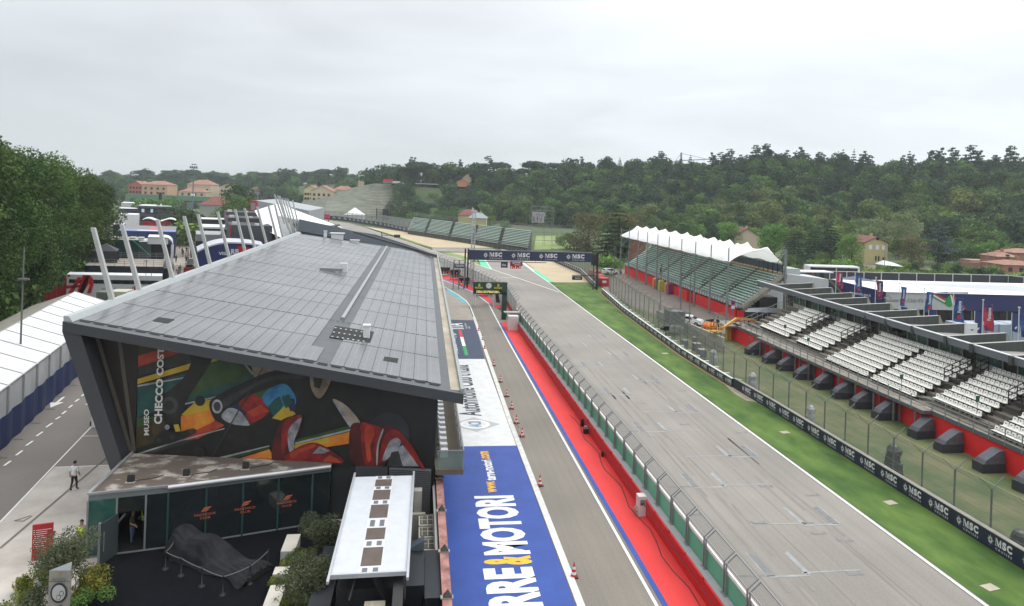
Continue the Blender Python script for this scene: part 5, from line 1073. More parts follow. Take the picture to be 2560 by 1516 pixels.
TL=["grey tyre block nearest the boom lift","second grey tyre block counted from the boom lift","third grey tyre block counted from the boom lift","fourth grey tyre block, under the near end of the walkway posts","fifth grey tyre block, under the steel walkway","sixth grey tyre block, under the steel walkway","seventh grey tyre block, under the steel walkway","eighth grey tyre block, under the bend of the walkway","grey tyre block just past the walkway bend","tenth grey tyre block against the open red wall","eleventh grey tyre block against the open red wall","grey tyre block cut by the right edge of the photo"]
for k_,(x,y)in enumerate(TBP):
 p=W(x,y);xx_=43.75
 if k_==0:tb0.location=(xx_,p.y,0.02);tb0['label']=TL[0]
 else:copy_tree(tb0,(xx_,p.y,.02),rnd.uniform(-.12,.12),TL[k_])
def flag(px_t,py_t,px_b,py_b,D,k_,lab,red=False):
 t0,b0=WD(px_t,py_t,D),WD(px_b,py_b,D);t=thing("banner_flag",lab,"flag",(t0.x,t0.y,0),"tall banner flags behind the white seat grandstand")
 mb=MB();mb.tube((t0.x,t0.y,0),(t0.x,t0.y,t0.z),.05,n=6);mb.tube((t0.x,t0.y,t0.z),(t0.x,t0.y,t0.z+.1),.12,n=6);mb.obj("pole",M_white,t)
 z1=t0.z-.35;hh=(t0.z-b0.z)*.8;wv=[1.05,1.0,1.0,.8,1.1,1.3,1.2,1.5][k_];mb=MB();n=6;m=5
 vs=[(t0.x+.06+wv*i/n,t0.y-.15+.18*math.sin(i*1.3+j*.8+k_),z1-hh*j/m-.12*i/n*(1 if j<m else 1.3))for j in range(m+1)for i in range(n+1)]
 mb.add(vs,[(j*(n+1)+i,(j+1)*(n+1)+i,(j+1)*(n+1)+i+1,j*(n+1)+i+1)for j in range(m)for i in range(n)],0,True)
 xq0,xq1=t0.x+wv*.22,t0.x+wv*.62;yq=t0.y-.38
 text(mb,"Fanzone",[(xq1,yq,z1-hh*.62),(xq1,yq,z1-hh*.15),(xq0,yq,z1-hh*.15),(xq0,yq,z1-hh*.62)],1,.03)
 mb.poly([(xq0,yq,z1-hh*.9),(xq1,yq,z1-hh*.85),(xq1,yq,z1-hh*.7),(xq0,yq,z1-hh*.75)],2)
 mb.obj("flag_cloth",[mat("flag_cloth_red",C(40,50,110),.6,c2=C(220,60,90),sc=1.1,thr=(.42,.58))if red else mat("flag_cloth_blue",C(40,56,120),.6,c2=C(70,120,190),sc=.9,thr=(.4,.62)),M_white,M_red],t)
FG=[(2091,674,2089,724,118,1,"tall flag beside the italian stripes of the hospitality hall"),(2138,684,2136,736,112,0,"second flag from the covered grandstand"),(2190,695,2188,752,106,1,"third flag, reddish and narrow"),(2250,710,2246,770,100,0,"narrow flag leaning right before the grey wall text"),(2312,722,2308,785,92,0,"wide blue flag before the end of the grey wall text"),(2384,736,2380,812,86,0,"blue flag before the green and red ribbon"),(2458,751,2454,835,80,1,"red and dark flag before the navy wall"),(2548,770,2544,850,74,0,"flag at the right edge of the photo")]
for k_,(a,b,c,d,D,r_,l_)in enumerate(FG):flag(a,b,c,d,D,k_,l_,bool(r_))
for k_,(x,yt,yb2,D,l_)in enumerate(((2437,778,830,84,"small navy flag left of the red and dark flag"),(2530,782,828,80,"small navy flag near the right edge"),(2252,767,790,99,"short navy flag below the narrow leaning flag"),(2322,775,800,90,"short navy flag behind the roof fins"))):
 a,b=WD(x,yt,D),WD(x,yb2,D);mb=MB();mb.tube((a.x,a.y,0),(a.x,a.y,a.z),.04,n=5,mi=1);mb.hexa([(a.x+.05,a.y,b.z),(a.x+.95,a.y-.1,b.z-.25),(a.x+.95,a.y-.08,b.z-.25),(a.x+.05,a.y+.02,b.z),(a.x+.05,a.y,a.z),(a.x+.95,a.y-.1,a.z-.1),(a.x+.95,a.y-.08,a.z-.1),(a.x+.05,a.y+.02,a.z)])
 mb.poly([(a.x+.35,a.y-.1,b.z+.2),(a.x+.6,a.y-.12,b.z+.35),(a.x+.6,a.y-.12,b.z+.6),(a.x+.35,a.y-.1,b.z+.45)],1);mb.obj("club_flag",[flat("club_navy",44,58,120,.6),M_white],None,l_,"flag","small navy club flags")
p=W(2470,850,0);mb=MB()
for k_ in range(5):q=WD(2430+k_*32,812,96);mb.prism([(q.x-1.6,q.y),(q.x+1.6,q.y),(q.x+1.6,q.y+3),(q.x-1.6,q.y+3)],0,q.z)
mb.obj("pale_blue_screening",flat("pale_blue_screen_fabric",168,180,198,.6),None,"pale blue fabric screening behind the nearest roof fins","screen")
hh_=thing("hospitality_hall","long low hospitality hall with white roof and navy and grey walls","building",(95,95,0))
def wq(x,y,D):return WD(x,y,D)
def xD(x,D0,D1,xa,xb):return D0+(D1-D0)*(x-xa)/(xb-xa)
Dh=lambda x:np.interp(x,[2030,2560],[142,130])
zt_=4.9;p_l=W(2070,698,zt_)
Pa,Pb=W(2215,730,5.2),W(2700,742,5.2)
mb=MB();n_=Vector((0,14,0));a0,b0=Pa,Pb
mb.hexa([up(a0,2.3),up(b0,2.3),up(b0,2.3)+n_,up(a0,2.3)+n_,a0,b0,b0+n_,a0+n_],0)
mb.obj("grey_wall",flat("pale_grey_wall",190,194,196,.5),hh_)
def wallq(x0,x1,z0,z1,mi,mb,off=.05):
 p,q=W(x0,np.interp(x0,[2215,2700],[730,742]),5.2),W(x1,np.interp(x1,[2215,2700],[730,742]),5.2)
 mb.poly([up(p,z0)-Vector((0,off,0)),up(q,z0)-Vector((0,off,0)),up(q,z1)-Vector((0,off,0)),up(p,z1)-Vector((0,off,0))],mi);return[up(p,z0)-Vector((0,off+.02,0)),up(q,z0)-Vector((0,off+.02,0)),up(q,z1)-Vector((0,off+.02,0)),up(p,z1)-Vector((0,off+.02,0))]
mb=MB();q=wallq(2410,2700,2.3,5.2,0,mb);q2=sub(wallq(2215,2410,2.3,5.2,1,mb,.04),0,0,1,1)
def wp(x,y,k_):
 p,qq=W(2215,730,5.2),W(2700,742,5.2);nn=(qq-p).cross(Vector((0,0,1))).normalized();return onplane(x,y,p,nn)-Vector((0,.08+.01*k_,0))
glyph2=lambda pts,mi,k_:mb.poly([wp(x,y,k_)for x,y in pts],mi)
glyph2([(2326,732),(2368,730),(2384,745),(2374,752),(2345,738)],0,0)
glyph2([(2366,731),(2420,731),(2420,773),(2400,760),(2376,736)],0,0)
glyph2([(2330,732),(2336,732),(2364,748),(2361,753)],4,1);glyph2([(2328,734),(2362,753),(2366,762),(2326,740)],2,2);glyph2([(2326,740),(2374,768),(2370,762),(2326,737)],3,3)
glyph2([(2364,748),(2374,736),(2384,745),(2378,766),(2372,768),(2360,758)],3,4);glyph2([(2374,736),(2378,738),(2386,762),(2380,764)],2,5);glyph2([(2378,736),(2384,738),(2400,764),(2392,764)],4,6);glyph2([(2396,757),(2416,773),(2408,773),(2396,764)],4,5);glyph2([(2396,763),(2408,773),(2402,773),(2396,768)],2,6)
text(mb,"Automobile Club d'Italia",[wp(2209,755,3),wp(2322,757,3),wp(2322,747,3),wp(2209,745,3)],5,.0)
glyph2([(2207,746),(2219,736),(2231,746),(2225,746),(2219,741),(2213,746)],6,3)
mb.obj("wall_graphics",[flat("hall_navy",30,40,100,.5),MATS["pale_grey_wall"],M_white,flat("flag_green",30,150,70,.5),flat("flag_red",190,40,50,.5),flat("grey_lettering",110,116,120,.5),flat("pale_emblem",160,166,170,.5)],hh_)
La,Lb=W(2072,699,6.2),Pa
mb=MB();nn=Vector((9,6,0));mb.hexa([up(La,1.2),up(Pa,1.2),up(Pa,1.2)+nn,up(La,1.2)+nn,La,Pa,Pa+nn,La+nn]);mb.obj("navy_wing",MATS["hall_navy"],hh_)
mb=MB();nw=(Pa-La).cross(Vector((0,0,1))).normalized()
def lp(x,y,k_):return onplane(x,y,La,nw)-Vector((0,.06+.01*k_,0))
text(mb,"madeinitaly.gov.it",[lp(2124,737,1),lp(2176,745,1),lp(2176,735,1),lp(2124,727,1)],0,.01);mb.obj("wing_lettering",M_white,hh_)
mb=MB();Lz=W(2048,712,4.0)
mb.hexa([up(La,.1),up(La,.1)+Vector((-11,6,0)),up(La,.1)+Vector((-11,9,0)),up(La,.1)+Vector((0,9,0)),La,La+Vector((-11,6,.8)),La+Vector((-11,9,.8)),La+Vector((0,9,0))]);mb.obj("pale_wing",flat("pale_wing_wall",206,212,214,.5),hh_)
mb=MB();mb.poly([lp(2068,700,2),lp(2074,700,2),lp(2104,732,2),lp(2100,732,2)],0);mb.poly([lp(2074,700,2),lp(2079,701,2),lp(2107,732,2),lp(2104,732,2)],1);mb.obj("wing_stripe",[MATS["flag_green"],MATS["flag_red"]],hh_)
mb=MB();ra,rb_,rc,rd=Pa+Vector((-.2,-.3,.02)),Pb+Vector((0,-.3,.02)),WD(2700,708,150),WD(2092,700,150)
mb.poly([ra,rb_,WD(2700,712,142),WD(2470,707,143),WD(2300,703,144),WD(2125,699,145),La+Vector((.5,0,.1))]);mb.obj("roof",flat("brilliant_white_roof",250,251,252,.5,sc=.2),hh_)
mb=MB();mb.hexa([up(a0,0)+Vector((0,1.5,0)),up(b0,0)+Vector((0,1.5,0)),up(b0,0)+Vector((0,3,0)),up(a0,0)+Vector((0,3,0)),up(a0,2.28)+Vector((0,1.5,0)),up(b0,2.28)+Vector((0,1.5,0)),up(b0,2.28)+Vector((0,3,0)),up(a0,2.28)+Vector((0,3,0))]);mb.obj("glazing",flat("dark_shopfront",30,34,40,.2),hh_)
mb=MB()
for t in np.linspace(0,1,12):q=Pa.lerp(Pb,t);mb.beam(up(q,0)+Vector((0,.6,0)),up(q,2.3)+Vector((0,.6,0)),.12,.12)
mb.obj("front_post",M_steel,hh_)
sf=thing("black_screen_fence","tall black panel fence with white posts behind the hospitality hall","fence",(120,150,0))
s0,s1,s2_=WD(1990,676,160),WD(2520,688,150),WD(2640,700,140)
mb=MB();mbp=MB()
for a,b,n_ in((s0,s1,12),(s1,s2_,3)):
 for i in range(n_):
  p,q=a.lerp(b,i/n_),a.lerp(b,(i+1)/n_);pane(mb,p,q,.2,p.z-.15,th_=.08);mbp.beam(up(p,0)-Vector((0,.15,0)),up(p,p.z)-Vector((0,.15,0)),.14,.14)
  mbp.beam(p-Vector((0,.1,.05)),q-Vector((0,.1,.05)),.14,.12)
mb.obj("panel",flat("black_fence_panel",62,66,74,.6),sf);mbp.obj("fence_post",M_white,sf)
cs=thing("covered_grandstand","covered grandstand with green benches under a row of white tent peaks","grandstand",(53,138,0))
CY0,CY1=106.2,170.7
def cx(Y,d=0.0):return 50.9+(Y-107.3)*.0115+d
mb=MB()
segs=[(107.4,124.5),(128.5,172)]
for a,b in segs:mb.hexa([(cx(a,1.6),a,0),(cx(a,2.0),a,0),(cx(b,2.0),b,0),(cx(b,1.6),b,0),(cx(a,1.6),a,1.95),(cx(a,2.0),a,1.95),(cx(b,2.0),b,1.95),(cx(b,1.6),b,1.95)])
for a,b in((125.0,125.6),(127.2,127.9)):mb.b2(cx(a,.9),cx(a,2.0),a,b,0,2.0)
mb.b2(cx(107,1.6),cx(107,5.5),106.6,106.9,0,1.9);mb.b2(55.6,57.0,112,112.4,0,2.6)
mb.obj("base_wall",M_rw,cs)
mb=MB();mb.hexa([(cx(CY0,1.4),CY0,2.35),(cx(CY0,2.4),CY0,2.35),(cx(CY1,2.4),CY1+1,2.35),(cx(CY1,1.4),CY1+1,2.35),(cx(CY0,1.4),CY0,2.75),(cx(CY0,2.4),CY0,2.75),(cx(CY1,2.4),CY1+1,2.75),(cx(CY1,1.4),CY1+1,2.75)])
mb.obj("front_walkway",flat("pale_walk_edge",150,154,152,.7),cs)
mb=MB()
for y in np.arange(CY0,CY1+1,1.15):mb.beam((cx(y,1.42),y,2.4),(cx(y,1.42),y,3.7),.06,.06);mb.box((cx(y,1.36),y+.5,2.38),(.05,.35,.35),1)
for z in(3.1,3.7):mb.beam((cx(CY0,1.42),CY0,z),(cx(CY1,1.42),CY1+1,z),.06,.06)
for d_,h_ in((2.0,3.2),(2.0,3.8)):
 mb.beam((cx(CY0,d_),CY0-.1,h_),(cx(CY0,9.2),CY0-.1,h_+5.2),.07,.07);mb.beam((cx(CY1,d_),CY1+1,h_),(cx(CY1,9.2),CY1+1,h_+5.2),.07,.07)
for t in np.linspace(0,1,9):d_=2+7.2*t;mb.beam((cx(CY0,d_),CY0-.1,2.9+5.2*t),(cx(CY0,d_),CY0-.1,3.8+5.2*t),.06,.06)
mb.obj("guard_rail",[M_steel,M_white],cs)
NB=15
def cz(i):return 2.75+.36*i
mb=MB()
for i in range(NB+1):
 d0=2.3+.47*i
 mb.hexa([(cx(CY0,d0),CY0,cz(i)-.9),(cx(CY0,d0+.48),CY0,cz(i)-.9),(cx(CY1,d0+.48),CY1+1,cz(i)-.9),(cx(CY1,d0),CY1+1,cz(i)-.9),(cx(CY0,d0),CY0,cz(i)),(cx(CY0,d0+.48),CY0,cz(i)),(cx(CY1,d0+.48),CY1+1,cz(i)),(cx(CY1,d0),CY1+1,cz(i))])
mb.obj("terrace",mat("stained_terrace",C(110,103,92),.9,c2=C(172,164,150),sc=.7,det=8,thr=(.38,.66)),cs)
mb=MB();mb.ext([(cx(CY0,2.2),CY0-.15,2.3),(cx(CY0,9.4),CY0-.15,7.7),(cx(CY0,9.4),CY0-.15,8.3),(cx(CY0,2.2),CY0-.15,2.9)],(0,.4,0));mb.obj("side_beam",M_concr,cs)
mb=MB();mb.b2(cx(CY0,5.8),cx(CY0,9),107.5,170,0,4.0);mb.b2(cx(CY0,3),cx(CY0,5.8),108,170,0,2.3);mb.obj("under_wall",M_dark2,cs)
M_bench=mat("pale_green_bench",(.34,.54,.47),.7,c2=(.46,.66,.59),sc=.5)
cols=[(CY0+.3,114.3),(115.3,124.2),(125.4,134.5),(135.6,147),(148.2,159),(160,CY1+.6)]
n_b=0;rest=MB();M_bench2=M_bench
for ci,(a,b)in enumerate(cols):
 for i in range(NB):
  if i<2 and ci in(0,):pass
  d0=2.42+.47*i;t_=MB()
  t_.hexa([(cx(a,d0),a,cz(i)+.2),(cx(a,d0+.3),a,cz(i)+.2),(cx(b,d0+.3),b,cz(i)+.2),(cx(b,d0),b,cz(i)+.2),(cx(a,d0),a,cz(i)+.33),(cx(a,d0+.3),a,cz(i)+.33),(cx(b,d0+.3),b,cz(i)+.33),(cx(b,d0),b,cz(i)+.33)])
  t_.obj("bench",M_bench,cs);n_b+=1
for y in(114.8,124.8,135.0,147.6,159.5):
 mb=MB()
 for i in range(1,NB):mb.box((cx(y,2.4+.47*i),y,cz(i)),(.24,.9,.17))
 mb.obj("stair",mat("brown_dirty_steps",C(92,80,66),.9,c2=C(130,118,100),sc=2),cs)
mb=MB()
for y in(115.4,125.6,135.4):
 for s in(-.5,.1):mb.beam((cx(y,3.0),y+s,3.3),(cx(y,5.6),y+s,5.2),.12,.12);mb.beam((cx(y,3.0),y+s,4.0),(cx(y,5.6),y+s,5.9),.06,.06)
mb.obj("stair_rail",M_riser,cs)
NP_=10;PY=[CY0+1.1+(CY1-CY0-1.1)*k_/(NP_-1)for k_ in range(NP_)]
for y in PY:
 mb=MB();x=cx(y,.0);mb.beam((x,y,0),(x,y,6.4),.26,.26);mb.beam((x,y,6.4),(x,y,12.1),.14,.14)
 for dy in(-1.5,1.5):mb.beam((x,y,7.0),(x+.9,y+dy,9.5),.09,.09)
 mb.beam((x,y,7.0),(x+2,y,9.2),.1,.1);mb.beam((x-.3,y,6.4),(x+.3,y,6.4),.3,.15);mb.obj("roof_post",flat("grey_painted_post",132,138,140,.5),cs)
x=cx(CY0,9.3);mb=MB()
for y in(CY0-.3,CY1):mb.beam((x,y,0),(x,y,12.0),.3,.3);mb.beam((x,y,12),(x-1.4,y,9.9),.1,.1)
mb.obj("roof_post",MATS["grey_painted_post"],cs)
mb=MB();mb.b2(cx(CY0,9.0),cx(CY0,9.25),CY0,CY1,7.6,8.2,1);mb.b2(cx(CY0,9.0),cx(CY0,9.15),CY0,CY1,8.3,9.6,0)
for y in np.arange(CY0,CY1,1.6):mb.beam((cx(y,8.95),y,7.6),(cx(y,8.95),y,9.7),.12,.12,2)
mb.obj("rear_screen",[flat("blue_grey_screen",58,74,86,.6),flat("ochre_board",176,140,86,.7),M_riser],cs)
ny,nxm=9*16,34
VX=[];xw=9.2
for j in range(ny+1):
 y=PY[0]-.6+(PY[-1]-PY[0]+1.2)*j/ny
 ph=(y-PY[0])/((PY[-1]-PY[0])/(NP_-1))
 for i in range(nxm+1):
  s=i/nxm;z=9.75+2.0*math.sin(math.pi*s)**.8
  for(sc_,sh)in((.34,.5),(.74,0.0)):
   fr=(ph+sh)%1.0;dy=min(fr,1-fr)*7.1;dx=(s-sc_)*xw
   r_=math.hypot(dx,dy);z+=(1.3 if sh else 1.5)*math.exp(-(r_/1.15)**1.0)if not(sc_==.34 and(ph<.2 or ph>8.8))else 0
  edge=min(j,ny-j)/ny;z-=.35*math.exp(-edge*60)*(math.sin(math.pi*s))
  yy=y+(.5*math.sin(math.pi*s)if j==0 else(-.5*math.sin(math.pi*s)if j==ny else 0))
  VX.append((cx(y,-.1)+xw*s,yy,z if 0<i<nxm else 9.75+.12*math.cos(ph*6.283)))
mb=MB();mb.add(VX,[(j*(nxm+1)+i,j*(nxm+1)+i+1,(j+1)*(nxm+1)+i+1,(j+1)*(nxm+1)+i)for j in range(ny)for i in range(nxm)],0,True)
M_mem=mat("white_tent_membrane",(.84,.84,.84),.7,var=.04,sc=.4)
t_=M_mem.node_tree;tl_=t_.nodes.new("ShaderNodeBsdfTranslucent");tl_.inputs[0].default_value=(.9,.9,.88,1);ms_=t_.nodes.new("ShaderNodeMixShader");ms_.inputs[0].default_value=.3
t_.links.new(t_.nodes["Principled BSDF"].outputs[0],ms_.inputs[1]);t_.links.new(tl_.outputs[0],ms_.inputs[2]);t_.links.new(ms_.outputs[0],t_.nodes['Material Output'].inputs[0])
mb.obj("membrane_roof",M_mem,cs)
mb=MB();mb.beam((cx(CY0,-.1),PY[0]-.6,9.7),(cx(CY1,-.1),PY[-1]+.6,9.7),.1,.1);mb.obj("edge_cable",M_steel,cs)
mb=MB();p_=W(1652,668,4.4);
fs_=thing("far_grandstand","long uncovered grandstand with pale green benches beyond the gravel","grandstand",(20,235,0))
B0,B1=W(1020,577,1.5),W(1318,622,1.5);T0,T1=WD(1036,541,B0.x*ST+B0.y*CT+16),WD(1330,574,B1.x*ST+B1.y*CT+9)
mb=MB();NF=11
for i in range(NF+1):
 t,t2=i/(NF+1),(i+1)/(NF+1)
 a,b=B0.lerp(T0,t),B1.lerp(T1,t);c,d=B0.lerp(T0,t2),B1.lerp(T1,t2)
 za,zb=a.z+.3,b.z+.3
 mb.hexa([up(a,0),up(b,0),(d.x,d.y,0),(c.x,c.y,0),up(a,za-.5),up(b,zb-.5),(d.x,d.y,zb-.5),(c.x,c.y,za-.5)])
mb.obj("terrace",flat("pale_grey_terrace",84,86,80,.9,var=.2),fs_)
bounds=[0,.17,.2,.40,.43,.6,.63,.8,.83,1.0]
for i in range(NF):
 t=i/(NF+1)+.02
 a,b=B0.lerp(T0,t),B1.lerp(T1,t)
 for k_ in range(0,9,2):
  p,q=a.lerp(b,bounds[k_]),a.lerp(b,bounds[k_+1]);m_=MB();m_.beam(p+Vector((0,.2,.3)),q+Vector((0,.2,.3)),.5,.2);m_.obj("bench",flat("faded_green_bench",204,226,214,.7),fs_)
mb=MB();n_=46
for k_ in range(n_+1):
 p=T0.lerp(T1,k_/n_);mb.beam(up(p,p.z-.6),up(p,p.z+1.5),.08,.08)
for h_ in(.4,.95,1.5):mb.beam(T0+Vector((0,0,h_)),T1+Vector((0,0,h_)),.08,.08)
for k_ in range(30):p=B0.lerp(B1,k_/30);mb.beam(up(p,.3),up(p,2.6),.08,.08)
for h_ in(2.0,2.6):mb.beam(up(B0,h_),up(B1,h_),.08,.08)
mb.obj("guard_rail",M_steel,fs_)
mb=MB();q0,q1=W(942,560,.6),W(1030,575,.6)
for i in range(9):a=q0+Vector((0,i*1.2,i*.55));b=q1+Vector((0,i*1.2,i*.55));mb.beam(a,b,.8,.3)
mb.obj("grey_bench_bank",flat("grey_bank_bench",136,140,142,.8),None,"low bank of grey benches left of the far green grandstand","grandstand")
mb=MB();nt_=22
bl=[(736,543),(800,545),(880,545),(960,545),(1040,543)];tl=[(758,505),(828,486),(890,468),(935,459),(978,461)]
Bp=[W(x,y,0)for x,y in bl];Tp=[WD(x,y,520)for x,y in tl]
for i in range(nt_):
 for k_ in range(4):
  a,b=Bp[k_].lerp(Tp[k_],i/nt_),Bp[k_+1].lerp(Tp[k_+1],i/nt_);c,d=Bp[k_].lerp(Tp[k_],(i+1)/nt_),Bp[k_+1].lerp(Tp[k_+1],(i+1)/nt_)
  mb.poly([a,b,d,c],0);mb.beam(a+Vector((0,-.8,.5)),b+Vector((0,-.8,.5)),1.0,.75,1)
mb.obj("hillside_terraces",[mat("terrace_grass",C(84,98,62),.95,c2=C(112,120,88),sc=.09,det=8,stretch=(1,3,1)),mat("terrace_concrete",C(160,162,148),.9,c2=C(206,206,192),sc=.12,det=8)],kind='structure')
mb=MB()
for(x,y)in((950,470),(990,505),(1030,543)):pass
mb.poly([WD(978,461,515),WD(1000,480,500),WD(1048,543,470),W(1090,546),W(1030,546)]);mb.obj("bare_slope",mat("dry_slope",C(128,122,88),.95,c2=C(160,148,112),sc=.05),kind='structure')
gsn=thing("video_screen","giant video screen on a tall scaffold tower beside the green field","screen",(60,250,0));D_=262
a,b=WD(1331,526,D_),WD(1363,558,D_)
mb=MB();mb.b2(a.x,b.x,a.y,a.y+.5,b.z,a.z);mb.b2(a.x,b.x,a.y-.04,a.y,a.z-.6,a.z,1);mb.obj("screen",[mat("screen_picture",C(120,116,130),.4,c2=C(214,208,214),sc=.9,det=5),flat("screen_header",96,100,100,.5)],gsn)
mb=MB()
for k_ in range(7):x=a.x+.5+k_*.7;mb.poly([(x,a.y-.06,b.z+.4),(x+.35,a.y-.06,b.z+.4),(x+.3,a.y-.06,b.z+2.4),(x+.05,a.y-.06,b.z+2.4)],k_%2)
mb.obj("screen_image",[flat("image_dark",70,66,84,.5),flat("image_light",176,160,160,.5)],gsn)
mb=MB()
for x in(a.x-.2,b.x+.2,b.x+3.5,b.x+7.2,b.x+13):
 zt=a.z+1.6 if x<b.x+4 else(a.z-6 if x<b.x+8 else 4.0+6)
 for y in(a.y+.6,a.y+4):mb.tube((x,y,0),(x,y,zt),.07,n=4)
for z,x1 in((2,13),(5,13),(8,13),(a.z-6,7.2),(a.z-3,3.5),(a.z,3.5),(a.z+1.5,3.5)):
 mb.beam((a.x-.2,a.y+.6,z),(b.x+x1,a.y+.6,z),.1,.14);mb.beam((b.x,a.y+.6,z),(b.x+x1,a.y+.6,z-2.2 if z>3 else 0),.07,.07)
mb.obj("scaffold",M_steel,gsn)
mb=MB();D_=430;a,b=WD(957,523,D_),WD(972,548,D_);mb.b2(a.x,b.x,a.y,a.y+2,0,a.z);mb.b2(a.x-4,a.x-3.4,a.y,a.y+.5,0,a.z+.3);mb.b2(a.x-4,a.x,a.y,a.y+.4,a.z-.4,a.z)
mb.obj("dark_screen_tower",M_dark2,None,"dark screen tower seen from behind at the foot of the terraces","screen")
mb=MB();p=DX(889,420);w_=6
mb.add([(p.x-w_,p.y-w_,3),(p.x+w_,p.y-w_,3),(p.x+w_,p.y+w_,3),(p.x-w_,p.y+w_,3),(p.x,p.y,7.6)],[(0,1,4),(1,2,4),(2,3,4),(3,0,4)]);mb.box((p.x,p.y,0),(11,11,3));mb.obj("white_marquee",M_white,None,"white pyramid roofed marquee below the terraces","marquee")
a,b=WD(770,535,330),WD(823,547,330);mb=MB();mb.b2(a.x,b.x,a.y,a.y+.5,b.z,a.z,0);text(mb,"QATAR AIRWAYS",[(a.x-3,a.y-.05,b.z+.5),(b.x-2.5,a.y-.05,b.z+.5),(b.x-2.5,a.y-.05,a.z-.5),(a.x-3,a.y-.05,a.z-.5)],1,.03)
for x in(a.x+.5,b.x-.5):mb.beam((x,a.y+.3,0),(x,a.y+.3,b.z),.3,.3,0)
mb.obj("pink_banner_bridge",[flat("airline_pink",196,30,96,.5),M_white],None,"pink airline banner beside the white peaked roof","banner")
def car(name,loc,rz,body,lab,l_=4.5,w_=1.85,h_=1.65,van_=False,grp=None):
 t=thing(name,lab,"car" if not van_ else "van",(0,0,0),grp);ORG[t.name]=(0,0,0);hl,hw=l_/2,w_/2
 pr=[(-hl,.35),(-hl,.85),(-hl+.15,1.0),(-hl+.35,h_-.05),(-hl+1.0,h_),(.35,h_),(1.15,1.05),(hl-.15,.92),(hl,.7),(hl,.35)]if not van_ else[(-hl,.35),(-hl,h_-.1),(-hl+.1,h_),(hl-1.2,h_),(hl-.7,1.15),(hl-.05,.95),(hl,.35)]
 mb=MB();n=len(pr)
 vs=[]
 for s in(-1,1):vs+=[(x,s*(hw if z<1.05 else hw*.86),z)for x,z in pr]
 fs=[tuple(range(n)),tuple(range(2*n-1,n-1,-1))]+[(i,n+i,n+(i+1)%n,(i+1)%n)for i in range(n)]
 mb.add(vs,fs);mb.obj("body",body,t)
 mb=MB()
 zt=h_-.12;
 for s in(-1,1):yy=s*(hw*.93+.01);mb.poly([(-hl+.6,yy,1.03),(.75,yy,1.03),(.2,yy*.97,zt),(-hl+.75,yy*.97,zt)])
 mb.poly([(-hl+.12,-hw*.78,1.05),(-hl+.12,hw*.78,1.05),(-hl+.3,hw*.74,zt),(-hl+.3,-hw*.74,zt)])
 x0_,x1_=(.48,1.2)if not van_ else(hl-1.12,hl-.66)
 mb.poly([(x1_,-hw*.8,1.12),(x1_,hw*.8,1.12),(x0_+.02,hw*.76,zt+.02),(x0_+.02,-hw*.76,zt+.02)]);mb.obj("window",M_glassd,t)
 for sx_ in(-hl+.85,hl-.85):
  for s in(-1,1):mb=MB();mb.tube((sx_,s*(hw-.18),.34),(sx_,s*(hw+.01),.34),.34,n=12);mb.tube((sx_,s*(hw-.0),.34),(sx_,s*(hw+.02),.34),.18,n=8,mi=1);mb.obj("wheel",[M_black,M_steel],t)
 for s in(-1,1):mb=MB();mb.b2(-hl-.02,-hl,s*hw*.8-.12,s*hw*.8+.12,.75,1.0);mb.obj("tail_light",flat("tail_red",170,20,20,.3),t)
 t.location=loc;t.rotation_euler=(0,0,rz);return t
M_cw=flat("car_white",232,234,236,.25);M_cs=flat("car_silver",176,180,184,.3,metal=.3);M_cd=flat("car_dark",36,40,48,.25);M_cb=flat("car_blue",40,60,110,.25);M_crd=flat("car_red",150,24,26,.25)
p=W(1940,764);car("suv",(p.x,p.y,0),math.radians(80),M_cw,"white suv parked behind the covered grandstand",4.7,1.95,1.8)
p=W(1722,812);car("parked_car",(p.x,p.y,0),math.radians(-35),M_cw,"white car behind the catch fence by the concrete block wall",4.3,1.8,1.5)
p=W(1693,796);car("parked_car",(p.x,p.y,0),math.radians(-35),M_cd,"dark car parked just before the white car behind the fence",4.3,1.8,1.5)
p=W(1526,686);car("parked_car",(p.x,p.y,0),math.radians(10),M_cw,"white car near the far foot of the covered grandstand",4.2,1.8,1.5)
bl_=thing("boom_lift","yellow boom lift with a camera operator basket between the two grandstands","boom lift",(43,95,0));M_yb=flat("boom_yellow",226,170,44,.45)
Dl=100;P1,P2,P3,P4=WD(1798,822,92),WD(1840,797,96),WD(1915,802,104),WD(1945,806,108)
mb=MB();mb.beam(P1+Vector((.4,0,.0)),P2,.2,.28);mb.beam(P2,P3,.24,.28);mb.beam(P3,P4,.3,.34);mb.tube(P1,P2+Vector((0,0,-.5)),.06);mb.obj("boom",M_yb,bl_)
mb=MB();mb.box((P4.x+1.5,P4.y+1,.5),(4.2,2.2,1.6));mb.obj("chassis",M_yb,bl_);mb=MB();mb.beam(P4,(P4.x+1.5,P4.y+1,1.9),.3,.3);mb.obj("mast_base",M_yb,bl_)
for dx in(-.3,3.2):
 for dy in(-.1,2.1):mb=MB();mb.tube((P4.x+dx,P4.y+dy-.2,.5),(P4.x+dx,P4.y+dy+.2,.5),.5,n=12);mb.obj("wheel",M_black,bl_)
mb=MB();c=P1+Vector((-.6,0,-.3))
for h_ in(0,.55,1.1):
 for a,b in(((-.9,-.6),(.9,-.6)),((.9,-.6),(.9,.6)),((.9,.6),(-.9,.6)),((-.9,.6),(-.9,-.6))):mb.beam(c+Vector((*a,h_)),c+Vector((*b,h_)),.07,.07)
for x in(-.9,0,.9):
 for y in(-.6,.6):mb.beam(c+Vector((x,y,0)),c+Vector((x,y,1.1)),.07,.07)
mb.box(tuple(c+Vector((0,0,-.05))),(1.8,1.2,.06));mb.obj("basket",M_yb,bl_)
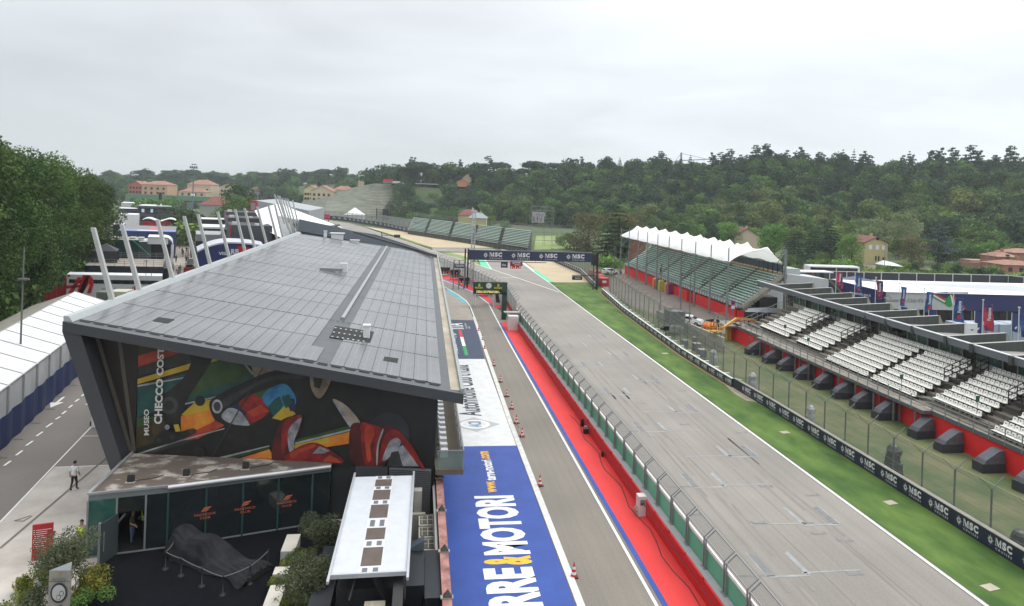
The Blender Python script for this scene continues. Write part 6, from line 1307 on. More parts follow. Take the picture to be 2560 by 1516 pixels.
mb=MB();q=c+Vector((-.7,-.3,1.3));mb.box(tuple(q),(.6,.35,.35),0,.5);mb.tube(q+Vector((-.3,-.1,.2)),q+Vector((-.75,-.3,.2)),.14,n=8);mb.tube(q-Vector((0,0,1.2)),q,.05)
mb.obj("television_camera",M_black,None,"black television camera mounted in the yellow lift basket","camera")
p=W(1838,1000-170);mb=MB();p=W(1837,830,.0);mb.tube((P1.x-.2,P1.y-.5,P1.z-2.2),(P1.x-.2,P1.y-.5,P1.z-1.4),.35,n=10);mb.obj("hanging_weight",M_dk,bl_)
p=W(1765,833);mb=MB();r_=1.05;mb.lathe([(r_,0),(r_,.9),(r_*1.05,1.0),(r_*.9,1.35),(r_*.5,1.6),(0,1.68)],(p.x+.5,p.y,0),14);mb.obj("orange_tank",flat("orange_tank",240,112,30,.45),None,"round orange tank below the yellow boom","tank")
bm=flat("bin_orange",232,150,50,.4),flat("bin_magenta",160,30,110,.4),flat("bin_lime",206,214,90,.4)
mb0=MB();mb0.b2(-.6,.6,-.55,.55,0,2.0);mb0.hexa([(-.55,-.5,2.0),(.55,-.5,2.0),(.55,.5,2.0),(-.55,.5,2.0),(-.3,-.35,2.25),(.3,-.35,2.25),(.3,.35,2.25),(-.3,.35,2.25)])
mb0.b2(-.62,-.6,-.4,.4,.15,1.9)
for k_,(x,y,m_,l_)in enumerate(((1622,720,0,"orange portable toilet farthest along the red wall"),(1628,722.5,1,"magenta portable toilet second along the red wall"),(1636,726,2,"lime portable toilet in the middle of the row"),(1646,733,0,"amber portable toilet beside the lime one"),(1658,735,1,"magenta portable toilet nearest the camera"))):
 p=W(x,y);m_b=MB();m_b.v=[(v[0]+cx(p.y,.95),v[1]+p.y,v[2])for v in mb0.v];m_b.f=mb0.f;m_b.m=mb0.m;m_b.sm=mb0.sm;m_b.obj("portable_toilet",bm[m_],None,l_,"portable toilet","row of coloured portable toilets")
gz=thing("fan_stand_gazebo","black sided gazebo with grey roof at the end of the covered grandstand","gazebo",(50,97,0));D_=104
qs=[WD(1862,780,101),WD(1955,781,101),WD(1968,775,104.5),WD(1872,774,104.5)]
mb=MB();zc=qs[0].z;mb.poly([up(q,zc)for q in qs]);cc=sum((Vector(q)for q in qs),Vector())/4;cc.z=zc+.5
for i in range(4):mb.poly([up(qs[i],zc+.02),up(qs[(i+1)%4],zc+.02),cc])
mb.obj("roof",flat("gazebo_grey",120,126,132,.6),gz)
mb=MB()
for i in range(4):a,b=qs[i],qs[(i+1)%4];mb.poly([up(a,zc-1.3),up(b,zc-1.3),up(b,zc),up(a,zc)])
for q in qs:mb.beam(up(q,0),up(q,zc),.12,.12)
mb.b2(qs[0].x+.3,qs[0].x+3,qs[0].y+1,qs[0].y+1.4,0,1.5);mb.obj("valance",flat("gazebo_black",28,30,36,.6),gz)
mb=MB();a,b=up(qs[0],zc-.75)+Vector((.9,-.04,0)),up(qs[0],zc-.75)+Vector((2.1,-.04,0));mb.poly([a,b,b+Vector((0,0,.5)),a+Vector((0,0,.5))]);text(mb,"Fanzone",[a+Vector((1.3,-.02,.1)),a+Vector((2.6,-.02,.1)),a+Vector((2.6,-.02,.4)),a+Vector((1.3,-.02,.4))],1,.03);mb.obj("valance_print",[M_red,M_white],gz)
for(x0_,y0_,x1_,y1_,D,l_,ms)in((1972,684,2042,710,132,"picture hoarding with orange glow under a black canopy",(C(60,50,62),C(226,140,100))),(1969,734,2019,768,112,"picture hoarding with a street scene behind the white seats",(C(84,60,70),C(200,150,160)))):
 a,b=WD(x0_,y0_,D),WD(x1_,y1_,D);mb=MB();mb.b2(a.x,b.x,a.y,a.y+.15,max(.2,b.z),a.z,0);mb.b2(a.x-.12,b.x+.12,a.y+.02,a.y+.2,.1,a.z+.12,1)
 if D>120:mb.b2(a.x-.2,b.x+3.5,a.y-.6,a.y+2.5,a.z+.3,a.z+.5,2);mb.beam((b.x+1.5,a.y,0),(b.x+1.5,a.y,a.z+.3),.5,.5,1)
 mb.obj("picture_hoarding",[mat("hoarding_print_%d"%D,ms[0],.5,c2=ms[1],sc=.8,det=6),M_dark2,M_white],None,l_,"hoarding")
mb=MB();a=WD(1962,672,128);mb.box((a.x+1.6,a.y+2,0),(3.0,4,a.z));mb.obj("corrugated_shed",flat("pale_corrugated",176,182,180,.5),None,"pale corrugated shed at the rear corner of the covered grandstand","shed")
def coach(loc,rz,l_,lab,m_body,m_top=None,name="coach",h_=3.7,cat="coach"):
 t=thing(name,lab,cat,(0,0,0));ORG[t.name]=(0,0,0);hl=l_/2
 mb=MB();mb.b2(-hl,hl,-1.27,1.27,.35,h_-.25);mb.hexa([(-hl,-1.27,h_-.25),(hl,-1.27,h_-.25),(hl,1.27,h_-.25),(-hl,1.27,h_-.25),(-hl+.15,-1.05,h_),(hl-.5,-1.05,h_),(hl-.5,1.05,h_),(-hl+.15,1.05,h_)]);mb.obj("body",m_body,t)
 mb=MB();mb.b2(-hl+.5,hl-.6,-1.29,-1.27,1.7,h_-.5);mb.b2(-hl+.5,hl-.6,1.27,1.29,1.7,h_-.5);mb.b2(hl,hl+.02,-1.1,1.1,1.3,h_-.5);mb.obj("window",M_glassd,t)
 for x in(-hl+2.2,-hl+3.5,hl-2.4):
  for s in(-1,1):mb=MB();mb.tube((x,s*1.0,.5),(x,s*1.29,.5),.5,n=12);mb.obj("wheel",M_black,t)
 t.location=loc;t.rotation_euler=(0,0,rz);return t
p=WD(2088,672,180);coach((p.x,p.y+1.5,p.z-3.0),math.radians(-4),14,"long white coach with black window band behind the black fence",M_white)
def house(name,x0_,y0_,x1_,D,depth,wall_m,roof_m,lab,zb=0.0,gable=True,zr=2.2,win=(),cat="house",yb_=None):
 a,b=WD(x0_,y0_,D),WD(x1_,y0_,D);t=thing(name,lab,cat,((a.x+b.x)/2,a.y,zb));zt=a.z
 u_=(b-a);u_.z=0;L_=u_.length;u_.normalize();n_=Vector((-u_.y,u_.x,0));A=up(a,zb);mb=MB()
 P=lambda s,t_,z:A+u_*s+n_*t_+Vector((0,0,z-zb))
 mb.hexa([P(0,0,zb),P(L_,0,zb),P(L_,depth,zb),P(0,depth,zb),P(0,0,zt),P(L_,0,zt),P(L_,depth,zt),P(0,depth,zt)])
 if gable:mb.ext([P(0,.01,zt),P(L_,.01,zt),P(L_/2,.01,zt+zr)],n_*(depth-.02))
 mb.obj("wall",wall_m,t);mb=MB();o=.5
 if gable:
  for s0,s1 in((-o,L_/2),(L_+o,L_/2)):
   z0_,z1_=zt-.3,zt+zr+.05;mb.ext([P(s0,-o,z0_),P(s1,-o,z1_),P(s1,depth+o,z1_),P(s0,depth+o,z0_)],(0,0,.22))
 else:
  c1,c2_=P(L_*.3,depth/2,zt+zr),P(L_*.7,depth/2,zt+zr);e_=[P(-o,-o,zt),P(L_+o,-o,zt),P(L_+o,depth+o,zt),P(-o,depth+o,zt)]
  mb.poly([e_[0],e_[1],c2_,c1]);mb.poly([e_[1],e_[2],c2_]);mb.poly([e_[2],e_[3],c1,c2_]);mb.poly([e_[3],e_[0],c1]);mb.poly(e_[::-1])
 rf=mb.obj("roof",roof_m,t)
 mb=MB();q=P(L_*.66,depth*.5,zt+zr*.4);mb.box(tuple(q),(.7,.7,1.6+zr*.3));mb.obj("chimney",wall_m,rf)
 for(s,z,w_,h2,dk)in win:
  mb=MB();mb.hexa([P(s*L_-w_/2,-.05,zb+z),P(s*L_+w_/2,-.05,zb+z),P(s*L_+w_/2,.02,zb+z),P(s*L_-w_/2,.02,zb+z),P(s*L_-w_/2,-.05,zb+z+h2),P(s*L_+w_/2,-.05,zb+z+h2),P(s*L_+w_/2,.02,zb+z+h2),P(s*L_-w_/2,.02,zb+z+h2)])
  mb.obj("window",M_dark2 if dk else M_white,t)
 return t
M_tile=mat("terracotta_tiles",C(140,98,82),.85,c2=C(178,134,114),sc=.8,stretch=(1,1,4));M_tile2=mat("brown_tiles",C(104,58,50),.85,c2=C(140,82,70),sc=.8)
M_ylw=flat("pale_yellow_render",198,190,138,.8);M_pch=flat("peach_render",206,172,140,.8);M_org=flat("orange_brick",170,122,102,.8);M_crm=flat("cream_render",206,192,164,.8);M_rbk=flat("red_orange_render",190,104,86,.8)
house("yellow_house",2162,606,2220,232,12,M_ylw,M_tile2,"pale yellow three storey house with a brown gable roof below the wooded hill",win=((.25,5.0,1.1,1.5,0),(.55,5.0,1.1,1.5,0),(.82,5.0,1.1,1.5,0),(.55,8.2,1.0,1.2,1),(.5,1.2,.5,1.6,1),(.62,1.2,.5,1.6,1),(.85,1.2,1.0,1.2,1)),zr=1.8)
house("brick_villa",2508,662,2600,205,9,M_org,M_tile,"terracotta villa with stepped roofs at the right edge below the hill",gable=False,zr=1.2,win=((.2,1.5,1.2,1.3,1),(.5,1.5,1.2,1.3,1)))
house("brick_villa",2493,642,2545,218,8,M_org,M_tile,"upper part of the terracotta villa with a rail on its roof",gable=False,zr=1.4,win=((.5,4.5,1.2,1.3,1),))
house("brick_villa",2532,632,2620,228,8,M_org,M_tile,"tallest block of the terracotta villa group at the right edge",gable=False,zr=1.3)
mb=MB();p=W(2438,668);mb.box((p.x,p.y,0),(8,5,2.6));mb.obj("pink_shed",flat("pink_render",196,160,146,.8),None,"flat pink shed between the hedge and the terracotta villa","shed")
mb=MB();p0_,p1_=W(2400,676),W(2560,680);pane(mb,p0_,p1_,0,2.6,th_=.4);mb.obj("brick_wall",flat("old_brick",150,110,92,.9),None,"long brick garden wall in front of the terracotta villa","wall")
mb=MB();p=WD(2235,648,205);mb.add([(p.x-3.4,p.y,2.2),(p.x+3.6,p.y,1.8),(p.x+3.6,p.y+4,1.8),(p.x-3.4,p.y+4,2.2),(p.x-2,p.y+2,3.5),(p.x+1,p.y+2.2,2.9)],[(0,1,5,4),(1,2,5),(2,3,4,5),(3,0,4)]);mb.box((p.x,p.y+2.2,0),(6,3.5,1.7),1);mb.obj("white_tarp_shed",[M_white,M_dark2],None,"dark shed under a crumpled white tarpaulin beside the yellow house","shed")
for k_,(x,yt,D,l_)in enumerate(((2107,640,190,"lamp post before the yellow house"),(2213,612,200,"lamp post right of the yellow house"),(2469,626,200,"tall lamp post before the terracotta villa"),(652*0+660,0,0,""))):
 if not D:continue
 t_=WD(x,yt,D);mb=MB();mb.tube((t_.x,t_.y,0),(t_.x,t_.y,t_.z),.12,.07,n=6);mb.box((t_.x,t_.y,t_.z),(.7,.4,.25));mb.obj("lamp_post",M_steel,None,l_,"lamp post")
for k_,(x,y,h_,l_)in enumerate(((1650,780,8.0,"thin grey pole standing before the coloured toilets"),(1723,815,9.5,"tall thin pole before the covered grandstand base"),(1701,790,7.0,"short pole with bracket beside the dark parked car"),(1535,695,7.5,"pole at the far end of the covered grandstand"),(1528,693,5.5,"short white pole at the far end of the covered grandstand"),(1452,640,9.0,"pole with a box behind the right end of the start gantry"))):
 p=W(x,y);mb=MB();mb.tube((p.x,p.y,0),(p.x,p.y,h_),.09,.06,n=6);mb.box((p.x,p.y,h_),(.3,.25,.3));mb.obj("street_pole",M_post,None,l_,"pole")
p=W(1817,800);mb=MB();mb.tube((p.x,p.y-2,0),(p.x,p.y-2,3.6),.06,n=6);mb.tube((p.x,p.y-2.05,3.2),(p.x,p.y-2.12,3.2),.38,n=16,mi=1);mb.tube((p.x,p.y-2.12,3.2),(p.x,p.y-2.15,3.2),.27,n=16,mi=2);mb.box((p.x,p.y-2.1,2.2),(.6,.05,.5),3)
mb.obj("no_stopping_sign",[M_post,M_red,flat("sign_blue",40,60,140,.4),M_white],None,"round red and blue road sign on the last post of the covered grandstand","road sign")
for k_,(x,y,l_)in enumerate(((1470,700,"red container behind the fence farthest along"),(1480,712,"red container in the middle behind the fence"),(1488,720,"red container nearest the gantry post"))):
 p=W(x,y);mb=MB();mb.box((p.x+2.6,p.y+4,0),(1.9,3.6,1.8),0,.1);mb.box((p.x+2.6,p.y+2.1,.8),(.9,.05,.5),1);mb.obj("red_container",[flat("container_red",190,26,34,.5),M_white],None,l_,"container","red containers by the right gantry post")
p=W(1308,622);mb=MB();mb.box((p.x,p.y,0),(2.0,2.0,3.2));mb.box((p.x,p.y,3.2),(1.6,1.6,.5));mb.obj("green_toilet",flat("vivid_green_plastic",60,180,70,.5),None,"bright green portable toilet at the end of the far grandstand","portable toilet")
mb=MB();p=W(1298,622);mb.box((p.x,p.y+1,0),(2.4,2,2.6));p=W(1322,622);mb.box((p.x,p.y+1,0),(1.8,2,2.6));mb.obj("green_screen_fence",flat("dull_green_screen",70,128,72,.7),None,"dull green screens either side of the bright green toilet","screen")
tc_=thing("tower_crane","blue tower crane with a long jib above the wooded ridge","crane",(300,700,30));D_=760
mb=MB();a=WD(1703,440,D_);t_=WD(1703,382,D_);mb.beam(a,t_,1.6,1.6);mb.obj("mast",flat("crane_blue",110,130,160,.5),tc_)
mb=MB();mb.beam(WD(1688,403,D_),WD(1798,397,D_),.7,.9);mb.beam(WD(1703,384,D_),WD(1770,399,D_),.35,.35);mb.beam(WD(1703,384,D_),WD(1689,402,D_),.35,.35);mb.obj("jib",flat("crane_grey",120,128,140,.5),tc_)
mb=MB();a=WD(1690,405,D_);mb.box((a.x,a.y,a.z-2.5),(3.5,2,3));mb.obj("counterweight",MATS["crane_blue"],tc_)
tn=thing("long_marquee","long white marquee with a blue skirt on the left of the service road","marquee",(-36,70,0))
def tx(Y):return-29.9-.205*(Y-52)
ND=14;ys=[50.5+3.35*k_ for k_ in range(ND)]
def tp(Y,o,z):return Vector((tx(Y)-o,Y-.2*o,z))
mb=MB();e_z,r_z,wd_=3.8,5.5,9.0
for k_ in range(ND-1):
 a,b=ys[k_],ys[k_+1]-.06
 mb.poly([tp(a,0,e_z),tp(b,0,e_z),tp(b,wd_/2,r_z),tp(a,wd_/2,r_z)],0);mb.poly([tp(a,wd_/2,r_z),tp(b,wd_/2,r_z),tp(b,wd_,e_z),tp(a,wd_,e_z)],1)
mb.obj("roof",[mat("white_tent_fabric",C(222,224,226),.6,c2=C(240,241,242),sc=.5),mat("grey_tent_fabric",C(140,138,126),.8,c2=C(170,168,156),sc=.6,det=7)],tn)  # back roof slope gets a duller grey than the front slope
mb=MB();mb.tube(tp(ys[0],0,e_z),tp(ys[-1],0,e_z),.07)
for y in ys:mb.beam(tp(y,-.06,.2),tp(y,-.06,e_z),.12,.12);mb.beam(tp(y,0,e_z+.03),tp(y,wd_/2,r_z+.03),.07,.05)
mb.beam(tp(ys[0],wd_/2,r_z),tp(ys[-1],wd_/2,r_z),.1,.06);mb.obj("tent_frame",flat("tent_alloy",190,192,192,.4),tn)
mb=MB()
mb.poly([tp(ys[0],.05,.1),tp(ys[-1],.05,.1),tp(ys[-1],.05,e_z-.05),tp(ys[0],.05,e_z-.05)]);mb.poly([tp(ys[0],.05,.1),tp(ys[0],wd_,.1),tp(ys[0],wd_,e_z),tp(ys[0],wd_/2,r_z-.05),tp(ys[0],.05,e_z-.05)])
mb.poly([tp(ys[-1],.05,.1),tp(ys[-1],wd_,.1),tp(ys[-1],wd_,e_z),tp(ys[-1],wd_/2,r_z-.05),tp(ys[-1],.05,e_z-.05)]);mb.obj("wall",mat("tent_wall_fabric",C(186,188,190),.6,c2=C(214,216,218),sc=.9,stretch=(1,1,.3)),tn)
mb=MB();pts=[]
for k_ in range(40):
 y=49+k_*.72;pts.append(Vector((tx(y)+.75+.08*math.sin(k_*1.7),y,0)))
for a,b in zip(pts,pts[1:]):pane(mb,a,b,.02,2.35,th_=.03)
for k_ in range(0,40,5):p=pts[k_];mb.tube(up(p,0),up(p,2.3),.03,n=4,mi=1);mb.tube((p.x,p.y,.03),(p.x+.9,p.y-.1,.03),.025,n=4,mi=1)
mb.obj("skirt",[mat("navy_scrim",C(24,40,84),.7,c2=C(32,52,104),sc=.8,stretch=(1,1,.4)),M_steel],tn)
def pixface(name,lab,cat,x0_,x1_,yt,D,dep,mats,group=None,zb=0.0,part="body"):
 a,b=WD(x0_,yt,D),WD(x1_,yt,D);t=thing(name,lab,cat,(a.x,a.y,zb),group);SHEAR[t.name]=a.y;mb=MB()
 mb.b2(a.x,b.x,a.y,a.y+dep,zb,a.z,0,1 if len(mats)>1 else 0);mb.obj(part,list(mats),t);return t,a,b
ts,a,b=pixface("team_trailer","white and red team trailer with a dark window band beyond the marquee","trailer",167,394,686.5,110,3.2,(flat("trailer_silver",206,210,212,.35),M_white))
yf=a.y-.03;L_=b.x-a.x;zt=a.z;u=lambda px:a.x+L_*(px-167)/227
def vz(py):return zt-(py-686.5)*110/F
mb=MB();mb.b2(u(173),u(387),yf,a.y,vz(708),vz(698.5));mb.obj("window",M_glassd,ts)
mb=MB();qz=lambda x,y:(u(x),yf-.03,vz(y))
for pl in([(168,692),(176,692),(174,687),(170,687)],[(192,733),(207,733),(221,692),(214,687),(205,687)],[(167,722),(200,718),(202,712),(167,714)],[(172,733),(183,733),(203,693),(193,693)],[(196,733),(206,733),(222,706),(218,690),(212,690)],[(214,687),(222,687),(230,697),(231,712),(226,733),(216,733),(222,714),(221,698)]):mb.poly([qz(*p_)for p_ in pl])
cxp,cyp=331,720
for i in range(20):
 a0,a1=6.2832*i/20,6.2832*(i+1)/20;mb.poly([qz(cxp+r_*math.cos(t),cyp+r_*.82*math.sin(t))for r_,t in((6.5,a0),(8.5,a0),(8.5,a1),(6.5,a1))])
for pl in([(326,724),(328.5,724),(331,716),(328.5,716)],[(331,724),(333.5,724),(336,716),(333.5,716)],[(326,721),(335,719),(335,721),(326,722.5)],[(304,722),(311,720),(311,724),(305,725)]):mb.poly([qz(*p_)for p_ in pl])
mb.obj("red_emblem",flat("team_red",196,28,38,.4),ts)
mb=MB();text(mb,"MoneyGram",[qz(352,721),qz(388,721),qz(388,714),qz(352,714)],0,.01)
for x0_,x1_ in((250,259),(265,270),(280,290),(294,302)):mb.poly([qz(x0_,722),qz(x1_,722),qz(x1_,720.5),qz(x0_,720.5)])
mb.obj("lettering",M_dk,ts)
for x_ in(185,200,345,360):m_=MB();m_.tube((u(x_),a.y+.1,.5),(u(x_),a.y+.5,.5),.5,n=12);m_.obj("wheel",M_black,ts)
mb=MB();mb.b2(u(163),u(167.5),a.y,a.y+3,.4,zt-.6);mb.obj("red_nose",MATS["team_red"],ts)
p=WD(290,728,97);mb=MB();mb.b2(p.x-2.6,p.x-1.0,p.y,p.y+2,0,p.z-.2,1);mb.b2(p.x-.8,p.x+1.6,p.y-.6,p.y+2,0,p.z);mb.b2(p.x-.2,p.x+.5,p.y-.63,p.y-.6,p.z-1.2,p.z-.6,1);mb.obj("generator",[flat("cream_generator",206,204,182,.5),flat("grey_grille",110,112,106,.6)],None,"cream generator box between the marquee end and the team trailer","generator")
p=W(92,752);mb=MB();mb.hexa([(p.x,p.y,0),(p.x+4.5,p.y+1,0),(p.x+4.5,p.y+3,0),(p.x,p.y+2,0),(p.x,p.y,.4),(p.x+4.5,p.y+1,3.0),(p.x+4.5,p.y+3,3.0),(p.x,p.y+2,.6)])
for k_ in range(4):mb.tube((p.x+k_*1.3,p.y+k_*.3,.4),(p.x+k_*1.3,p.y+k_*.3,1.2+k_*.75),.06,n=4)
mb.obj("red_ramp_truck",flat("crane_red",190,34,30,.5),None,"red vehicle ramp between the trees and the marquee","ramp")
dk_,a,b=pixface("deck_unit","dark navy hospitality unit with a railed roof deck behind the team trailer","hospitality unit",212.7,399,664,125,13,(flat("deck_navy",36,42,58,.5),mat("deck_boards",C(150,140,126),.8,c2=C(172,162,148),sc=1)))
mb=MB();zt=a.z
for y in(a.y,a.y+13):
 for h_ in(.5,.85,1.2):mb.beam((a.x,y,zt+h_),(b.x,y,zt+h_),.06,.06)
 for k_ in range(9):x=a.x+(b.x-a.x)*k_/8;mb.beam((x,y,zt),(x,y,zt+1.2),.06,.06)
for h_ in(.5,1.2):mb.beam((b.x,a.y,zt+h_),(b.x,a.y+13,zt+h_),.06,.06)
mb.obj("deck_rail",M_steel,dk_)
mb=MB();mb.b2(b.x+.02,b.x+.9,a.y+.5,a.y+12,0,zt-.3);mb.obj("side_panel",M_dark2,dk_)
mb=MB();g0=Vector((a.x+.4,a.y+5,zt));g1=g0+Vector((4.6,4.6,0));zz=zt+2.2
mb.add([(g0.x,g0.y,zz),(g1.x,g0.y,zz),(g1.x,g1.y,zz),(g0.x,g1.y,zz),((g0.x+g1.x)/2,(g0.y+g1.y)/2,zz+1.3)],[(0,1,4),(1,2,4),(2,3,4),(3,0,4)]);mb.b2(g0.x,g1.x,g0.y,g0.y+.1,zt+.02,zz);mb.b2(g0.x,g0.x+.1,g0.y,g1.y,zt+.02,zz);mb.b2(g1.x-.5,g1.x,g1.y-.1,g1.y,zt+.02,zz)
mb.beam((g1.x,g0.y,zt),(g1.x,g0.y,zz),.1,.1);mb.shear(a.y);mb.obj("deck_gazebo",flat("gazebo_charcoal",58,60,64,.7),None,"charcoal gazebo on the roof deck of the navy hospitality unit","gazebo")
for x,l_ in((366,"thin black aerial pole before the deck unit"),(379,"second thin aerial pole with a cross bar before the deck unit")):
 t_=WD(x,650 if x<370 else 667,112);mb=MB();mb.tube((t_.x,t_.y,0),(t_.x,t_.y,t_.z),.05,n=4);mb.beam((t_.x-.3,t_.y,t_.z-.2),(t_.x+.3,t_.y,t_.z-.2),.06,.06);mb.obj("aerial_pole",M_dk,None,l_,"pole")
gu,a,b=pixface("green_unit","dark green hospitality unit with a bright green diagonal line","hospitality unit",245,342,598.5,150,9,(flat("unit_green",20,66,62,.5),flat("pale_roof",170,172,164,.7)))
mb=MB();mb.beam((b.x-1.2,a.y-.05,a.z-.1),(b.x+2.6,a.y-.05,a.z-3.4),.1,.14);mb.obj("diagonal_stripe",flat("neon_green",30,190,120,.4),gu)
mb=MB();mb.b2(b.x,b.x+2.6,a.y+.2,a.y+9,0,a.z-.3,0,1);mb.obj("annex",[flat("annex_grey",84,88,92,.5),M_white],gu)
mb=MB()
for k_ in range(5):mb.b2(a.x+1+k_*1.8,a.x+2.2+k_*1.8,a.y+2,a.y+5,a.z,a.z+.4)
mb.obj("roof_plant",flat("roof_plant_grey",186,184,172,.7),gu)
wc=thing("white_arched_unit","white arched canopy with plants beside the green unit","hospitality unit",(b.x,b.y,0));SHEAR[wc.name]=a.y;x0_,x1_=WD(372,600,152).x,WD(432,600,152).x;zt=WD(372,592,152).z
mb=MB();prof=[(x0_,zt)]+[(x1_-1.6+1.6*math.sin(t),zt-1.6+1.6*math.cos(t))for t in np.linspace(0,1.57,7)];y0_=a.y
for(xa,za),(xb,zb_)in zip(prof,prof[1:]):mb.hexa([(xa,y0_,za-.3),(xb,y0_,zb_-.3),(xb,y0_+7,zb_-.3),(xa,y0_+7,za-.3),(xa,y0_,za),(xb,y0_,zb_),(xb,y0_+7,zb_),(xa,y0_+7,za)])
mb.b2(x0_,x1_-1,y0_,y0_+.2,zt-1.6,zt-.2);mb.obj("canopy",M_white,wc)
mb=MB();mb.beam((x1_,y0_,zt-1.6),(x1_,y0_,0),.5,.5);mb.obj("column",M_white,wc)
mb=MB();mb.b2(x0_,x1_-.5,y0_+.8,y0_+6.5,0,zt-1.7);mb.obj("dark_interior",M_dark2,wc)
bu,a,b=pixface("blue_unit","long navy hospitality unit with a pale blue roof band","hospitality unit",295,433,577.5,175,24,(flat("unit_navy",38,54,104,.5),flat("unit_roof_grey",128,128,128,.7)))
mb=MB();mb.b2(a.x,b.x,a.y,a.y+7,a.z,a.z+.12);mb.obj("roof_band",flat("periwinkle_roof",118,136,190,.5),bu)
mb=MB();text(mb,"RACING",[(a.x+4,a.y+1.0,a.z+.14),(b.x-3,a.y+1.0,a.z+.14),(b.x-3,a.y+5,a.z+.14),(a.x+4,a.y+5,a.z+.14)],0,.02)if False else mb.b2(a.x+4.5,b.x-3.5,a.y+1.2,a.y+3.4,a.z+.12,a.z+.15);mb.b2(a.x+7,a.x+11,a.y+9,a.y+16,a.z+.0,a.z+.04,1)
ring_=[(b.x-2.6+.75*math.cos(t),a.y-.05,a.z-1.3+.75*math.sin(t))for t in np.linspace(0,6.28,19)[:-1]];mb.poly(ring_);mb.poly([(b.x-2.6+(p_[0]-b.x+2.6)*.7,a.y-.09,a.z-1.3+(p_[2]-a.z+1.3)*.7)for p_ in ring_],2)
mb.obj("roof_lettering",[M_white,flat("roof_red",206,84,84,.5),MATS["unit_navy"]],bu)
rc,a,b=pixface("red_canopy_unit","red fronted unit under a wavy white canopy","hospitality unit",357,423,552,215,8,(flat("unit_red",170,22,34,.5),M_dark2))
mb=MB();n=12;x0_,x1_=WD(358,546,215).x,WD(437,546,215).x
for i in range(n):
 za,zb_=a.z+.25+.45*math.sin(i/n*9.4),a.z+.25+.45*math.sin((i+1)/n*9.4);xa,xb=x0_+(x1_-x0_)*i/n,x0_+(x1_-x0_)*(i+1)/n
 mb.hexa([(xa,a.y-.5,za),(xb,a.y-.5,zb_),(xb,a.y+8,zb_),(xa,a.y+8,za),(xa,a.y-.5,za+.15),(xb,a.y-.5,zb_+.15),(xb,a.y+8,zb_+.15),(xa,a.y+8,za+.15)])
mb.obj("canopy",M_white,rc)
dt,a,b=pixface("glass_unit","tall dark grey glazed hospitality unit with two floors","hospitality unit",344,442,515,240,14,(flat("unit_dark_grey",74,76,80,.5),flat("roof_mid_grey",140,142,146,.6)))
mb=MB();w_=b.x-a.x;mb.b2(a.x+.4,a.x+w_*.5,a.y-.05,a.y,a.z-2.7,a.z-.6);mb.b2(a.x+.4,a.x+w_*.75,a.y-.05,a.y,a.z-5.2,a.z-3.7);mb.b2(a.x+w_*.52,b.x-.4,a.y-.05,a.y,a.z-2.2,a.z-.5);mb.obj("glazing",M_glassd,dt)
mb=MB();mb.b2(a.x+1.4,a.x+2.3,a.y-.09,a.y-.05,a.z-2.2,a.z-1.0);mb.b2(a.x+4.4,a.x+5.2,a.y-.09,a.y-.05,a.z-2.2,a.z-1.0);mb.obj("lit_screen",emit("pale_blue_screen",(.45,.6,.8),.7),dt)
mb=MB();mb.b2(b.x-2.0,b.x-.9,a.y-.06,a.y-.05,a.z-3.5,a.z-2.7,0);mb.b2(b.x-.9,b.x-.3,a.y-.06,a.y-.05,a.z-3.7,a.z-2.5,1);mb.obj("emblem",[MATS["team_red"],P_yel],dt)
mb=MB();mb.b2(a.x+.8,a.x+6,a.y+.3,a.y+12,a.z+.01,a.z+.2);mb.tube((b.x-6,a.y+2,a.z),(b.x-6,a.y+2,a.z+.9),.45,.2,n=8);mb.obj("roof_cover",M_white,dt)
for k_,(x0_,x1_,yt,D,dep,ms,l_)in enumerate(((296,342,536,222,10,(M_white,M_white),"white roofed tent unit left of the dark glazed unit"),(296,343,521,245,9,(flat("stripe_navy",50,48,80,.5),M_white),"low white and navy unit behind the white tent unit"),(303,345,507,275,12,(flat("unit_pale",206,206,206,.5),M_white),"farthest pale paddock unit near the tree edge"),(283,308,561,195,6,(M_dark2,M_white),"small dark unit with white roof beside the blue unit"),(504,566,548,205,10,(M_dark2,M_white),"black fronted unit with white roof edge behind the masts"),(504,568,567,180,12,(flat("black_unit",30,28,34,.5),M_white),"black unit with a white and red edge in front of it"),(491,574,586,152,12,(flat("silver_unit",142,144,148,.5),flat("silver_roof",160,162,164,.6)),"silver fronted unit behind the curved blue unit"))):
 t,a,b=pixface("paddock_unit",l_,"hospitality unit",x0_,x1_,yt,D,dep,ms)
 if k_==5:mb=MB();mb.b2(a.x,b.x,a.y-.05,a.y,a.z-.45,a.z);mb.obj("edge_band",MATS["team_red"]if k_==4 else M_white,t)
 if k_==6:mb=MB();mb.b2(a.x,b.x,a.y-.3,a.y+.05,.2,a.z-1.5);mb.obj("dark_front",M_dark2,t)
for k_,(x0_,x1_,yt,D,l_)in enumerate(((576,678,563,140,"nearest of three tall charcoal wall blocks behind the masts"),(570,656,544.5,170,"middle one of three tall charcoal wall blocks"),(566,641,530,200,"farthest of three tall charcoal wall blocks"))):
 t,a,b=pixface("charcoal_block",l_,"hospitality unit",x0_,x1_,yt,D,12,(mat("charcoal_ribbed",C(66,70,78),.6,c2=C(78,82,90),sc=1,stretch=(6,1,.2),det=1),M_dark2))
 mb=MB();mb.b2(a.x-.06,a.x+.1,a.y-.05,a.y,.5,a.z);mb.obj("red_edge",MATS["team_red"],t)
 mb=MB();mb.box((a.x+1,a.y+2,a.z),(1.2,1,.6));mb.tube((b.x-3,a.y+1,a.z),(b.x-3,a.y+1,a.z+.4),.5,n=8);mb.obj("roof_fitting",M_white,t)
vb=thing("curved_blue_unit","blue hospitality unit with curved white roof edge and white lettering","hospitality unit",(-40,125,0));D_=128;SHEAR[vb.name]=134
